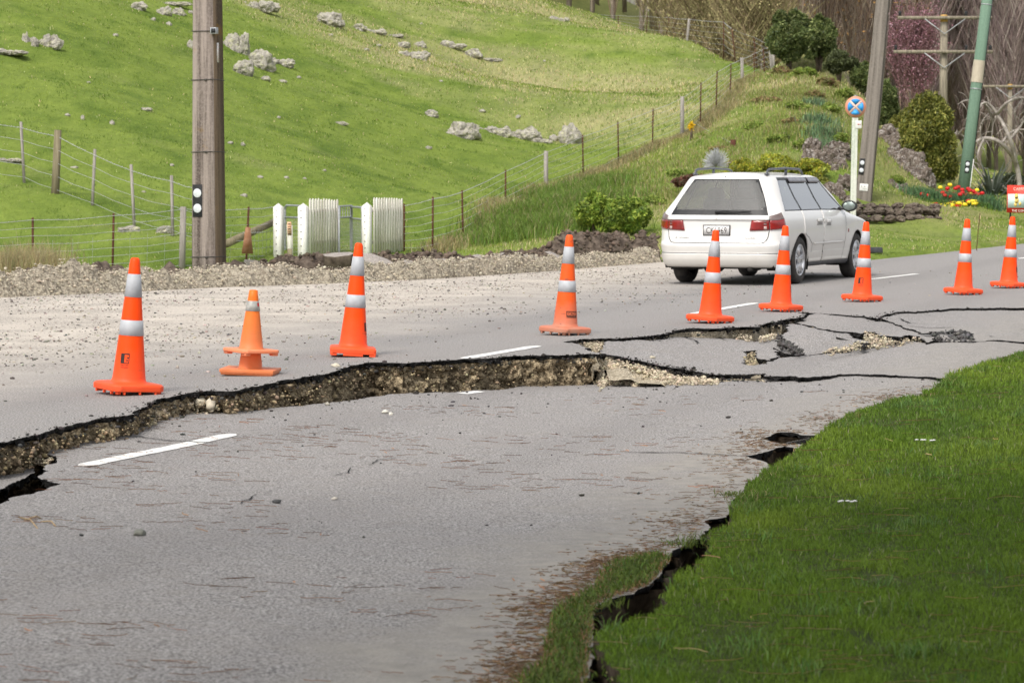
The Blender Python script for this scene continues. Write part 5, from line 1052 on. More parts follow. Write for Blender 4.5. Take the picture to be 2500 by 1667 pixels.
# ------------------------------------------------------------------ WHITE GATE
def white_post(x, ty, by, Y, w_, lb, holes=8):
    b = V(x, by, Y); t = V(x, ty, Y); root = empty('gate_post', b); H = t.z - b.z; m_ = MB(); m_.box((0, 0, H / 2 - .2), (w_, w_, H + .2)); 
    v0 = H - .1; m_.add([(-w_ / 2, -w_ / 2, v0), (w_ / 2, -w_ / 2, v0), (w_ / 2, w_ / 2, v0), (-w_ / 2, w_ / 2, v0), (0, 0, v0 + w_ * .55)], [(0, 1, 4), (1, 2, 4), (2, 3, 4), (3, 0, 4)]); m_.build('post', M['white_wood'], root)
    for k in range(holes):
        z = H * (.06 + .80 * k / (holes - 1)); d = MB(); d.lathe([(.012, 0), (.010, .01)], 8, Matrix.Translation((0, -w_ / 2 + .001, z)) @ Matrix.Rotation(math.radians(90), 4, 'X')); d.build('bolt', M['black'], root)
    root.rotation_euler = (0, 0, math.radians(-28)); return tag(root, lb, 'gate post', 'white pointed gate posts')
white_post(640, 464, 600, 56.5, .145, 'leftmost white pointed gate post'); white_post(697, 464, 606, 56, .15, 'white pointed gate post touching the left picket panel', 8); white_post(843, 462, 592, 57, .145, 'white pointed gate post touching the right picket panel')
def pickets(x0, x1, ty, by, Y0, Y1, n, lb, bot=0):
    a = V(x0, by, Y0); b = V(x1, by, Y1); root = empty('picket_panel', a); H = V(x0, ty, Y0).z - a.z
    for k in range(n):
        f = k / (n - 1); p = a.lerp(b, f) - a; hh = H * (1 + random.uniform(-.008, .008)) + .02 * f; w_ = (b - a).length / (n - 1) * .50; d = (b - a).normalized(); nr = Vector((d.y, -d.x, 0)); tilt = random.uniform(-.002, .002)
        poly = [(-w_ / 2, -.12), (w_ / 2, -.12), (w_ / 2, hh - .035), (0, hh), (-w_ / 2, hh - .035)]; m_ = MB(); vs = [p + d * (x + tilt * z) + nr * (s_ * .011) + Vector((0, 0, z)) for s_ in (1, -1) for x, z in poly]
        m_.add(vs, [(0, 1, 2, 3, 4), (9, 8, 7, 6, 5)] + [(i, i + 5, (i + 1) % 5 + 5, (i + 1) % 5) for i in range(5)]); m_.build('picket', M['old_white'], root)
    for zz_ in (.28, .82): m_ = MB(); c = (b - a) / 2; d = (b - a).normalized(); nr = Vector((d.y, -d.x, 0)); L = (b - a).length; q_ = c - nr * .035 + Vector((0, 0, H * zz_)); m_.box(q_, (L, .035, .08), Matrix.Rotation(math.atan2(d.y, d.x), 3, 'Z')); m_.build('rail', M['old_white'], root)
    return tag(root, lb, 'picket fence', 'short white picket panels at the gate')
pickets(713, 775, 456, 592, 56.1, 58.0, 11, 'left panel of weathered white pickets beside the wire gate'); pickets(860, 923, 454, 592, 57.1, 58.8, 12, 'right panel of weathered white pickets with a weed at its foot')
def tube_gate(x0, x1, ty, by, Y0, Y1, lb, scrolls=False, curve='both'):
    a, b = V(x0, by, Y0), V(x1, by, Y1); root = empty('metal_gate', a); H = V(x0, ty, Y0).z - a.z; u = b - a; u.z = 0; L = u.length; u.normalize(); pt = lambda x, z: u * x + Vector((0, 0, z)); r = .10
    m_ = MB(); path = [pt(0, 0)] + ([pt(0, H - r)] + [pt(r - r * math.cos(t), H - r + r * math.sin(t)) for t in np.linspace(.2, math.pi / 2, 5)] if curve in ('both', 'l') else [pt(0, H)]) + ([pt(L - r + r * math.sin(t), H - r + r * math.cos(t)) for t in np.linspace(0, 1.4, 5)] + [pt(L, H - r)] if curve in ('both', 'r') else [pt(L, H)]) + [pt(L, 0), pt(0, 0)]
    m_.tube(path, .022, 8, caps=False); m_.tube([pt(0, H * .77), pt(L, H * .77)], .018, 8); m_.build('gate_frame', M['steel'], root)
    m_ = MB()
    k = .07
    for i in range(int(L / k) + 1): m_.tube([pt(i * k, .02), pt(i * k, H * .77)], .0028, 3, caps=False)
    for i in range(int(H * .77 / k)): m_.tube([pt(0, .04 + i * k), pt(L, .04 + i * k)], .0028, 3, caps=False)
    m_.build('mesh_infill', M['wire'], root)
    if scrolls:
        m_ = MB()
        for i in range(5):
            for j in range(3): x = (i + .5) * L / 5; z = H * (.80 + j * .065); m_.tube([pt(x - .03, z - .02), pt(x, z), pt(x - .01, z + .035), pt(x + .03, z + .05)], .009, 5)
        m_.build('scrollwork', M['wire'], root)
    return tag(root, lb, 'gate', 'metal gates between the white posts')
tube_gate(655, 700, 472, 590, 57.4, 56.6, 'narrow tube gate between the two left white posts', False, 'l'); tube_gate(779, 808, 474, 588, 57.6, 58.6, 'half open gate with scrolls and fine mesh beside the left picket panel', True, 'n'); tube_gate(806, 832, 475, 590, 58.6, 57.2, 'gate leaf with a rounded corner left of the right white post', False, 'r')
b = V(666, 603, 54.5); root = empty('marker_post', b); m_ = MB(); m_.box((0, 0, .33), (.085, .03, .72)); m_.box((.03, .02, .33), (.06, .06, .70)); m_.build('post', M['old_white'], root); m_ = MB(); m_.box((.005, -.019, .62), (.075, .006, .24)); M['peach'] = mottled('faded_notice', (.62, .36, .22), (.70, .47, .30), 10, .7); nn = m_.build('notice', M['peach'], root); m_ = MB(); [m_.box((.005, -.0235, .70 - k * .045), (.05, .002, .012 if k % 2 else .02)) for k in range(5)]; m_.build('notice_lines', M['ink'], nn); m_ = MB(); m_.box((0, -.002, .10), (.09, .035, .30)); m_.build('bare_foot', M['brown_wood'], root); root.rotation_euler = (0, -.02, 0); tag(root, 'short white marker post with an orange notice between the gate posts', 'marker post')
m_ = MB(); m_.lathe([(.05, 0), (.05, .10), (.045, .14), (.03, .165), (.01, .175)], 16); o = m_.build('pipe_cap', mottled('blue_grey_plastic', (.22, .23, .27), (.28, .29, .33), 8, .6), smooth=True); o.location = V(721, 603, 53) if False else V(723, 606, 53.5); tag(o, 'small blue grey domed pipe at the foot of the white gate post', 'pipe')
# ------------------------------------------------------------------ ROCKS
def rock_mat(name, a, b, lich, dark, world=False):
    q = N(name); p = q.pos() if world else q.obj(); n1 = q.noise(p, 5, 5, .7); n2 = q.noise(p, 17, 5, .7); n3 = q.noise(p, 9, 4, .7, .6)
    c = q.mix(q.map(n1, .35, .65), c4(*a), c4(*b)); c = q.mix(q.map(n3, .52, .62, 0, .8), c, c4(*lich)); c = q.mix(q.map(n2, .56, .64, 0, .75), c, c4(*dark))
    q.bump(q.math('ADD', n1, n2), .9, .05); return q.fin(c, .95, .1)
M['rock'] = rock_mat('lichen_rock', (.26, .24, .21), (.46, .43, .37), (.46, .45, .28), (.11, .10, .08)); M['brown_rock'] = rock_mat('brown_rock', (.09, .07, .055), (.20, .16, .13), (.20, .18, .12), (.04, .032, .028))
M['outcrop'] = rock_mat('outcrop_rock', (.07, .053, .042), (.22, .18, .15), (.42, .385, .35), (.02, .016, .012), True)
def rock_bm(bm, c, s, seed, sub=3, rough=.35):
    r = bmesh.ops.create_icosphere(bm, subdivisions=sub, radius=1)
    R_ = Matrix.Rotation(seed * 1.7, 3, 'Z')
    for v in r['verts']:
        p = v.co.normalized(); w1 = noise.voronoi(p * 1.7 + Vector((seed * 3.3, 0, seed)))[0]; w2 = noise.voronoi(p * 4.2 + Vector((seed, seed, 5)))[0]; d = .92 + rough * noise.fractal(p * 1.1 + Vector((seed, seed * 2.1, 0)), 1, 2, 3) + rough * .75 * (w1[1] - w1[0] - .3) + rough * .30 * (w2[1] - w2[0] - .2) + rough * .18 * noise.fractal(p * 9 + Vector((seed, 0, 0)), .8, 2, 3)
        p = R_ @ (p * d); v.co = Vector((p.x * s[0], p.y * s[1], p.z * s[2])) + Vector(c)
def rock_obj(name, parts, mat, sub=3):
    bm = bmesh.new()
    for c, s, sd in parts: rock_bm(bm, c, s, sd, sub)
    me = bpy.data.meshes.new(name); bm.to_mesh(me); bm.free(); return link(name, me, mat)
def hillrock(x, y, w_, h_, lb, mat='rock', n=1, grp='rocks on the hillside', seed=None):
    g = ghit(x, y + h_ * .45, 42)
    if g is None: return
    pm = F_PX / g.y / K ; W = w_ / pm; H = h_ * .88 / pm; sd = seed if seed is not None else x * .13 + y * .07
    if n == 1: parts = [((0, 0, H * .22), (W / 2 / .95, W * .42, H * .78), sd)]
    else:
        parts = []; r = random.Random(int(x * 7 + y))
        for k in range(n): f = (k + .5) / n; hh = H * r.uniform(.45, 1.0); parts.append((((f - .5) * W * .92, r.uniform(-.25, .25) * W, hh * .12), (W / n * r.uniform(.7, 1.15), W / n * r.uniform(.6, 1), hh * .85), sd + k * 1.37))
    o = rock_obj('boulder' if n == 1 else 'rock_outcrop', parts, M[mat], 4 if w_ > 25 else 2)
    for k, (c, s, _) in enumerate(parts): pass
    o.location = (g.x, g.y, g.z)
    return tag(o, lb, 'rock', grp)
for a in [(757,42,66,36,'biggest squarish boulder near the top of the hill'),(826,62,32,17,'rock just right of the biggest hill boulder'),(862,70,50,14,'low rock shelf between the big squarish boulder and the crest',3),(905,81,40,10,'thin line of stones at the end of the upper rock shelf',3),
    (316,13,44,18,'pale rock at the top of the photo left of the big pole'),(400,8,70,10,'string of stones along the top edge left of the big pole',3),(378,25,34,22,'upright pale rock close left of the big pole near the top'),(410,27,32,18,'rock beside the upright pale rock near the big pole'),
    (592,12,96,24,'jumbled outcrop at the top right of the big pole',6),(607,23,24,15,'round rock below the jumbled outcrop at the top'),(545,92,48,56,'tall lichen rock half hidden behind the big pole',3),(437,104,20,24,'pale stone touching the left side of the big pole'),
    (560,153,52,42,'pointed lichen boulder right of the big pole'),(600,136,62,50,'large yellowish boulder behind the pointed one'),(645,143,58,24,'flat rocks trailing right from the yellowish boulder',3),(612,181,24,14,'small dark stone below the pointed boulder'),
    (96,92,96,34,'scatter of rocks on the left slope',7),(20,118,76,16,'low pale ledge at the left edge',3),(108,86,18,16,'single knob of rock above the left scatter'),(925,103,34,15,'left one of two pale humps below the crest'),(965,102,30,15,'right one of two pale humps below the crest'),
    (942,124,84,18,'broad flat outcrop under the two pale humps',5),(1040,104,50,20,'ridged rock right of the two pale humps',3),(1088,124,40,18,'rock with a tail of stones on the right slope'),(1132,138,40,8,'tail of small stones on the right slope',3),
    (990,262,32,17,'rounded boulder alone above the long outcrop'),(1066,296,76,46,'mossy grey hump at the left end of the long outcrop'),(1130,297,80,22,'pale middle of the long outcrop',5),(1198,306,74,34,'speckled mound in the long outcrop',3),(1245,322,40,16,'low end of the long outcrop',3),(1272,316,25,16,'small brown rock beside the round white boulder'),
    (1310,306,52,52,'round white boulder behind the hill fence'),(1285,42,42,14,'white stones on the skyline near the gorse bush',4),(294,523,40,20,'pale lump of rock behind the roadside fence',2),(378,529,38,20,'dark rock behind the roadside fence by the grey post'),(22,369,56,10,'low pale stones at the left edge behind the leaning post',4)]:
    hillrock(*a[:5], n=a[5] if len(a) > 5 else 1)
rr_ = random.Random(5); small = [(155,267,15,8),(190,271,9,13),(257,281,13,11),(335,253,29,8),(785,286,29,9),(650,188,20,8),(686,178,12,7),(530,332,14,7),(558,332,12,9),(598,407,14,8),(658,407,14,7),(395,380,12,6),(204,191,9,6),(352,45,12,8),(438,30,14,9),(1013,188,10,5),(870,105,16,8),(984,343,16,7),(745,395,10,5),(700,410,10,6),(1108,255,18,7),(1190,268,12,7),(60,90,12,7),(266,83,14,7),(388,55,14,10),(760,80,10,6),(842,115,12,6),(968,55,9,5),(560,450,18,9),(330,440,12,5),(170,385,22,6),(640,270,10,6),(1250,140,8,4),(500,205,9,5)]
for x, y, w_, h_ in small: hillrock(x, y, w_, h_, 'small pale stone lying in the grazed grass of the hillside', grp='small stones on the hillside')
# rocky cut at the right end of the bank
for i, (pts, lb, s) in enumerate([([(2048,330,88),(2060,350,87),(2072,372,85),(2085,395,83),(2098,415,81),(2106,432,80),(2078,408,82),(2062,385,84),(2092,436,79)], 'steep lichen covered rock face below the evergreen shrubs', .85),
    ([(1862,360,74),(1880,385,72),(1905,372,73),(1925,395,71),(1890,410,70),(1870,400,70),(1915,350,75)], 'brown rock outcrop on the bank behind the car', .62), ([(1900,440,68),(1925,455,67.5),(1945,430,68.5),(1950,470,67),(1885,460,67)], 'broken brown rocks left of the white sign post', .42),
    ([(2020,380,80),(2030,420,77),(2045,440,75),(2030,455,74),(2070,455,75),(2060,430,77)], 'scree of brown stones between the grey pole and the rock face', .5)]):
    parts = []; o0 = V(*pts[0]); r = random.Random(i)
    for k, (x, y, Y) in enumerate(pts):
        p = V(x, y, Y); parts.append((p - o0, (s * r.uniform(.4, .8), s * r.uniform(.5, .8), s * r.uniform(.45, .95)), i * 5 + k * 1.9))
    o = rock_obj('rock_outcrop', parts, M['outcrop'], 5); o.location = o0; tag(o, lb, 'rock', 'rock outcrops on the bank')
# dry stone wall
root = empty('stone_wall', V(1960, 512, 66)); o0 = root.location; r = random.Random(3)
rows = [(507, [(1958,22),(1982,26),(2010,34),(2040,30),(2066,22),(2090,22),(2112,26),(2136,24),(2156,16)], 15), (491, [(1962,30),(1990,30),(2018,26),(2040,26),(2062,26),(2084,30),(2106,24),(2128,26),(2150,22)], 19), (479, [(1972,30),(2000,32),(2032,36),(2064,28),(2094,34),(2120,26),(2146,26)], 13)]
for py, cs, hh in rows:
    for x, w_ in cs:
        Y = 64.6 + (x - 1960) * .006 + (507 - py) * .02; p = V(x + r.uniform(-3, 3), py - 4 + r.uniform(-2, 2), Y); pm = F_PX / Y / K
        s = rock_obj('stone', [((0, 0, 0), (w_ / pm * .58, .22, hh / pm * .62), r.uniform(0, 50))], M['brown_rock'], 3); s.parent = root; s.location = p - o0; s.rotation_euler = (0, r.uniform(-.3, .3), 0)
tag(root, 'low dry wall of brown stones beside the flower bed', 'stone wall')
# ------------------------------------------------------------------ SHRUBS
M['wood'] = mottled('shrub_wood', (.08, .06, .045), (.18, .14, .11), 6, .9, .4)
def shrub(nm, x, y, w_, h_, Y, n, size, cols, lb, cat='shrub', grp=None, clumps=34, stem=True, aspect=2.2, part='foliage', lo=.45, shell=.62):
    """x,y: view position of the foot; w_,h_ in view px"""
    pm = F_PX / Y / K; b = V(x, y, Y); W = w_ / pm; H = h_ / pm; g = gz(b.x, b.y)
    root = empty(nm, b); n = int(n)
    cc = RNG.normal(size=(clumps, 3)); cc /= np.linalg.norm(cc, axis=1)[:, None]; cc *= RNG.uniform(.25, 1, (clumps, 1)) ** .5; cs = RNG.uniform(.16, .30, clumps); ct = RNG.uniform(.72, 1.3, clumps)
    k = RNG.integers(0, clumps, n); dv = RNG.normal(size=(n, 3)); dv /= np.linalg.norm(dv, axis=1)[:, None]; dv *= (shell + (1 - shell) * RNG.random((n, 1)) ** .5) * (1 + RNG.normal(0, .14, (n, 1)))
    p = cc[k] * .80 + dv * cs[k][:, None]; p[:, 2] = np.maximum(p[:, 2], -1); taper = 1.12 - .32 * np.clip(p[:, 2], 0, 1) ** 1.5
    pts = np.stack([p[:, 0] * W / 2 * taper, p[:, 1] * W / 2 * taper, (p[:, 2] + 1) / 2 * H], -1)
    base = np.array(cols)[RNG.integers(0, len(cols), n)]; c = base * ct[k][:, None] * RNG.uniform(.75, 1.25, (n, 1))
    v, f, cc_ = leafcloud(pts, size, c, aspect); link(part, np_mesh(part, v, f, cols=cc_), M['leaf_v'], root)
    if stem:
        m_ = MB()
        for i in range(7): q_ = Vector(cc[i % clumps] * .6); e = Vector((q_.x * W / 2, q_.y * W / 2, (q_.z + 1) / 2 * H)); m_.tube([Vector((q_.x * W * .06, q_.y * W * .06, -.3)), e * .5 + Vector((0, 0, .05)), e], [.035, .022, .01], 5)
        m_.build('stem', M['wood'], root)
    return tag(root, lb, cat, grp)
dk = [(.07, .10, .035), (.12, .16, .05), (.24, .27, .10), (.09, .12, .035)]; ol = [(.10, .115, .025), (.20, .21, .04), (.32, .30, .07), (.14, .16, .035)]
shrub('evergreen_shrub', 1812, 146, 104, 132, 99, 40000, .075, dk, 'left of two tall dark evergreen shrubs on top of the bank', grp='evergreen shrubs along the bank')
shrub('evergreen_shrub', 1880, 152, 96, 124, 99, 36000, .075, dk, 'right of two tall dark evergreen shrubs on top of the bank', grp='evergreen shrubs along the bank')
shrub('evergreen_shrub', 1928, 172, 74, 56, 98, 14000, .07, [(.07, .085, .035), (.12, .14, .06)], 'low spreading shrub right of the two tall evergreens', grp='evergreen shrubs along the bank')
shrub('evergreen_shrub', 1978, 222, 54, 88, 98, 15000, .075, dk, 'dark shrub half hidden behind the leaning grey pole', grp='evergreen shrubs along the bank')
shrub('evergreen_shrub', 2036, 300, 56, 118, 93, 22000, .07, dk, 'rounded dark shrub right of the leaning grey pole', grp='evergreen shrubs along the bank')
shrub('evergreen_shrub', 2066, 335, 50, 80, 90, 14000, .06, ol, 'olive shrub leaning over the rock face', grp='evergreen shrubs along the bank')
shrub('evergreen_shrub', 2130, 446, 138, 238, 84, 80000, .05, ol, 'biggest yellowish evergreen shrub between the rock face and the green pole', grp='evergreen shrubs along the bank', clumps=60)
for i, (x, y, w_, h_, cc_, lb) in enumerate([(1735,300,44,22,0,'low green weed clump beside the rusty stake'),(1788,330,60,26,0,'green weed clump in the middle of the bank'),(1822,290,50,24,1,'reddish brown weed clump high on the bank'),(1840,345,54,28,0,'light green clump above the brown rocks'),(1906,262,52,30,0,'green clump near the top right of the bank'),(1868,228,46,24,1,'brown clump under the low spreading shrub'),(1700,385,56,20,1,'brownish clump above the silver plant'),(1560,405,60,20,0,'green clump on the lower bank left of the car roof'),(1930,335,40,34,0,'green clump left of the round sign'),(2060,420,44,20,0,'grass clump at the foot of the rock face'),(1795,175,60,26,1,'dry brown clump on top of the bank left of the shrubs'),(1850,180,70,30,0,'rough green clump on the crest below the tall evergreens'),(1900,200,60,26,1,'dry clump below the crest on its right side'),(1940,225,50,26,0,'green clump on the right shoulder of the bank'),(1760,240,70,22,1,'dry clump beside the fence on the upper bank'),(1830,250,60,22,0,'pale green clump in the upper middle of the bank'),(1650,350,60,18,1,'brown clump behind the silver plant'),(1500,470,60,24,0,'green clump above the leafy shrubs')]):
    g_ = ghit(x, y, 50); Yb = g_.y if g_ is not None else 75
    shrub('bank_weed', x, y + 3, w_, h_, Yb, 2600, .05, [(.15, .23, .04), (.24, .32, .06), (.32, .36, .09)] if cc_ == 0 else [(.24, .15, .08), (.30, .24, .10), (.2, .22, .07)], lb, 'weed', 'weed clumps on the bank', stem=False, part='leaves')
gs = [(.13, .21, .03), (.22, .31, .05), (.31, .38, .06)]
shrub('leafy_shrub', 1372, 536, 108, 96, 58.6, 13000, .055, gs, 'left one of two bright green leafy shrubs beside the car'); shrub('leafy_shrub', 1452, 540, 112, 102, 58.2, 14000, .055, [(.12, .20, .03), (.20, .29, .045), (.30, .37, .06)], 'right one of two bright green leafy shrubs beside the car')
lm = [(.26, .31, .035), (.38, .41, .05), (.20, .24, .05), (.48, .42, .06)]
for i, (x, y, w_, h_, Y, lb) in enumerate([(1710,410,80,44,67,'lime green shrub behind the left roof rail of the car'),(1790,408,90,50,67.5,'lime green shrub with yellow flowers above the car roof'),(1862,415,80,56,69,'lime green shrub right of the car roof rail'),(1775,392,70,38,70,'upper lime green shrub with yellow flowers'),(1880,460,50,60,68.5,'olive shrub behind the car windscreen')]):
    shrub('lime_shrub', x, y, w_, h_, Y, 7000, .06, lm if i < 4 else ol, lb, grp='lime green shrubs behind the car')
shrub('gorse_bush', 1262, 78, 54, 26, 126, 2600, .09, [(.07, .09, .03), (.12, .14, .05)], 'small dark gorse bush with a yellow tip on the hilltop'); 
shrub('yellow_flower', 1588, 300, 9, 20, 82, 110, .07, [(.75, .50, .02)], 'yellow flowering sprig below the hill fence', 'flower', stem=True, part='petals'); shrub('yellow_flower', 1238, 72, 9, 9, 126, 90, .10, [(.7, .45, .02)], 'yellow gorse tip at the left of the dark gorse bush', 'flower', stem=False, part='petals')
shrub('red_succulent', 1585, 432, 76, 34, 65, 2600, .06, [(.16, .05, .04), (.12, .09, .05), (.20, .10, .07)], 'low patch of dull red plants left of the car roof'); 
# silver spiky plant: blades of pale grey
b = V(1645, 388, 66); root = empty('silver_plant', b); nB = 700; az = RNG.uniform(0, 6.28, nB); el = RNG.uniform(-.2, 1.5, nB); L = RNG.uniform(.12, .32, nB) * (1 + .25 * np.sin(el)); m_ = MB()
for a_, e_, l_ in zip(az, el, L): d = Vector((math.cos(a_) * math.cos(e_), math.sin(a_) * math.cos(e_), math.sin(e_))); m_.tube([d * .05 + Vector((0, 0, .06)), d * l_ + Vector((0, 0, .08))], [.006, .0035], 3, caps=False)
m_.build('spikes', mottled('silver_leaf', (.40, .41, .41), (.60, .61, .62), 20, .7), root); tag(root, 'silver grey spiky plant above the left roof rail of the car', 'plant')
# flax and agave like plant behind the cafe board
b = V(2278, 450, 79); g = gz(b.x, b.y); root = empty('flax_plant', (b.x, b.y, g)); m_ = MB()
for i in range(90):
    a_ = RNG.uniform(0, 6.28); e_ = RNG.uniform(.12, 1.25); l_ = RNG.uniform(.8, 1.5); d = Vector((math.cos(a_) * math.cos(e_), math.sin(a_) * math.cos(e_) * .6, math.sin(e_))); s = d.cross(Vector((0, 0, 1))).normalized() * .035
    p0 = d * .1; p1 = d * l_ * .6 + Vector((0, 0, .03)); p2 = d * l_ - Vector((0, 0, .22 * l_ * math.cos(e_))); m_.add([p0 - s * .6, p0 + s * .6, p1 + s, p1 - s, p2], [(0, 1, 2, 3), (3, 2, 4)])
m_.build('leaves', mottled('flax_leaf', (.05, .065, .045), (.14, .16, .12), 4, .6, .1), root); tag(root, 'dark spiky flax plant between the green pole and the cafe board', 'plant')
# ------------------------------------------------------------------ FLOWER BED
def tulip_mesh(colr, nm, s=.062):
    root = empty('tulip'); m_ = MB(); m_.tube([(0, 0, 0), (.008, 0, .2), (.004, 0, .36)], .005, 4); [m_.add([(-.012, 0, .0), (.012, 0, 0), (x * .6 + .012, y * .6, .15), (x * .6 - .012, y * .6, .15), (x, y, .26)], [(0, 1, 2, 3), (3, 2, 4)]) for x, y in ((.07, .03), (-.06, -.05), (.02, -.07))]
    m_.build('stem', M['stemg'], root); m_ = MB(); m_.lathe([(.004, .35), (s * .9, .365), (s, .395), (s * .8, .425), (s * .35, .44), (.002, .43)], 8, cap=False); m_.build('bloom', M[nm], root); return root
M['stemg'] = mottled('tulip_green', (.05, .11, .045), (.10, .17, .07), 8, .6); M['red_petal'] = mottled('red_petal', (.42, .008, .008), (.60, .02, .015), 12, .5); M['yellow_petal'] = mottled('yellow_petal', (.80, .58, .02), (.88, .68, .04), 12, .5)
tr = tulip_mesh(0, 'red_petal'); ty = tulip_mesh(0, 'yellow_petal'); fr = tulip_mesh(0, 'red_petal', .04); first = {id(tr): True, id(ty): True}
reds = [(2112,450),(2124,447),(2131,449),(2140,452),(2147,446),(2152,440),(2160,452),(2170,449),(2175,441),(2178,446),(2183,452),(2186,447),(2190,451),(2193,445),(2197,456),(2187,458),(2181,456),(2205,447),(2211,443),(2216,450),(2222,447),(2224,434),(2228,438),(2236,440),(2241,445),(2248,447),(2195,433),(2201,430),(2210,436),(2176,433),(2233,450),(2165,443),(2256,444),(2118,446),(2143,458)]
yel = [(2160,431),(2182,425),(2196,448),(2244,437),(2230,444),(2108,452)]
def put(proto, x, y, Y, lb, cat, grp, used, dz=.395):
    if id(proto) not in used: used[id(proto)] = 1; o = proto
    else: o = dup(proto)
    p = V(x, y, Y); o.location = (p.x, p.y, p.z - dz); o.rotation_euler = (0, 0, random.uniform(0, 6)); return tag(o, lb, cat, grp)
used = {}
for x, y in reds: put(tr, x, y, 74 + random.uniform(-.6, .6), 'red tulip among the green leaves of the flower bed', 'tulip', 'red tulips in the flower bed', used)
for x, y in yel: put(ty, x, y, 74.5, 'yellow tulip standing above the red ones in the flower bed', 'tulip', 'yellow tulips in the flower bed', used)
bpy.data.objects.remove(fr.children[0]); bpy.data.objects.remove(fr.children[0]); bpy.data.objects.remove(fr)
def low_flower(nm):
    root = empty('border_flower'); m_ = MB(); m_.tube([(0, 0, -.05), (0, 0, .10)], .006, 4); m_.build('stem', M['stemg'], root); m_ = MB(); m_.lathe([(.002, .09), (.07, .10), (.085, .13), (.06, .165), (.02, .18), (.001, .17)], 9, cap=False); m_.build('bloom', M[nm], root); return root
fy, frd = low_flower('yellow_petal'), low_flower('red_petal')
for i in range(64):
    f = i / 63; x = 2138 + 108 * f + random.uniform(-2, 2); y = 474 - 9 * max(0, f - .3) + random.uniform(-5, 5) - (2 if f > .7 else 0); isr = random.random() < .24 or f < .12 and i % 2
    put(frd if isr else fy, x, y, 72.2 + random.uniform(-.3, .3), ('dark red' if isr else 'yellow') + ' low flower in the front border of the flower bed', 'flower', 'low border flowers', used, .125)
tufts([(V(x, y, Y).x, Y, .28) for x, y, Y in [(2130,460,74),(2150,460,74),(2170,462,74),(2190,462,74),(2210,460,74),(2230,458,74),(2245,462,74)]], 6500, .36, (.11, .20, .09), .3, 'blue green tulip leaves of the flower bed', wd=.02, dryf=.02, nm='bed_leaves')
tufts([(V(x, y, Y).x, Y, .2) for x, y, Y in [(2140,478,72.4),(2165,478,72.4),(2190,478,72.4),(2215,476,72.4),(2240,470,72.4)]], 3500, .16, (.09, .16, .035), .2, 'green leaves of the low flower border', wd=.02, dryf=.02, nm='bed_leaves')
m_ = MB(); m_.tube([V(2150, 494, 71.5), V(2200, 487, 71.7), V(2258, 479, 72)], .045, 8); tag(m_.build('edging_log', M['timber']), 'thin log edging the front of the flower bed', 'log')
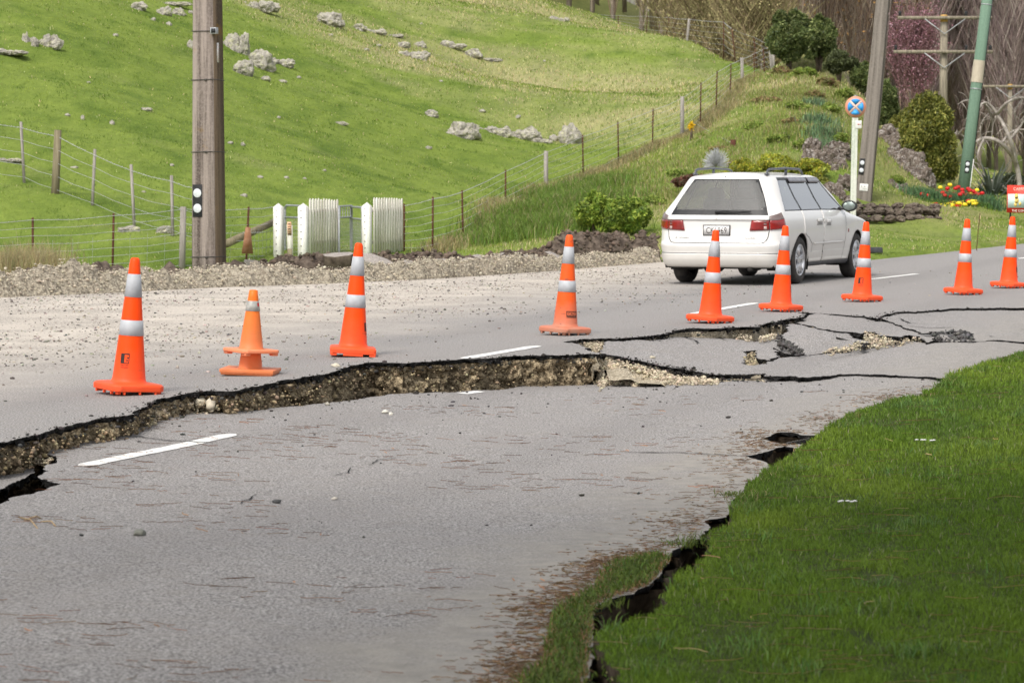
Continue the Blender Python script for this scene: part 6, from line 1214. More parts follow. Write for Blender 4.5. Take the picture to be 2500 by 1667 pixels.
# ------------------------------------------------------------------ BARE TREES
def tubes3(paths, radii, cols):
    n, k, _ = paths.shape; t = np.gradient(paths, axis=1); t /= np.linalg.norm(t, axis=2)[..., None] + 1e-9; ref = np.array([.31, .17, .93]); a = np.cross(t, ref); a /= np.linalg.norm(a, axis=2)[..., None] + 1e-9; b = np.cross(t, a)
    v = np.stack([paths + radii[..., None] * (a * math.cos(q_) + b * math.sin(q_)) for q_ in (0, 2.094, 4.189)], 2); i = np.arange(n * k * 3).reshape(n, k, 3); f = []
    for s in range(3): s2 = (s + 1) % 3; f.append(np.stack([i[:, :-1, s], i[:, :-1, s2], i[:, 1:, s2], i[:, 1:, s]], -1).reshape(-1, 4))
    return v.reshape(-1, 3), np.concatenate(f), np.repeat(cols, k * 3, 0)
def bare_tree(nm, H, spread, nb, nt, trunk_r, tcol, ccol, up=.85, seed=0, leaves=None, twr=.016):
    global RNG
    rs = np.random.default_rng(seed); root = empty(nm); k = 7; u = np.linspace(0, 1, k)
    wob = rs.normal(0, .03, (k, 2)).cumsum(0) * H * .08; tp = np.stack([wob[:, 0], wob[:, 1], u * H], -1)[None]; tr_ = (trunk_r * (1 - .85 * u))[None]
    m_ = MB(); m_.tube([Vector(p) - Vector((0, 0, .5 if i == 0 else 0)) for i, p in enumerate(tp[0])], list(tr_[0]), 8); m_.build('trunk', M['bark'], root, smooth=True)
    f = rs.uniform(.06, .92, nb); az = rs.uniform(0, 2 * np.pi, nb); L = H * (1 - f) * rs.uniform(.45, .95, nb) + .6; out = spread * (1 - f * .6) * rs.uniform(.35, 1, nb)
    p0 = np.stack([np.interp(f, u, tp[0, :, c]) for c in range(3)], -1); uu = u[None, :, None]; d = np.stack([np.cos(az), np.sin(az), np.zeros(nb)], -1)
    bp = p0[:, None] + d[:, None] * out[:, None, None] * (1 - (1 - uu) ** 2) + np.array([0, 0, 1]) * (L[:, None, None] * up * uu ** 1.25) + rs.normal(0, .05, (nb, k, 3)) * uu * spread * .3
    br = (trunk_r * .22 * (1 - f * .5))[:, None] * (1 - .8 * u)[None]; cols = np.array(ccol)[rs.integers(0, len(ccol), nb)] * rs.uniform(.7, 1.2, (nb, 1))
    ti = rs.integers(0, nb, nt); tf = rs.uniform(.25, 1, nt); j = np.minimum((tf * (k - 1)).astype(int), k - 2); fr_ = (tf * (k - 1) - j)[:, None]; q0 = bp[ti, j] * (1 - fr_) + bp[ti, j + 1] * fr_
    a2 = rs.uniform(0, 2 * np.pi, nt); l2 = rs.uniform(.4, 1.7, nt) * (spread ** .5); k2 = 4; u2 = np.linspace(0, 1, k2)[None, :, None]; d2 = np.stack([np.cos(a2) * .45, np.sin(a2) * .45, np.full(nt, up)], -1)
    tpth = q0[:, None] + d2[:, None] * l2[:, None, None] * u2 + rs.normal(0, .05, (nt, k2, 3)) * u2; trr = np.full((nt, k2), twr) * np.linspace(1.2, .6, k2)[None]
    v1, f1, c1 = tubes3(bp, br, cols); v2, f2, c2 = tubes3(tpth, trr, np.array(ccol)[rs.integers(0, len(ccol), nt)] * rs.uniform(.7, 1.3, (nt, 1)))
    V_, F_, C_ = [v1, v2], [f1, f2 + len(v1)], [c1, c2]
    if leaves:
        n, sz, lc = leaves; ii = rs.integers(0, nt, n); pts = tpth[ii, rs.integers(1, 4, n)] + rs.normal(0, .12, (n, 3)); lv, lf, lcc = leafcloud(pts, sz, np.array(lc)[rs.integers(0, len(lc), n)] * rs.uniform(.7, 1.25, (n, 1)))
        V_.append(lv); F_.append(lf + sum(map(len, V_[:-1]))); C_.append(lcc)
    link('crown', np_mesh('crown', np.concatenate(V_), np.concatenate(F_), cols=np.concatenate(C_)), M['bark_v'], root); return root
M['bark'] = mottled('pale_bark', (.16, .125, .10), (.34, .29, .24), 3, .9, .3, stretch=(4, 4, .5))
brn = [(.27, .185, .135), (.35, .26, .19), (.21, .15, .12), (.42, .34, .27)]; mauve = [(.30, .22, .21), (.37, .29, .27), (.24, .18, .18), (.40, .35, .30)]; 
tb = [bare_tree('poplar_tree', 22, 1.3, 130, 2600, .17, 0, brn, .95, 1, (2200, .15, [(.50, .25, .06), (.58, .36, .08)]), .018), bare_tree('poplar_tree', 24, 1.5, 140, 2800, .20, 0, brn, .95, 2, None, .018), bare_tree('poplar_tree', 21, 1.2, 130, 2600, .16, 0, brn + [(.34, .29, .23)], .95, 3, (900, .14, [(.42, .24, .09)]), .018)]
tm = [bare_tree('bare_tree', 13, 2.0, 110, 3800, .12, 0, mauve, 1.1, 4, None, .013), bare_tree('bare_tree', 15, 2.3, 120, 4000, .13, 0, mauve + brn, 1.1, 5, None, .013), bare_tree('bare_tree', 12, 1.8, 110, 3600, .11, 0, mauve, 1.1, 6, None, .013)]
used = {}; r = random.Random(12)
def plant(protos, i, x, Y, lb, cat, grp, s=1.0, z=None):
    pr = protos[i % len(protos)]; o = pr if id(pr) not in used else dup(pr); used[id(pr)] = 1
    X = (x * K - CX) / F_PX * Y; o.location = (X, Y, (gz(X, Y) if z is None else z) - .2); o.rotation_euler = (r.uniform(-.03, .03), r.uniform(-.03, .03), r.uniform(0, 6.28)); s *= r.uniform(.85, 1.12); o.scale = (s, s, s); return tag(o, lb, cat, grp)
for i in range(34):
    row = i % 3; x = 1190 + (i // 3) * 56 + row * 19 + r.uniform(-10, 10); plant(tb, i if r.random() < .7 else i + 1, x, 178 + row * 16 + r.uniform(-5, 5), 'tall bare poplar in the brown plantation behind the hill crest fence', 'tree', 'poplars behind the hill crest', .95)
for i in range(16):
    x = 1770 + i * 20 + r.uniform(-8, 8); plant(tb[1:], i, x, 150 + (i % 3) * 16 + r.uniform(-5, 5), 'tall bare poplar behind the evergreen shrubs and the grey pole', 'tree', 'poplars behind the bank', .8)
for i in range(50):
    row = i % 3; x = 2010 + (i // 3) * 34 + row * 12 + r.uniform(-8, 8); plant(tm, i, x, 160 + row * 30 + r.uniform(-8, 8), 'mauve brown bare tree in the thicket behind the poles', 'tree', 'bare trees behind the poles', 1.05, z=.6)
# far wood as one mass
rs = np.random.default_rng(9); nW = 9000; Yw = rs.uniform(240, 330, nW); Xw = rs.uniform(-.02, .19, nW) * Yw; hh = rs.uniform(2, 9, nW); zb0 = rs.uniform(0, 9, nW) * (Yw / 260); kk = 4; uu = np.linspace(0, 1, kk)[None, :, None]
dd = np.stack([rs.normal(0, .16, nW), rs.normal(0, .1, nW), np.ones(nW)], -1); pth = np.stack([Xw, Yw, zb0], -1)[:, None] + dd[:, None] * hh[:, None, None] * uu + rs.normal(0, .12, (nW, kk, 3)) * uu
v, f, c = tubes3(pth, np.full((nW, kk), .06) * np.linspace(1, .4, kk)[None], np.array(mauve)[rs.integers(0, 4, nW)] * rs.uniform(.8, 1.2, (nW, 1)))
tag(link('far_wood', np_mesh('far_wood', v, f, cols=c), M['bark_v']), 'distant leafless wood behind the nearer bare trees', 'wood', kind='stuff')
# scrubby willows with yellow green twigs behind the fence corner
tw = [bare_tree('willow_shrub', 6.5, 2.6, 90, 1500, .07, 0, [(.22, .17, .10), (.28, .25, .12)], .6, 21, (3800, .07, [(.40, .37, .18), (.32, .30, .14), (.40, .33, .17)]), .014)]
for i, (x, Y) in enumerate([(1555,150),(1605,140),(1650,134),(1700,131),(1745,128),(1770,134),(1680,146)]): plant(tw, i, x, Y, 'yellow green willow scrub behind the corner of the hill fence', 'shrub', 'willow scrub behind the hill fence', 1.1)
tp = bare_tree('blossom_tree', 4.6, 1.5, 70, 1200, .06, 0, [(.18, .10, .10), (.22, .13, .13)], .75, 31, (9000, .055, [(.30, .14, .18), (.36, .19, .23), (.24, .10, .13), (.42, .27, .30)]), .009); p = V(2090, 262, 118); tp.location = (p.x, p.y, V(2090, 262, 118).z - .9); tp.scale = (.9, .9, .9); tag(tp, 'dark pink blossom tree behind the leaning grey pole', 'tree')
# twisted pale branches behind the green pole
root = empty('twisted_tree', V(2345, 470, 92)); o0 = root.location; M['pale_bark2'] = mottled('bleached_bark', (.20, .175, .15), (.42, .38, .34), 5, .9); m_ = MB()
for path, r0 in [([(2345,470),(2335,380),(2300,330),(2260,318),(2228,340),(2205,380)],.09),([(2335,380),(2320,320),(2290,262),(2262,236),(2240,262),(2215,300)],.07),([(2290,262),(2315,235),(2350,225),(2400,240)],.06),([(2262,236),(2280,280),(2275,330)],.035),([(2300,330),(2330,300),(2380,300)],.05),([(2320,320),(2350,280),(2365,230)],.05),([(2240,262),(2225,230),(2200,240)],.03),([(2260,318),(2245,360),(2260,400),(2250,440)],.04),([(2228,340),(2215,318),(2198,300)],.03),([(2345,470),(2300,425),(2255,405),(2225,360)],.05),([(2350,225),(2330,262),(2345,300)],.03),([(2290,262),(2270,262),(2252,290),(2255,318)],.03)]:
    pts = [V(x, y, 92 + .4 * math.sin(x * .1)) - o0 for x, y in path]; fine = []
    for i in range(len(pts) - 1):
        for j in range(5): t_ = j / 5; a = pts[max(0, i - 1)]; b = pts[i]; c_ = pts[i + 1]; d = pts[min(len(pts) - 1, i + 2)]; fine.append(.5 * ((2 * b) + (c_ - a) * t_ + (2 * a - 5 * b + 4 * c_ - d) * t_ ** 2 + (3 * b - a - 3 * c_ + d) * t_ ** 3))
    fine.append(pts[-1]); m_.tube(fine, [r0 * (1 - .7 * i / len(fine)) for i in range(len(fine))], 6)
    for k_ in range(len(fine)):
        if random.random() < .8: s = fine[k_]; e = s + Vector((random.uniform(-.4, .4), random.uniform(-.2, .2), random.uniform(-.55, .35))); m_.tube([s, s.lerp(e, .5) + Vector((0, 0, .06)), e], [.014, .010, .006], 4)
m_.build('branches', M['pale_bark2'], root); tag(root, 'twisted pale leafless tree between the green pole and the cafe board', 'tree')
shrub('dark_hedge', 2330, 470, 150, 70, 96, 9000, .12, [(.03, .04, .02), (.06, .07, .035)], 'dark low hedge behind the cafe board', 'hedge')
# small white things on the near lawn
for px, py, lb in [((1800 + 905 / 3.357), 1200 + 172 / 3.357, 'cluster of tiny white daisies low on the lawn'), ((1800 + 1540 / 3.357), 700 + 1335 / 3.357, 'scrap of white litter in the lawn grass near the road')]:
    h_ = hit(px, py, zL); o = empty('white_flowers' if 'daisies' in lb else 'litter', h_); 
    for k in range(5): m_ = MB(); x, y = (k - 2) * .022 + random.uniform(-.01, .01), random.uniform(-.05, .05); m_.lathe([(.010, 0), (.013, .004), (.004, .007)], 8, Matrix.Translation((x, y, .055))); m_.build('bloom' if 'daisies' in lb else 'scrap', M['white_plate'], o)
    tag(o, lb, 'flowers' if 'daisies' in lb else 'litter')
# ------------------------------------------------------------------ CAR  (x forward from the rear axle, y left, z up)
car = empty('station_wagon')
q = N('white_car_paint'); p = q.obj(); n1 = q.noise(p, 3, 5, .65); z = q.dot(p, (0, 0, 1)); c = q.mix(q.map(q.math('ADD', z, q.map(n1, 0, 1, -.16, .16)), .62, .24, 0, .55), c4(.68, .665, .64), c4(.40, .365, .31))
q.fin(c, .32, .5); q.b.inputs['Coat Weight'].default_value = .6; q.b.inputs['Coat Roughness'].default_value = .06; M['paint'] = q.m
M['trim'] = mottled('black_trim', (.012, .012, .013), (.03, .03, .03), 20, .45, .05, .4); M['under'] = mottled('underbody', (.008, .008, .008), (.03, .027, .024), 8, .9); M['greytrim'] = mottled('grey_sill', (.06, .062, .07), (.09, .09, .095), 10, .5, .05)
M['tyre'] = mottled('dusty_tyre', (.025, .024, .024), (.07, .062, .055), 9, .85, .4); M['alloy'] = mottled('alloy_rim', (.48, .48, .49), (.66, .66, .67), 14, .3, .05, .6, metal=.7)
def glassmat(name, tint, milk, rough=.03, ior=1.55):
    q = N(name); t = q.t; tr = q.n('ShaderNodeBsdfTransparent'); tr.inputs[0].default_value = (*tint, 1); gl = q.n('ShaderNodeBsdfGlossy'); gl.inputs['Roughness'].default_value = rough; df = q.n('ShaderNodeBsdfDiffuse'); df.inputs[0].default_value = (.52, .51, .48, 1)
    fr = q.n('ShaderNodeFresnel'); fr.inputs[0].default_value = ior; m1 = q.n('ShaderNodeMixShader'); m1.inputs[0].default_value = milk; t.links.new(tr.outputs[0], m1.inputs[1]); t.links.new(df.outputs[0], m1.inputs[2])
    m2 = q.n('ShaderNodeMixShader'); (t.links.new(fr.outputs[0], m2.inputs[0]) if ior < 4 else setattr(m2.inputs[0], 'default_value', .55)); t.links.new(m1.outputs[0], m2.inputs[1]); t.links.new(gl.outputs[0], m2.inputs[2]); t.links.new(m2.outputs[0], q.o.inputs['Surface']); t.nodes.remove(q.b); return q.m
M['rear_glass'] = glassmat('dusty_rear_glass', (.90, .91, .90), .20, .06); M['side_glass'] = glassmat('tinted_side_glass', (.34, .36, .37), .04, .02, 4.2); M['ws_glass'] = glassmat('windscreen_glass', (.85, .88, .87), .03)
zr = np.array([.215, .25, .33, .405, .43, .52, .585, .72, .84, .905, 1.15, 1.385, 1.43]); yS = np.array([.77, .81, .835, .845, .845, .86, .868, .872, .86, .822, .722, .612, .55]); xR = np.array([-.86, -.945, -.985, -.992, -.975, -.985, -.945, -.925, -.928, -.905, -.752, -.60, -.53])
w3 = np.array([.70, .70, .70, .70, .70, .70, .70, .70, .695, .69, .585, .455, .41]); NR = 13; NCc = 15; G = np.zeros((NCc, NR, 3))
def setc(c, x, y, z=None): G[c, :, 0] = x; G[c, :, 1] = y; G[c, :, 2] = zr if z is None else z
zb_side = zr.copy(); zb_side[9] = .965; zb_side[8] = .86; zc4 = zr.copy(); zc4[9] = .935
setc(0, xR, 0 * w3); setc(1, xR + .008, .45 * w3); setc(2, xR + .03, .80 * w3); setc(3, xR + .075, w3); setc(4, xR + .165, yS - (yS - w3) * .38, zc4); setc(5, xR + .32, yS - .006, zb_side)
top = np.array([0] * 10 + [.5, 1, 1.08])
def sidec(c, xb, xt): setc(c, xb + (xt - xb) * top, yS, zb_side)
sidec(6, .10, .04); sidec(7, .17, .11); sidec(8, .98, .88); sidec(9, 1.05, .95)
sidec(10, 2.02, 1.44); G[10, 9, 2] = .95
fz = np.array([.20, .24, .30, .36, .40, .46, .51, .58, .66, .955, 1.16, 1.375, 1.41])
def frontc(c, xl, yl, zh, xb, yb, xt, yt):
    x = np.concatenate([np.full(9, xl), [xb, (xb + xt) / 2 + .03, xt, xt - .05]]); x[:2] -= .06; y = np.concatenate([np.full(9, yl), [yb, (yb + yt) / 2 + .02, yt, yt * .93]]); z = np.concatenate([zr[0] + (zr[:9] - zr[0]) * (zh - zr[0]) / (zr[8] - zr[0]), [.955, 1.16, 1.375, 1.41]]); G[c, :, 0] = x; G[c, :, 1] = y; G[c, :, 2] = z
frontc(11, 3.02, .84, .80, 2.18, .775, 1.56, .585); frontc(12, 3.50, .70, .70, 2.36, .58, 1.67, .42); frontc(13, 3.66, .36, .67, 2.44, .30, 1.72, .22); frontc(14, 3.70, 0, .67, 2.46, 0, 1.74, 0)
def cr(P_, t, axis):
    n = P_.shape[axis]; i = np.clip(np.floor(t).astype(int), 0, n - 2); f = t - i; g = lambda j: np.take(P_, np.clip(j, 0, n - 1), axis); sh = [1] * P_.ndim; sh[axis] = len(t); f = f.reshape(sh)
    # cardinal spline, slackened so that corners stay crisp
    k_ = .38; b, c_ = g(i), g(i + 1); m0 = (g(i + 1) - g(i - 1)) * k_; m1 = (g(i + 2) - g(i)) * k_
    h = lambda a, b_, c2, d: a * f ** 3 + b_ * f ** 2 + c2 * f + d
    return h(2, -3, 0, 1) * b + h(1, -2, 1, 0) * m0 + h(-2, 3, 0, 0) * c_ + h(1, -1, 0, 0) * m1
def S(u, v): return cr(cr(G, np.array([float(u)]), 0), np.array([float(v)]), 1)[0, 0]
segs = [10, 8, 8, 8, 10, 26, 4, 28, 4, 34, 30, 14, 10, 8]; us = np.concatenate([np.arange(n) / n + i for i, n in enumerate(segs)] + [[14.0]]); nv = 8; vs_ = np.concatenate([np.arange(nv) / nv + i for i in range(12)] + [[12.0]])
GR = cr(cr(G, us, 0), vs_, 1); nu_, nvv = GR.shape[:2]
def cls(u, v):
    if 9 < v < 11:
        if u < 2.86: return 2 if (v > 9.38 + .5 * max(0, u - 2.1) ** 2 and v < 10.9 - .5 * max(0, u - 2.2) and u < 2.74 - .25 * max(0, v - 10)) else 5          # rear glass / black border
        if 5.03 < u < 6.02: return 3 if 9.1 < v < 10.93 else 5
        if 6 <= u < 7 or 8 <= u < 9: return 5
        if 7 <= u < 8 or 9 <= u < 9.97: return 3 if 9.12 < v < 10.9 else 5
        if 9.97 <= u < 10.25: return 5
        if u > 11.15: return 4
    if 11 <= v < 11.25 and 5.0 < u < 10.3: return 5
    if v < 1.4 and 6.7 < u < 10.4: return 6
    if v < .6 and u < 5: return 1
    return 0
quads = {k: [] for k in (0, 1, 2, 3, 4, 5, 6)}; arch = [(0.0, .315, .355), (2.635, .315, .355)]
um = (us[:-1] + us[1:]) / 2; vm = (vs_[:-1] + vs_[1:]) / 2; dead = np.zeros((nu_ - 1, nvv - 1), bool)
for i in range(nu_ - 1):
    for j in range(nvv - 1):
        c = GR[i:i + 2, j:j + 2].mean((0, 1))
        if um[i] > 4.5:
            for ax, az_, R_ in arch:
                if math.hypot(c[0] - ax, c[2] - az_) < R_ and c[1] > .6 and um[i] < 12.2: dead[i, j] = True
for i in range(1, nu_ - 1):
    for j in range(1, nvv - 1):
        a = dead[i - 1:i + 1, j - 1:j + 1]
        if a.any() and not a.all():
            p = GR[i, j]; 
            for ax, az_, R_ in arch:
                d = math.hypot(p[0] - ax, p[2] - az_)
                if abs(d - R_) < .06: GR[i, j, 0] = ax + (p[0] - ax) * R_ / d; GR[i, j, 2] = az_ + (p[2] - az_) * R_ / d
vid = lambda i, j: i * nvv + j
for i in range(nu_ - 1):
    for j in range(nvv - 1):
        if dead[i, j]: continue
        k = cls(um[i], vm[j]); quads[k].append((vid(i, j), vid(i + 1, j), vid(i + 1, j + 1), vid(i, j + 1)))
flat = GR.reshape(-1, 3); mir = flat * np.array([1, -1, 1])
def shell(name, keys, mat, sides=(1, -1), filt=None, off=0.0, smooth=True, parent=car):
    Q = [q_ for k in keys for q_ in quads[k] if filt is None or filt(flat[q_[0]])]
    if not Q: return None
    used_ = sorted({i for q_ in Q for i in q_}); mp = {a: b for b, a in enumerate(used_)}; V_ = []; F_ = []
    for s_ in sides:
        b = len(V_); src = flat if s_ > 0 else mir; V_ += [tuple(src[i]) for i in used_]; F_ += [tuple(b + mp[i] for i in (q_ if s_ < 0 else q_[::-1])) for q_ in Q]
    me = np_mesh(name, np.array(V_), F_)
    bm = bmesh.new(); bm.from_mesh(me); bmesh.ops.remove_doubles(bm, verts=bm.verts, dist=.0005); bm.to_mesh(me); bm.free()
    return link(name, me, mat, parent, smooth)
# roof: from the top row in to the centre line
rv = []; nrf = 10; top_row = GR[:, -1]
for i in range(nu_):
    x, y, z = top_row[i]
    for k in range(nrf + 1):
        t_ = k / nrf; rise = .045 * float(sstep(-.53, -.15, x)) * float(sstep(1.72, 1.2, x)) * (1 - (1 - t_) ** 2); rv.append((x, y * (1 - t_), z + rise))
b0_ = len(flat); RVa = np.array(rv); ia = np.arange(len(rv)).reshape(nu_, nrf + 1); rf_ = np.stack([ia[:-1, :-1], ia[1:, :-1], ia[1:, 1:], ia[:-1, 1:]], -1).reshape(-1, 4)
Q = np.array(quads[0]); allv = []; allf = []
for s_ in (1, -1):
    b = len(allv); allv += [tuple(p * np.array([1, s_, 1])) for p in flat]; allf += [tuple(b + i for i in (q_ if s_ < 0 else q_[::-1])) for q_ in quads[0]]; b = len(allv); allv += [tuple(p * np.array([1, s_, 1])) for p in RVa]; allf += [tuple(b + i for i in (q_ if s_ < 0 else q_[::-1])) for q_ in rf_]
me = np_mesh('body', np.array(allv), allf); bm = bmesh.new(); bm.from_mesh(me); bmesh.ops.remove_doubles(bm, verts=bm.verts, dist=.0008); bmesh.ops.dissolve_degenerate(bm, edges=bm.edges, dist=.0003)
bmesh.ops.delete(bm, geom=[v for v in bm.verts if not v.link_faces], context='VERTS'); bmesh.ops.recalc_face_normals(bm, faces=bm.faces); bm.to_mesh(me); bm.free(); body = link('body', me, M['paint'], car, True); m_ = body.modifiers.new('thick', 'SOLIDIFY'); m_.thickness = .012; m_.offset = -1
shell('window_surround', [5], M['trim']); shell('rear_window', [2], M['rear_glass']); shell('windscreen', [4], M['ws_glass']); shell('sill_trim', [6], M['greytrim']); shell('lower_valance', [1], M['under'])
for s_ in (1, -1):
    for f0, f1 in ((-.7, .11), (.1, .99), (.9, 2.1)): shell('side_window', [3], M['side_glass'], (s_,), lambda p, a=f0, b=f1: a < p[0] + (.965 - p[2]) * -.15 and ((p[0] < .2 and b < .2) or (b == .99 and .0 < p[0] < .99 and not (p[0] < .06)) or (b == 2.1 and p[0] > .93)) if False else (p[0] < (.12 - (p[2] - .965) * .14) if b < .2 else (.12 - (p[2] - .965) * .14 <= p[0] < 1.01 - (p[2] - .965) * .24 if b < 1 else p[0] >= 1.01 - (p[2] - .965) * .24)))
def nrm(u, v):
    a = S(u + .02, v) - S(u - .02, v); b = S(u, v + .02) - S(u, v - .02); n = np.cross(a, b); n /= np.linalg.norm(n) + 1e-9
    c = S(u, v) - np.array([1.2, 0, .8]); return n if n @ c > 0 else -n
def patch(name, u0, u1, v0, v1, mat, off=.008, n=10, m=6, s=1, parent=car, shape=None, thick=.006):
    V_ = []; F_ = []
    for lay in (0, 1):
        for i in range(n + 1):
            for j in range(m + 1):
                a, b = i / n, j / m; uu, vv = u0 + (u1 - u0) * a, v0 + (v1 - v0) * b
                if shape: uu, vv = shape(a, b)
                p = S(max(0.0, uu), vv) + nrm(max(.03, uu), vv) * (off if lay == 0 else off - thick); V_.append((p[0], p[1] * s, p[2]))
    k = (n + 1) * (m + 1); W_ = m + 1
    for i in range(n):
        for j in range(m): a = i * W_ + j; F_.append((a, a + W_, a + W_ + 1, a + 1)); F_.append((k + a, k + a + 1, k + a + W_ + 1, k + a + W_))
    edge = [i * W_ for i in range(n + 1)] + [n * W_ + j for j in range(1, m + 1)] + [i * W_ + m for i in range(n - 1, -1, -1)] + [j for j in range(m - 1, 0, -1)]
    for a, b in zip(edge, edge[1:] + edge[:1]): F_.append((a, k + a, k + b, b))
    me = np_mesh(name, np.array(V_), F_); bm = bmesh.new(); bm.from_mesh(me); bmesh.ops.recalc_face_normals(bm, faces=bm.faces); bm.to_mesh(me); bm.free(); return link(name, me, mat, parent, False)
def seam(path, s=1, wd=.0045, off=.0025, mat='trim', parent=None):
    pts = []; nn = []
    for (a, b), (c_, d) in zip(path[:-1], path[1:]):
        for k in range(8): uu, vv = a + (c_ - a) * k / 8, b + (d - b) * k / 8; pts.append(S(uu, vv)); nn.append(nrm(uu, vv))
    pts.append(S(*path[-1])); nn.append(nrm(*path[-1])); V_ = []
    for i, (p, n_) in enumerate(zip(pts, nn)):
        t_ = pts[min(i + 1, len(pts) - 1)] - pts[max(i - 1, 0)]; sd_ = np.cross(n_, t_); sd_ /= np.linalg.norm(sd_) + 1e-9
        for e in (-1, 1): q_ = p + n_ * off + sd_ * wd * e; V_.append((q_[0], q_[1] * s, q_[2]))
    return link('panel_gap', np_mesh('panel_gap', np.array(V_), [(2 * i, 2 * i + 1, 2 * i + 3, 2 * i + 2) for i in range(len(pts) - 1)]), M[mat], parent or body)
for s_ in (1, -1):
    seam([(8.5, 9), (8.5, 7), (8.5, 4), (8.45, 1.5)], s_); seam([(6.35, 9), (6.4, 7.8), (6.75, 7.0), (7.25, 6.2), (7.42, 5), (7.42, 3)], s_); seam([(9.98, 9), (10.02, 8), (9.98, 5), (9.9, 1.5)], s_); seam([(2.96, 7.0), (2.85, 6.4), (2.5, 5.62), (2.2, 5.52)], s_, .005); seam([(0, 5.52), (1.2, 5.52), (2.2, 5.52)], s_, .005); seam([(3, 9), (2.98, 7)], s_, .005)
    seam([(0, 3.55), (1.5, 3.55), (3, 3.55), (4.2, 3.55), (5.1, 3.5)], s_, .006)
    patch('side_moulding', 7.48, 8.45, 4.85, 5.25, M['paint'], .012, 12, 3, s_); patch('side_moulding', 8.55, 9.9, 4.85, 5.25, M['paint'], .012, 14, 3, s_)
    for u_ in (8.14, 6.98 + .36): pass
    patch('door_handle', 7.62, 7.86, 7.62, 7.88, M['paint'], .022, 6, 3, s_); patch('door_handle', 8.68 + .0, 8.90, 7.62, 7.88, M['paint'], .022, 6, 3, s_) if False else None
    patch('door_handle', 9.12, 9.32, 7.5, 7.75, M['paint'], .022, 6, 3, s_)
    patch('handle_recess_shade', 7.60, 7.88, 7.35, 7.68, M['shade'] if 'shade' in M else M.setdefault('shade', mottled('recess_shade_grey', (.25, .25, .24), (.32, .31, .30), 20, .6)), .004, 6, 3, s_); patch('handle_recess_shade', 9.10, 9.34, 7.25, 7.56, M['shade'], .004, 6, 3, s_)  # flat grey patches paint the shade below the door handles
    patch('weather_shield', 7.0, 7.98, 10.72, 11.1, M['shield'] if 'shield' in M else M.setdefault('shield', mottled('smoky_shield', (.10, .09, .11), (.16, .15, .17), 8, .2, .02, .6)), .022, 10, 3, s_); patch('weather_shield', 9.02, 9.95, 10.70, 11.1, M['shield'], .022, 12, 3, s_)
    # lamps
    if 'lamp_red' not in M:
        q = N('red_lens'); p = q.obj(); w_ = q.n('ShaderNodeTexWave'); w_.inputs['Scale'].default_value = 30; q.put(w_.inputs[0], p); q.fin(q.mix(q.map(q.noise(p, 9, 3), .3, .7), c4(.14, .003, .003), c4(.30, .008, .008)), .16, .6); q.b.inputs['Coat Weight'].default_value = .7; M['lamp_red'] = q.m
        M['lamp_smoke'] = mottled('smoky_lens', (.12, .085, .08), (.2, .15, .14), 9, .15, .02, .6); M['lamp_clear'] = mottled('clear_lens', (.34, .24, .22), (.46, .36, .33), 30, .15, .05, .6)
    lh = patch('tail_lamp', 0, 0, 0, 0, M['lamp_red'], .014, 10, 4, s_, shape=lambda a, b: (1.62 + (2.95 - 1.62) * a + .12 * (1 - b) * (1 - a) * -1, 6.92 + .12 * a + (8.12 - 6.92 - .12 * a) * b))
    for v0_, v1_, mt in ((7.1, 7.42, 'lamp_clear'), (7.55, 7.7, 'lamp_smoke'), (7.83, 7.98, 'lamp_smoke')): patch('clear_section', 2.46, 2.70, v0_, v1_, M[mt], .018, 5, 2, s_, lh)
    lc = patch('corner_lamp', 0, 0, 0, 0, M['lamp_red'], .014, 12, 5, s_, shape=lambda a, b: (3.04 + (4.78 - .10 * b - 3.04) * a, 7.04 + .20 * a + (8.12 - 7.04 - .20 * a) * b)); patch('smoky_section', 0, 0, 0, 0, M['lamp_smoke'], .0135, 12, 5, s_, lc, shape=lambda a, b: (3.04 + (4.68 - .18 * b - 3.04) * a, 8.10 + (8.96 - 8.10) * b))
gar = patch('tailgate_garnish', -2.95 + 2.95, 2.97, 8.2, 9.0, M['paint'], .022, 12, 3, 1, thick=.02); patch('tailgate_garnish', 0, 2.97, 8.2, 9.0, M['paint'], .022, 12, 3, -1, thick=.02)
# plate, badges, wiper
def rear_text(s, size, y, z, parent, mat, off=.012, sx=1.0):
    t = text_tris(s, size); x = float(np.interp(z, zr[:10], xR[:10])) - off; m = MB(); m.add([(x + .03 * ((abs(y - a * sx)) / .56) ** 2, y - a * sx, z + b) for a, b in t[0]], t[1]); return m.build('lettering', mat, parent)
xp = float(np.interp(.718, zr, xR)); m_ = MB(); m_.box((xp - .008, 0, .718), (.012, .375, .140)); pf_ = m_.build('number_plate', M['trim'], car, bevel=.002); m_ = MB(); m_.box((xp - .0155, 0, .718), (.006, .352, .118)); pp = m_.build('plate_face', mottled('plate_white', (.60, .59, .58), (.68, .67, .66), 40, .4), pf_)
t = text_tris('CKL969', .082); m_ = MB(); m_.add([(xp - .0195, -a * .74, .716 + b) for a, b in t[0]], t[1]); m_.build('plate_lettering', M['ink'], pp)
rear_text('MITSUBISHI', .020, .455, .618, body, M['dark_steel']); rear_text('V6-24 MIVEC', .018, -.46, .618, body, M['dark_steel']); rear_text('LEGNUM', .032, -.0, .872, gar, M['ghost'] if 'ghost' in M else M.setdefault('ghost', mottled('faded_letters', (.55, .50, .48), (.66, .62, .60), 30, .5)), .0245, 2.4)
m_ = MB()
for k in range(3): a_ = math.radians(90 + 120 * k); dxy = Vector((0, math.cos(a_), math.sin(a_))); px_ = Vector((0, -dxy.z, dxy.y)); o_ = Vector((float(np.interp(.618, zr, xR)) - .006, .555, .618)); m_.add([o_, o_ + dxy * .008 + px_ * .005, o_ + dxy * .016, o_ + dxy * .008 - px_ * .005], [(0, 1, 2, 3)])
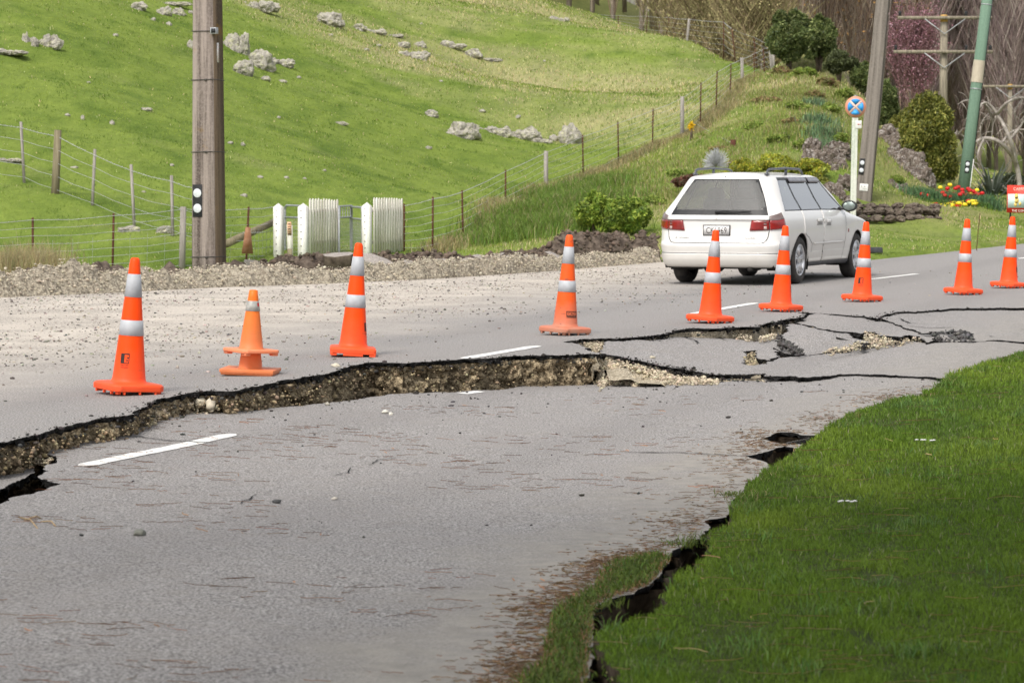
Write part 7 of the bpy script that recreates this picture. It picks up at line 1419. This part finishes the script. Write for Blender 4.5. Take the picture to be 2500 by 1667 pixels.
m_.build('badge', M['dark_steel'], body)
wv = lambda y, z: float(np.interp(z, zr, xR)) - .02
m_ = MB(); m_.lathe([(.022, 0), (.02, .02), (.008, .03)], 14, Matrix.Translation((wv(0, .955) + .01, .02, .955)) @ Matrix.Rotation(math.radians(-90), 4, 'Y')); m_.tube([(wv(0, .955) - .012, .02, .955), (wv(0, .965) - .02, -.18, .962), (wv(0, .95) - .015, -.45, .953)], [.014, .010, .005], 6); m_.tube([(wv(0, .97) - .003, -.05, .972), (wv(0, .965) - .003, -.46, .965)], .006, 5); m_.build('rear_wiper', M['trim'], car)
m_ = MB(); m_.lathe([(.006, 0), (.006, .003)], 8, Matrix.Translation((wv(0, .875) - .002, -.35, .875)) @ Matrix.Rotation(math.radians(-90), 4, 'Y')); m_.build('lock', M['trim'], gar)
m_ = MB(); m_.lathe([(.008, 0), (.007, .004)], 8, Matrix.Translation((wv(0, 1.41) + .004, .0, 1.413)) @ Matrix.Rotation(math.radians(-70), 4, 'Y')); m_.build('washer_jet', M['trim'], body)
# rails, mirrors
M['railm'] = mottled('grey_rail', (.06, .065, .075), (.11, .115, .13), 12, .4, .05, .5)
for s_ in (1, -1):
    y0 = .50; m_ = MB(); zt = 1.515; m_.tube([(-.38, s_ * y0, 1.44), (-.34, s_ * y0, 1.495), (-.26, s_ * y0, zt), (.4, s_ * (y0 + .015), zt + .012), (1.0, s_ * (y0 + .005), zt), (1.12, s_ * y0, 1.49), (1.20, s_ * y0, 1.43)], .0155, 10); m_.tube([(.40, s_ * (y0 + .012), 1.44), (.42, s_ * (y0 + .012), zt + .01)], .020, 8); m_.box((-.36, s_ * y0, 1.45), (.10, .035, .03)); m_.build('roof_rail', M['railm'], car, True)
    m_ = MB(); bm = bmesh.new(); bmesh.ops.create_icosphere(bm, subdivisions=3, radius=1)
    for v in bm.verts: v.co = Vector(((max(-.25, v.co.x)) * .075 + 1.90, s_ * .955 + v.co.y * .115, 1.01 + v.co.z * .078))
    me = bpy.data.meshes.new('mirror'); bm.to_mesh(me); bm.free(); mo = link('wing_mirror', me, M['trim'], car, True); m_ = MB(); m_.lathe([(.88, 0), (.84, .003)], 24, Matrix.Translation((1.8805, s_ * .955, 1.01)) @ Matrix.Rotation(math.radians(-90), 4, 'Y') @ Matrix.Diagonal((.066, .10, 1, 1))); m_.build('mirror_glass', mottled('mirror_face', (.20, .24, .22), (.28, .33, .30), 6, .12, 0, .8, metal=.5), mo); m_ = MB(); m_.box((1.92, s_ * .845, .975), (.08, .09, .04)); m_.build('mirror_arm', M['trim'], mo)
# wheels
def wheel(x, s_):
    root_ = link('wheel', bpy.data.meshes.new('wheel_hub'), None, car); m_ = MB(); R = .315; w_ = .20
    m_.lathe([(.205, -w_ / 2 + .01), (.25, -w_ / 2), (.295, -w_ / 2 + .01), (R, -w_ / 2 + .035), (R, w_ / 2 - .035), (.295, w_ / 2 - .01), (.25, w_ / 2), (.205, w_ / 2 - .01), (.20, 0)], 48, cap=False); t_ = m_.build('tyre', M['tyre'], root_, True)
    m_ = MB(); m_.lathe([(.205, -w_ / 2 + .02), (.212, w_ / 2 - .01), (.200, w_ / 2 - .004), (.188, w_ / 2 - .02), (.186, -.04)], 48, cap=False); m_.lathe([(.045, w_ / 2 - .015), (.05, w_ / 2 - .03), (.05, .0)], 20); m_.lathe([(.001, w_ / 2 - .012), (.045, w_ / 2 - .015)], 20, cap=False)
    for k in range(5):
        a = 2 * math.pi * k / 5 + .3
        for da in (-.13, .13):
            c_, s2 = math.cos(a + da * .6), math.sin(a + da * .6); c2, s3 = math.cos(a + da * 1.25), math.sin(a + da * 1.25); tx = Vector((-s2, c2, 0)) * .013
            p0, p1 = Vector((c_ * .04, s2 * .04, w_ / 2 - .018)), Vector((c2 * .192, s3 * .192, w_ / 2 - .012)); dd_ = Vector((0, 0, -.03)); m_.add([p0 - tx * .9, p0 + tx * .9, p1 + tx, p1 - tx, p0 - tx * 1.2 + dd_, p0 + tx * 1.2 + dd_, p1 + tx * 1.2 + dd_, p1 - tx * 1.2 + dd_], [(0, 1, 2, 3), (0, 4, 5, 1), (1, 5, 6, 2), (2, 6, 7, 3), (3, 7, 4, 0)])
    m_.build('rim', M['alloy'], root_); m_ = MB(); m_.lathe([(.001, .02), (.17, .02), (.19, -.02), (.19, -.09)], 32, cap=False); m_.build('brake_backing', M['under'], root_)
    root_.location = (x, s_ * .755, R); root_.rotation_euler = (math.radians(-90 if s_ > 0 else 90), 0, 0)
for x in (0, 2.635):
    for s_ in (1, -1):
        wheel(x, s_); m_ = MB(); n = 22; pts = [(x + .37 * math.cos(math.pi * (-.12 + 1.24 * k / n)), .315 + .37 * math.sin(math.pi * (-.12 + 1.24 * k / n))) for k in range(n + 1)]
        V_ = [(a, s_ * y, z) for a, z in pts for y in (.845, .50)]; m_.add(V_, [(2 * k, 2 * k + 1, 2 * k + 3, 2 * k + 2) for k in range(n)]); V2 = [(a, s_ * .50, z) for a, z in pts]; m_.add(V2, [tuple(range(n + 1))]); m_.build('wheel_arch_liner', M['under'], car)
m_ = MB(); m_.box((1.35, 0, .27), (4.2, 1.08, .12)); m_.box((1.32, 0, .27), (1.72, 1.56, .10)); m_.box((-.62, 0, .27), (.42, 1.5, .10)); m_.box((3.3, 0, .3), (.5, 1.4, .1)); m_.tube([(-.9, .1, .24), (-.55, .1, .25)], .09, 12); m_.tube([(0, -.7, .3), (0, .7, .3)], .05, 8); m_.tube([(-.92, -.45, .21), (-.5, -.45, .22)], .03, 10); m_.build('underbody', M['under'], car)
# cabin
M['seat'] = mottled('grey_seat', (.05, .05, .055), (.09, .09, .095), 12, .9); m_ = MB(); m_.box((.75, 0, .52), (3.1, 1.45, .06)); m_.box((-.15, 0, .60), (1.3, 1.3, .1)); m_.box((2.05, 0, .86), (.35, 1.45, .18)); m_.build('cabin_floor', M['seat'], car)
for x, y in ((.35, .42), (.35, 0.0), (.35, -.42), (1.28, .37), (1.28, -.37)):
    m_ = MB(); bk = Matrix.Rotation(math.radians(-14), 3, 'Y'); m_.box((x, y, .84), (.16, .44, .56), bk, .85); m_.box((x + .28, y, .60), (.5, .44, .14)); se = m_.build('seat', M['seat'], car, bevel=.04); m_ = MB(); m_.box((x - .09, y, 1.19), (.09, .25, .16), bk, .85); m_.build('headrest', M['seat'], se, bevel=.04)
m_ = MB(); m_.tube([(1.80 + .19 * math.cos(a) * .35, -.37 + .19 * math.sin(a) , .98 + .19 * math.cos(a) * .9) for a in np.linspace(0, 6.283, 25)], .014, 6); m_.build('steering_wheel', M['trim'], car); m_ = MB(); m_.box((1.60, 0, 1.30), (.02, .22, .06)); m_.build('rear_view_mirror', M['trim'], car)
for s_ in (1, -1): patch('fender_badge', 10.13, 10.17, 6.5, 6.8, M['lamp_red'], .006, 3, 3, s_); patch('head_lamp', 12.1, 12.8, 7.2, 8.2, M['lamp_clear'], .01, 6, 3, s_)
CAR_YAW = 23.0; car.location = (3.04, 39.97, 0.0); car.rotation_euler = (0, 0, math.radians(90 - CAR_YAW))
tag(car, 'white station wagon driving away past the cones with one roof rail each side', 'car')
# ------------------------------------------------------------------ THE PINE over the viewer: it shades and litters the foreground
root = empty('pine_tree', (2.9, -1.4, -.3)); m_ = MB(); m_.tube([(0, 0, 0), (.1, .1, 3), (0, .3, 7), (-.2, .5, 13)], [.38, .30, .22, .06], 14); m_.build('trunk', M['bark'], root, smooth=True)
rs = np.random.default_rng(77); nc = 230; cc = np.stack([rs.normal(-2.0, 3.6, nc), rs.uniform(1.5, 12.5, nc), rs.uniform(5.2, 12, nc)], -1); cc[:, 1] -= .35 * (cc[:, 2] - 5)
m_ = MB()
for c_ in cc[:40]: z_ = max(3.5, c_[2] - 1.5); m_.tube([(0, .3, z_), (c_[0] * .5, c_[1] * .5, z_ + .9), tuple(c_)], [.07, .045, .015], 5)
m_.build('limb', M['bark'], root); n = 15000; k_ = rs.integers(0, nc, n); pts = cc[k_] + rs.normal(0, .42, (n, 3)); v, f, c = leafcloud(pts, .13, cvar(n, (.05, .09, .035), .4), 3.5); link('crown', np_mesh('crown', v, f, cols=c), M['leaf_v'], root)
tag(root, 'dark needled pine standing behind the viewer and shading the near road', 'tree')
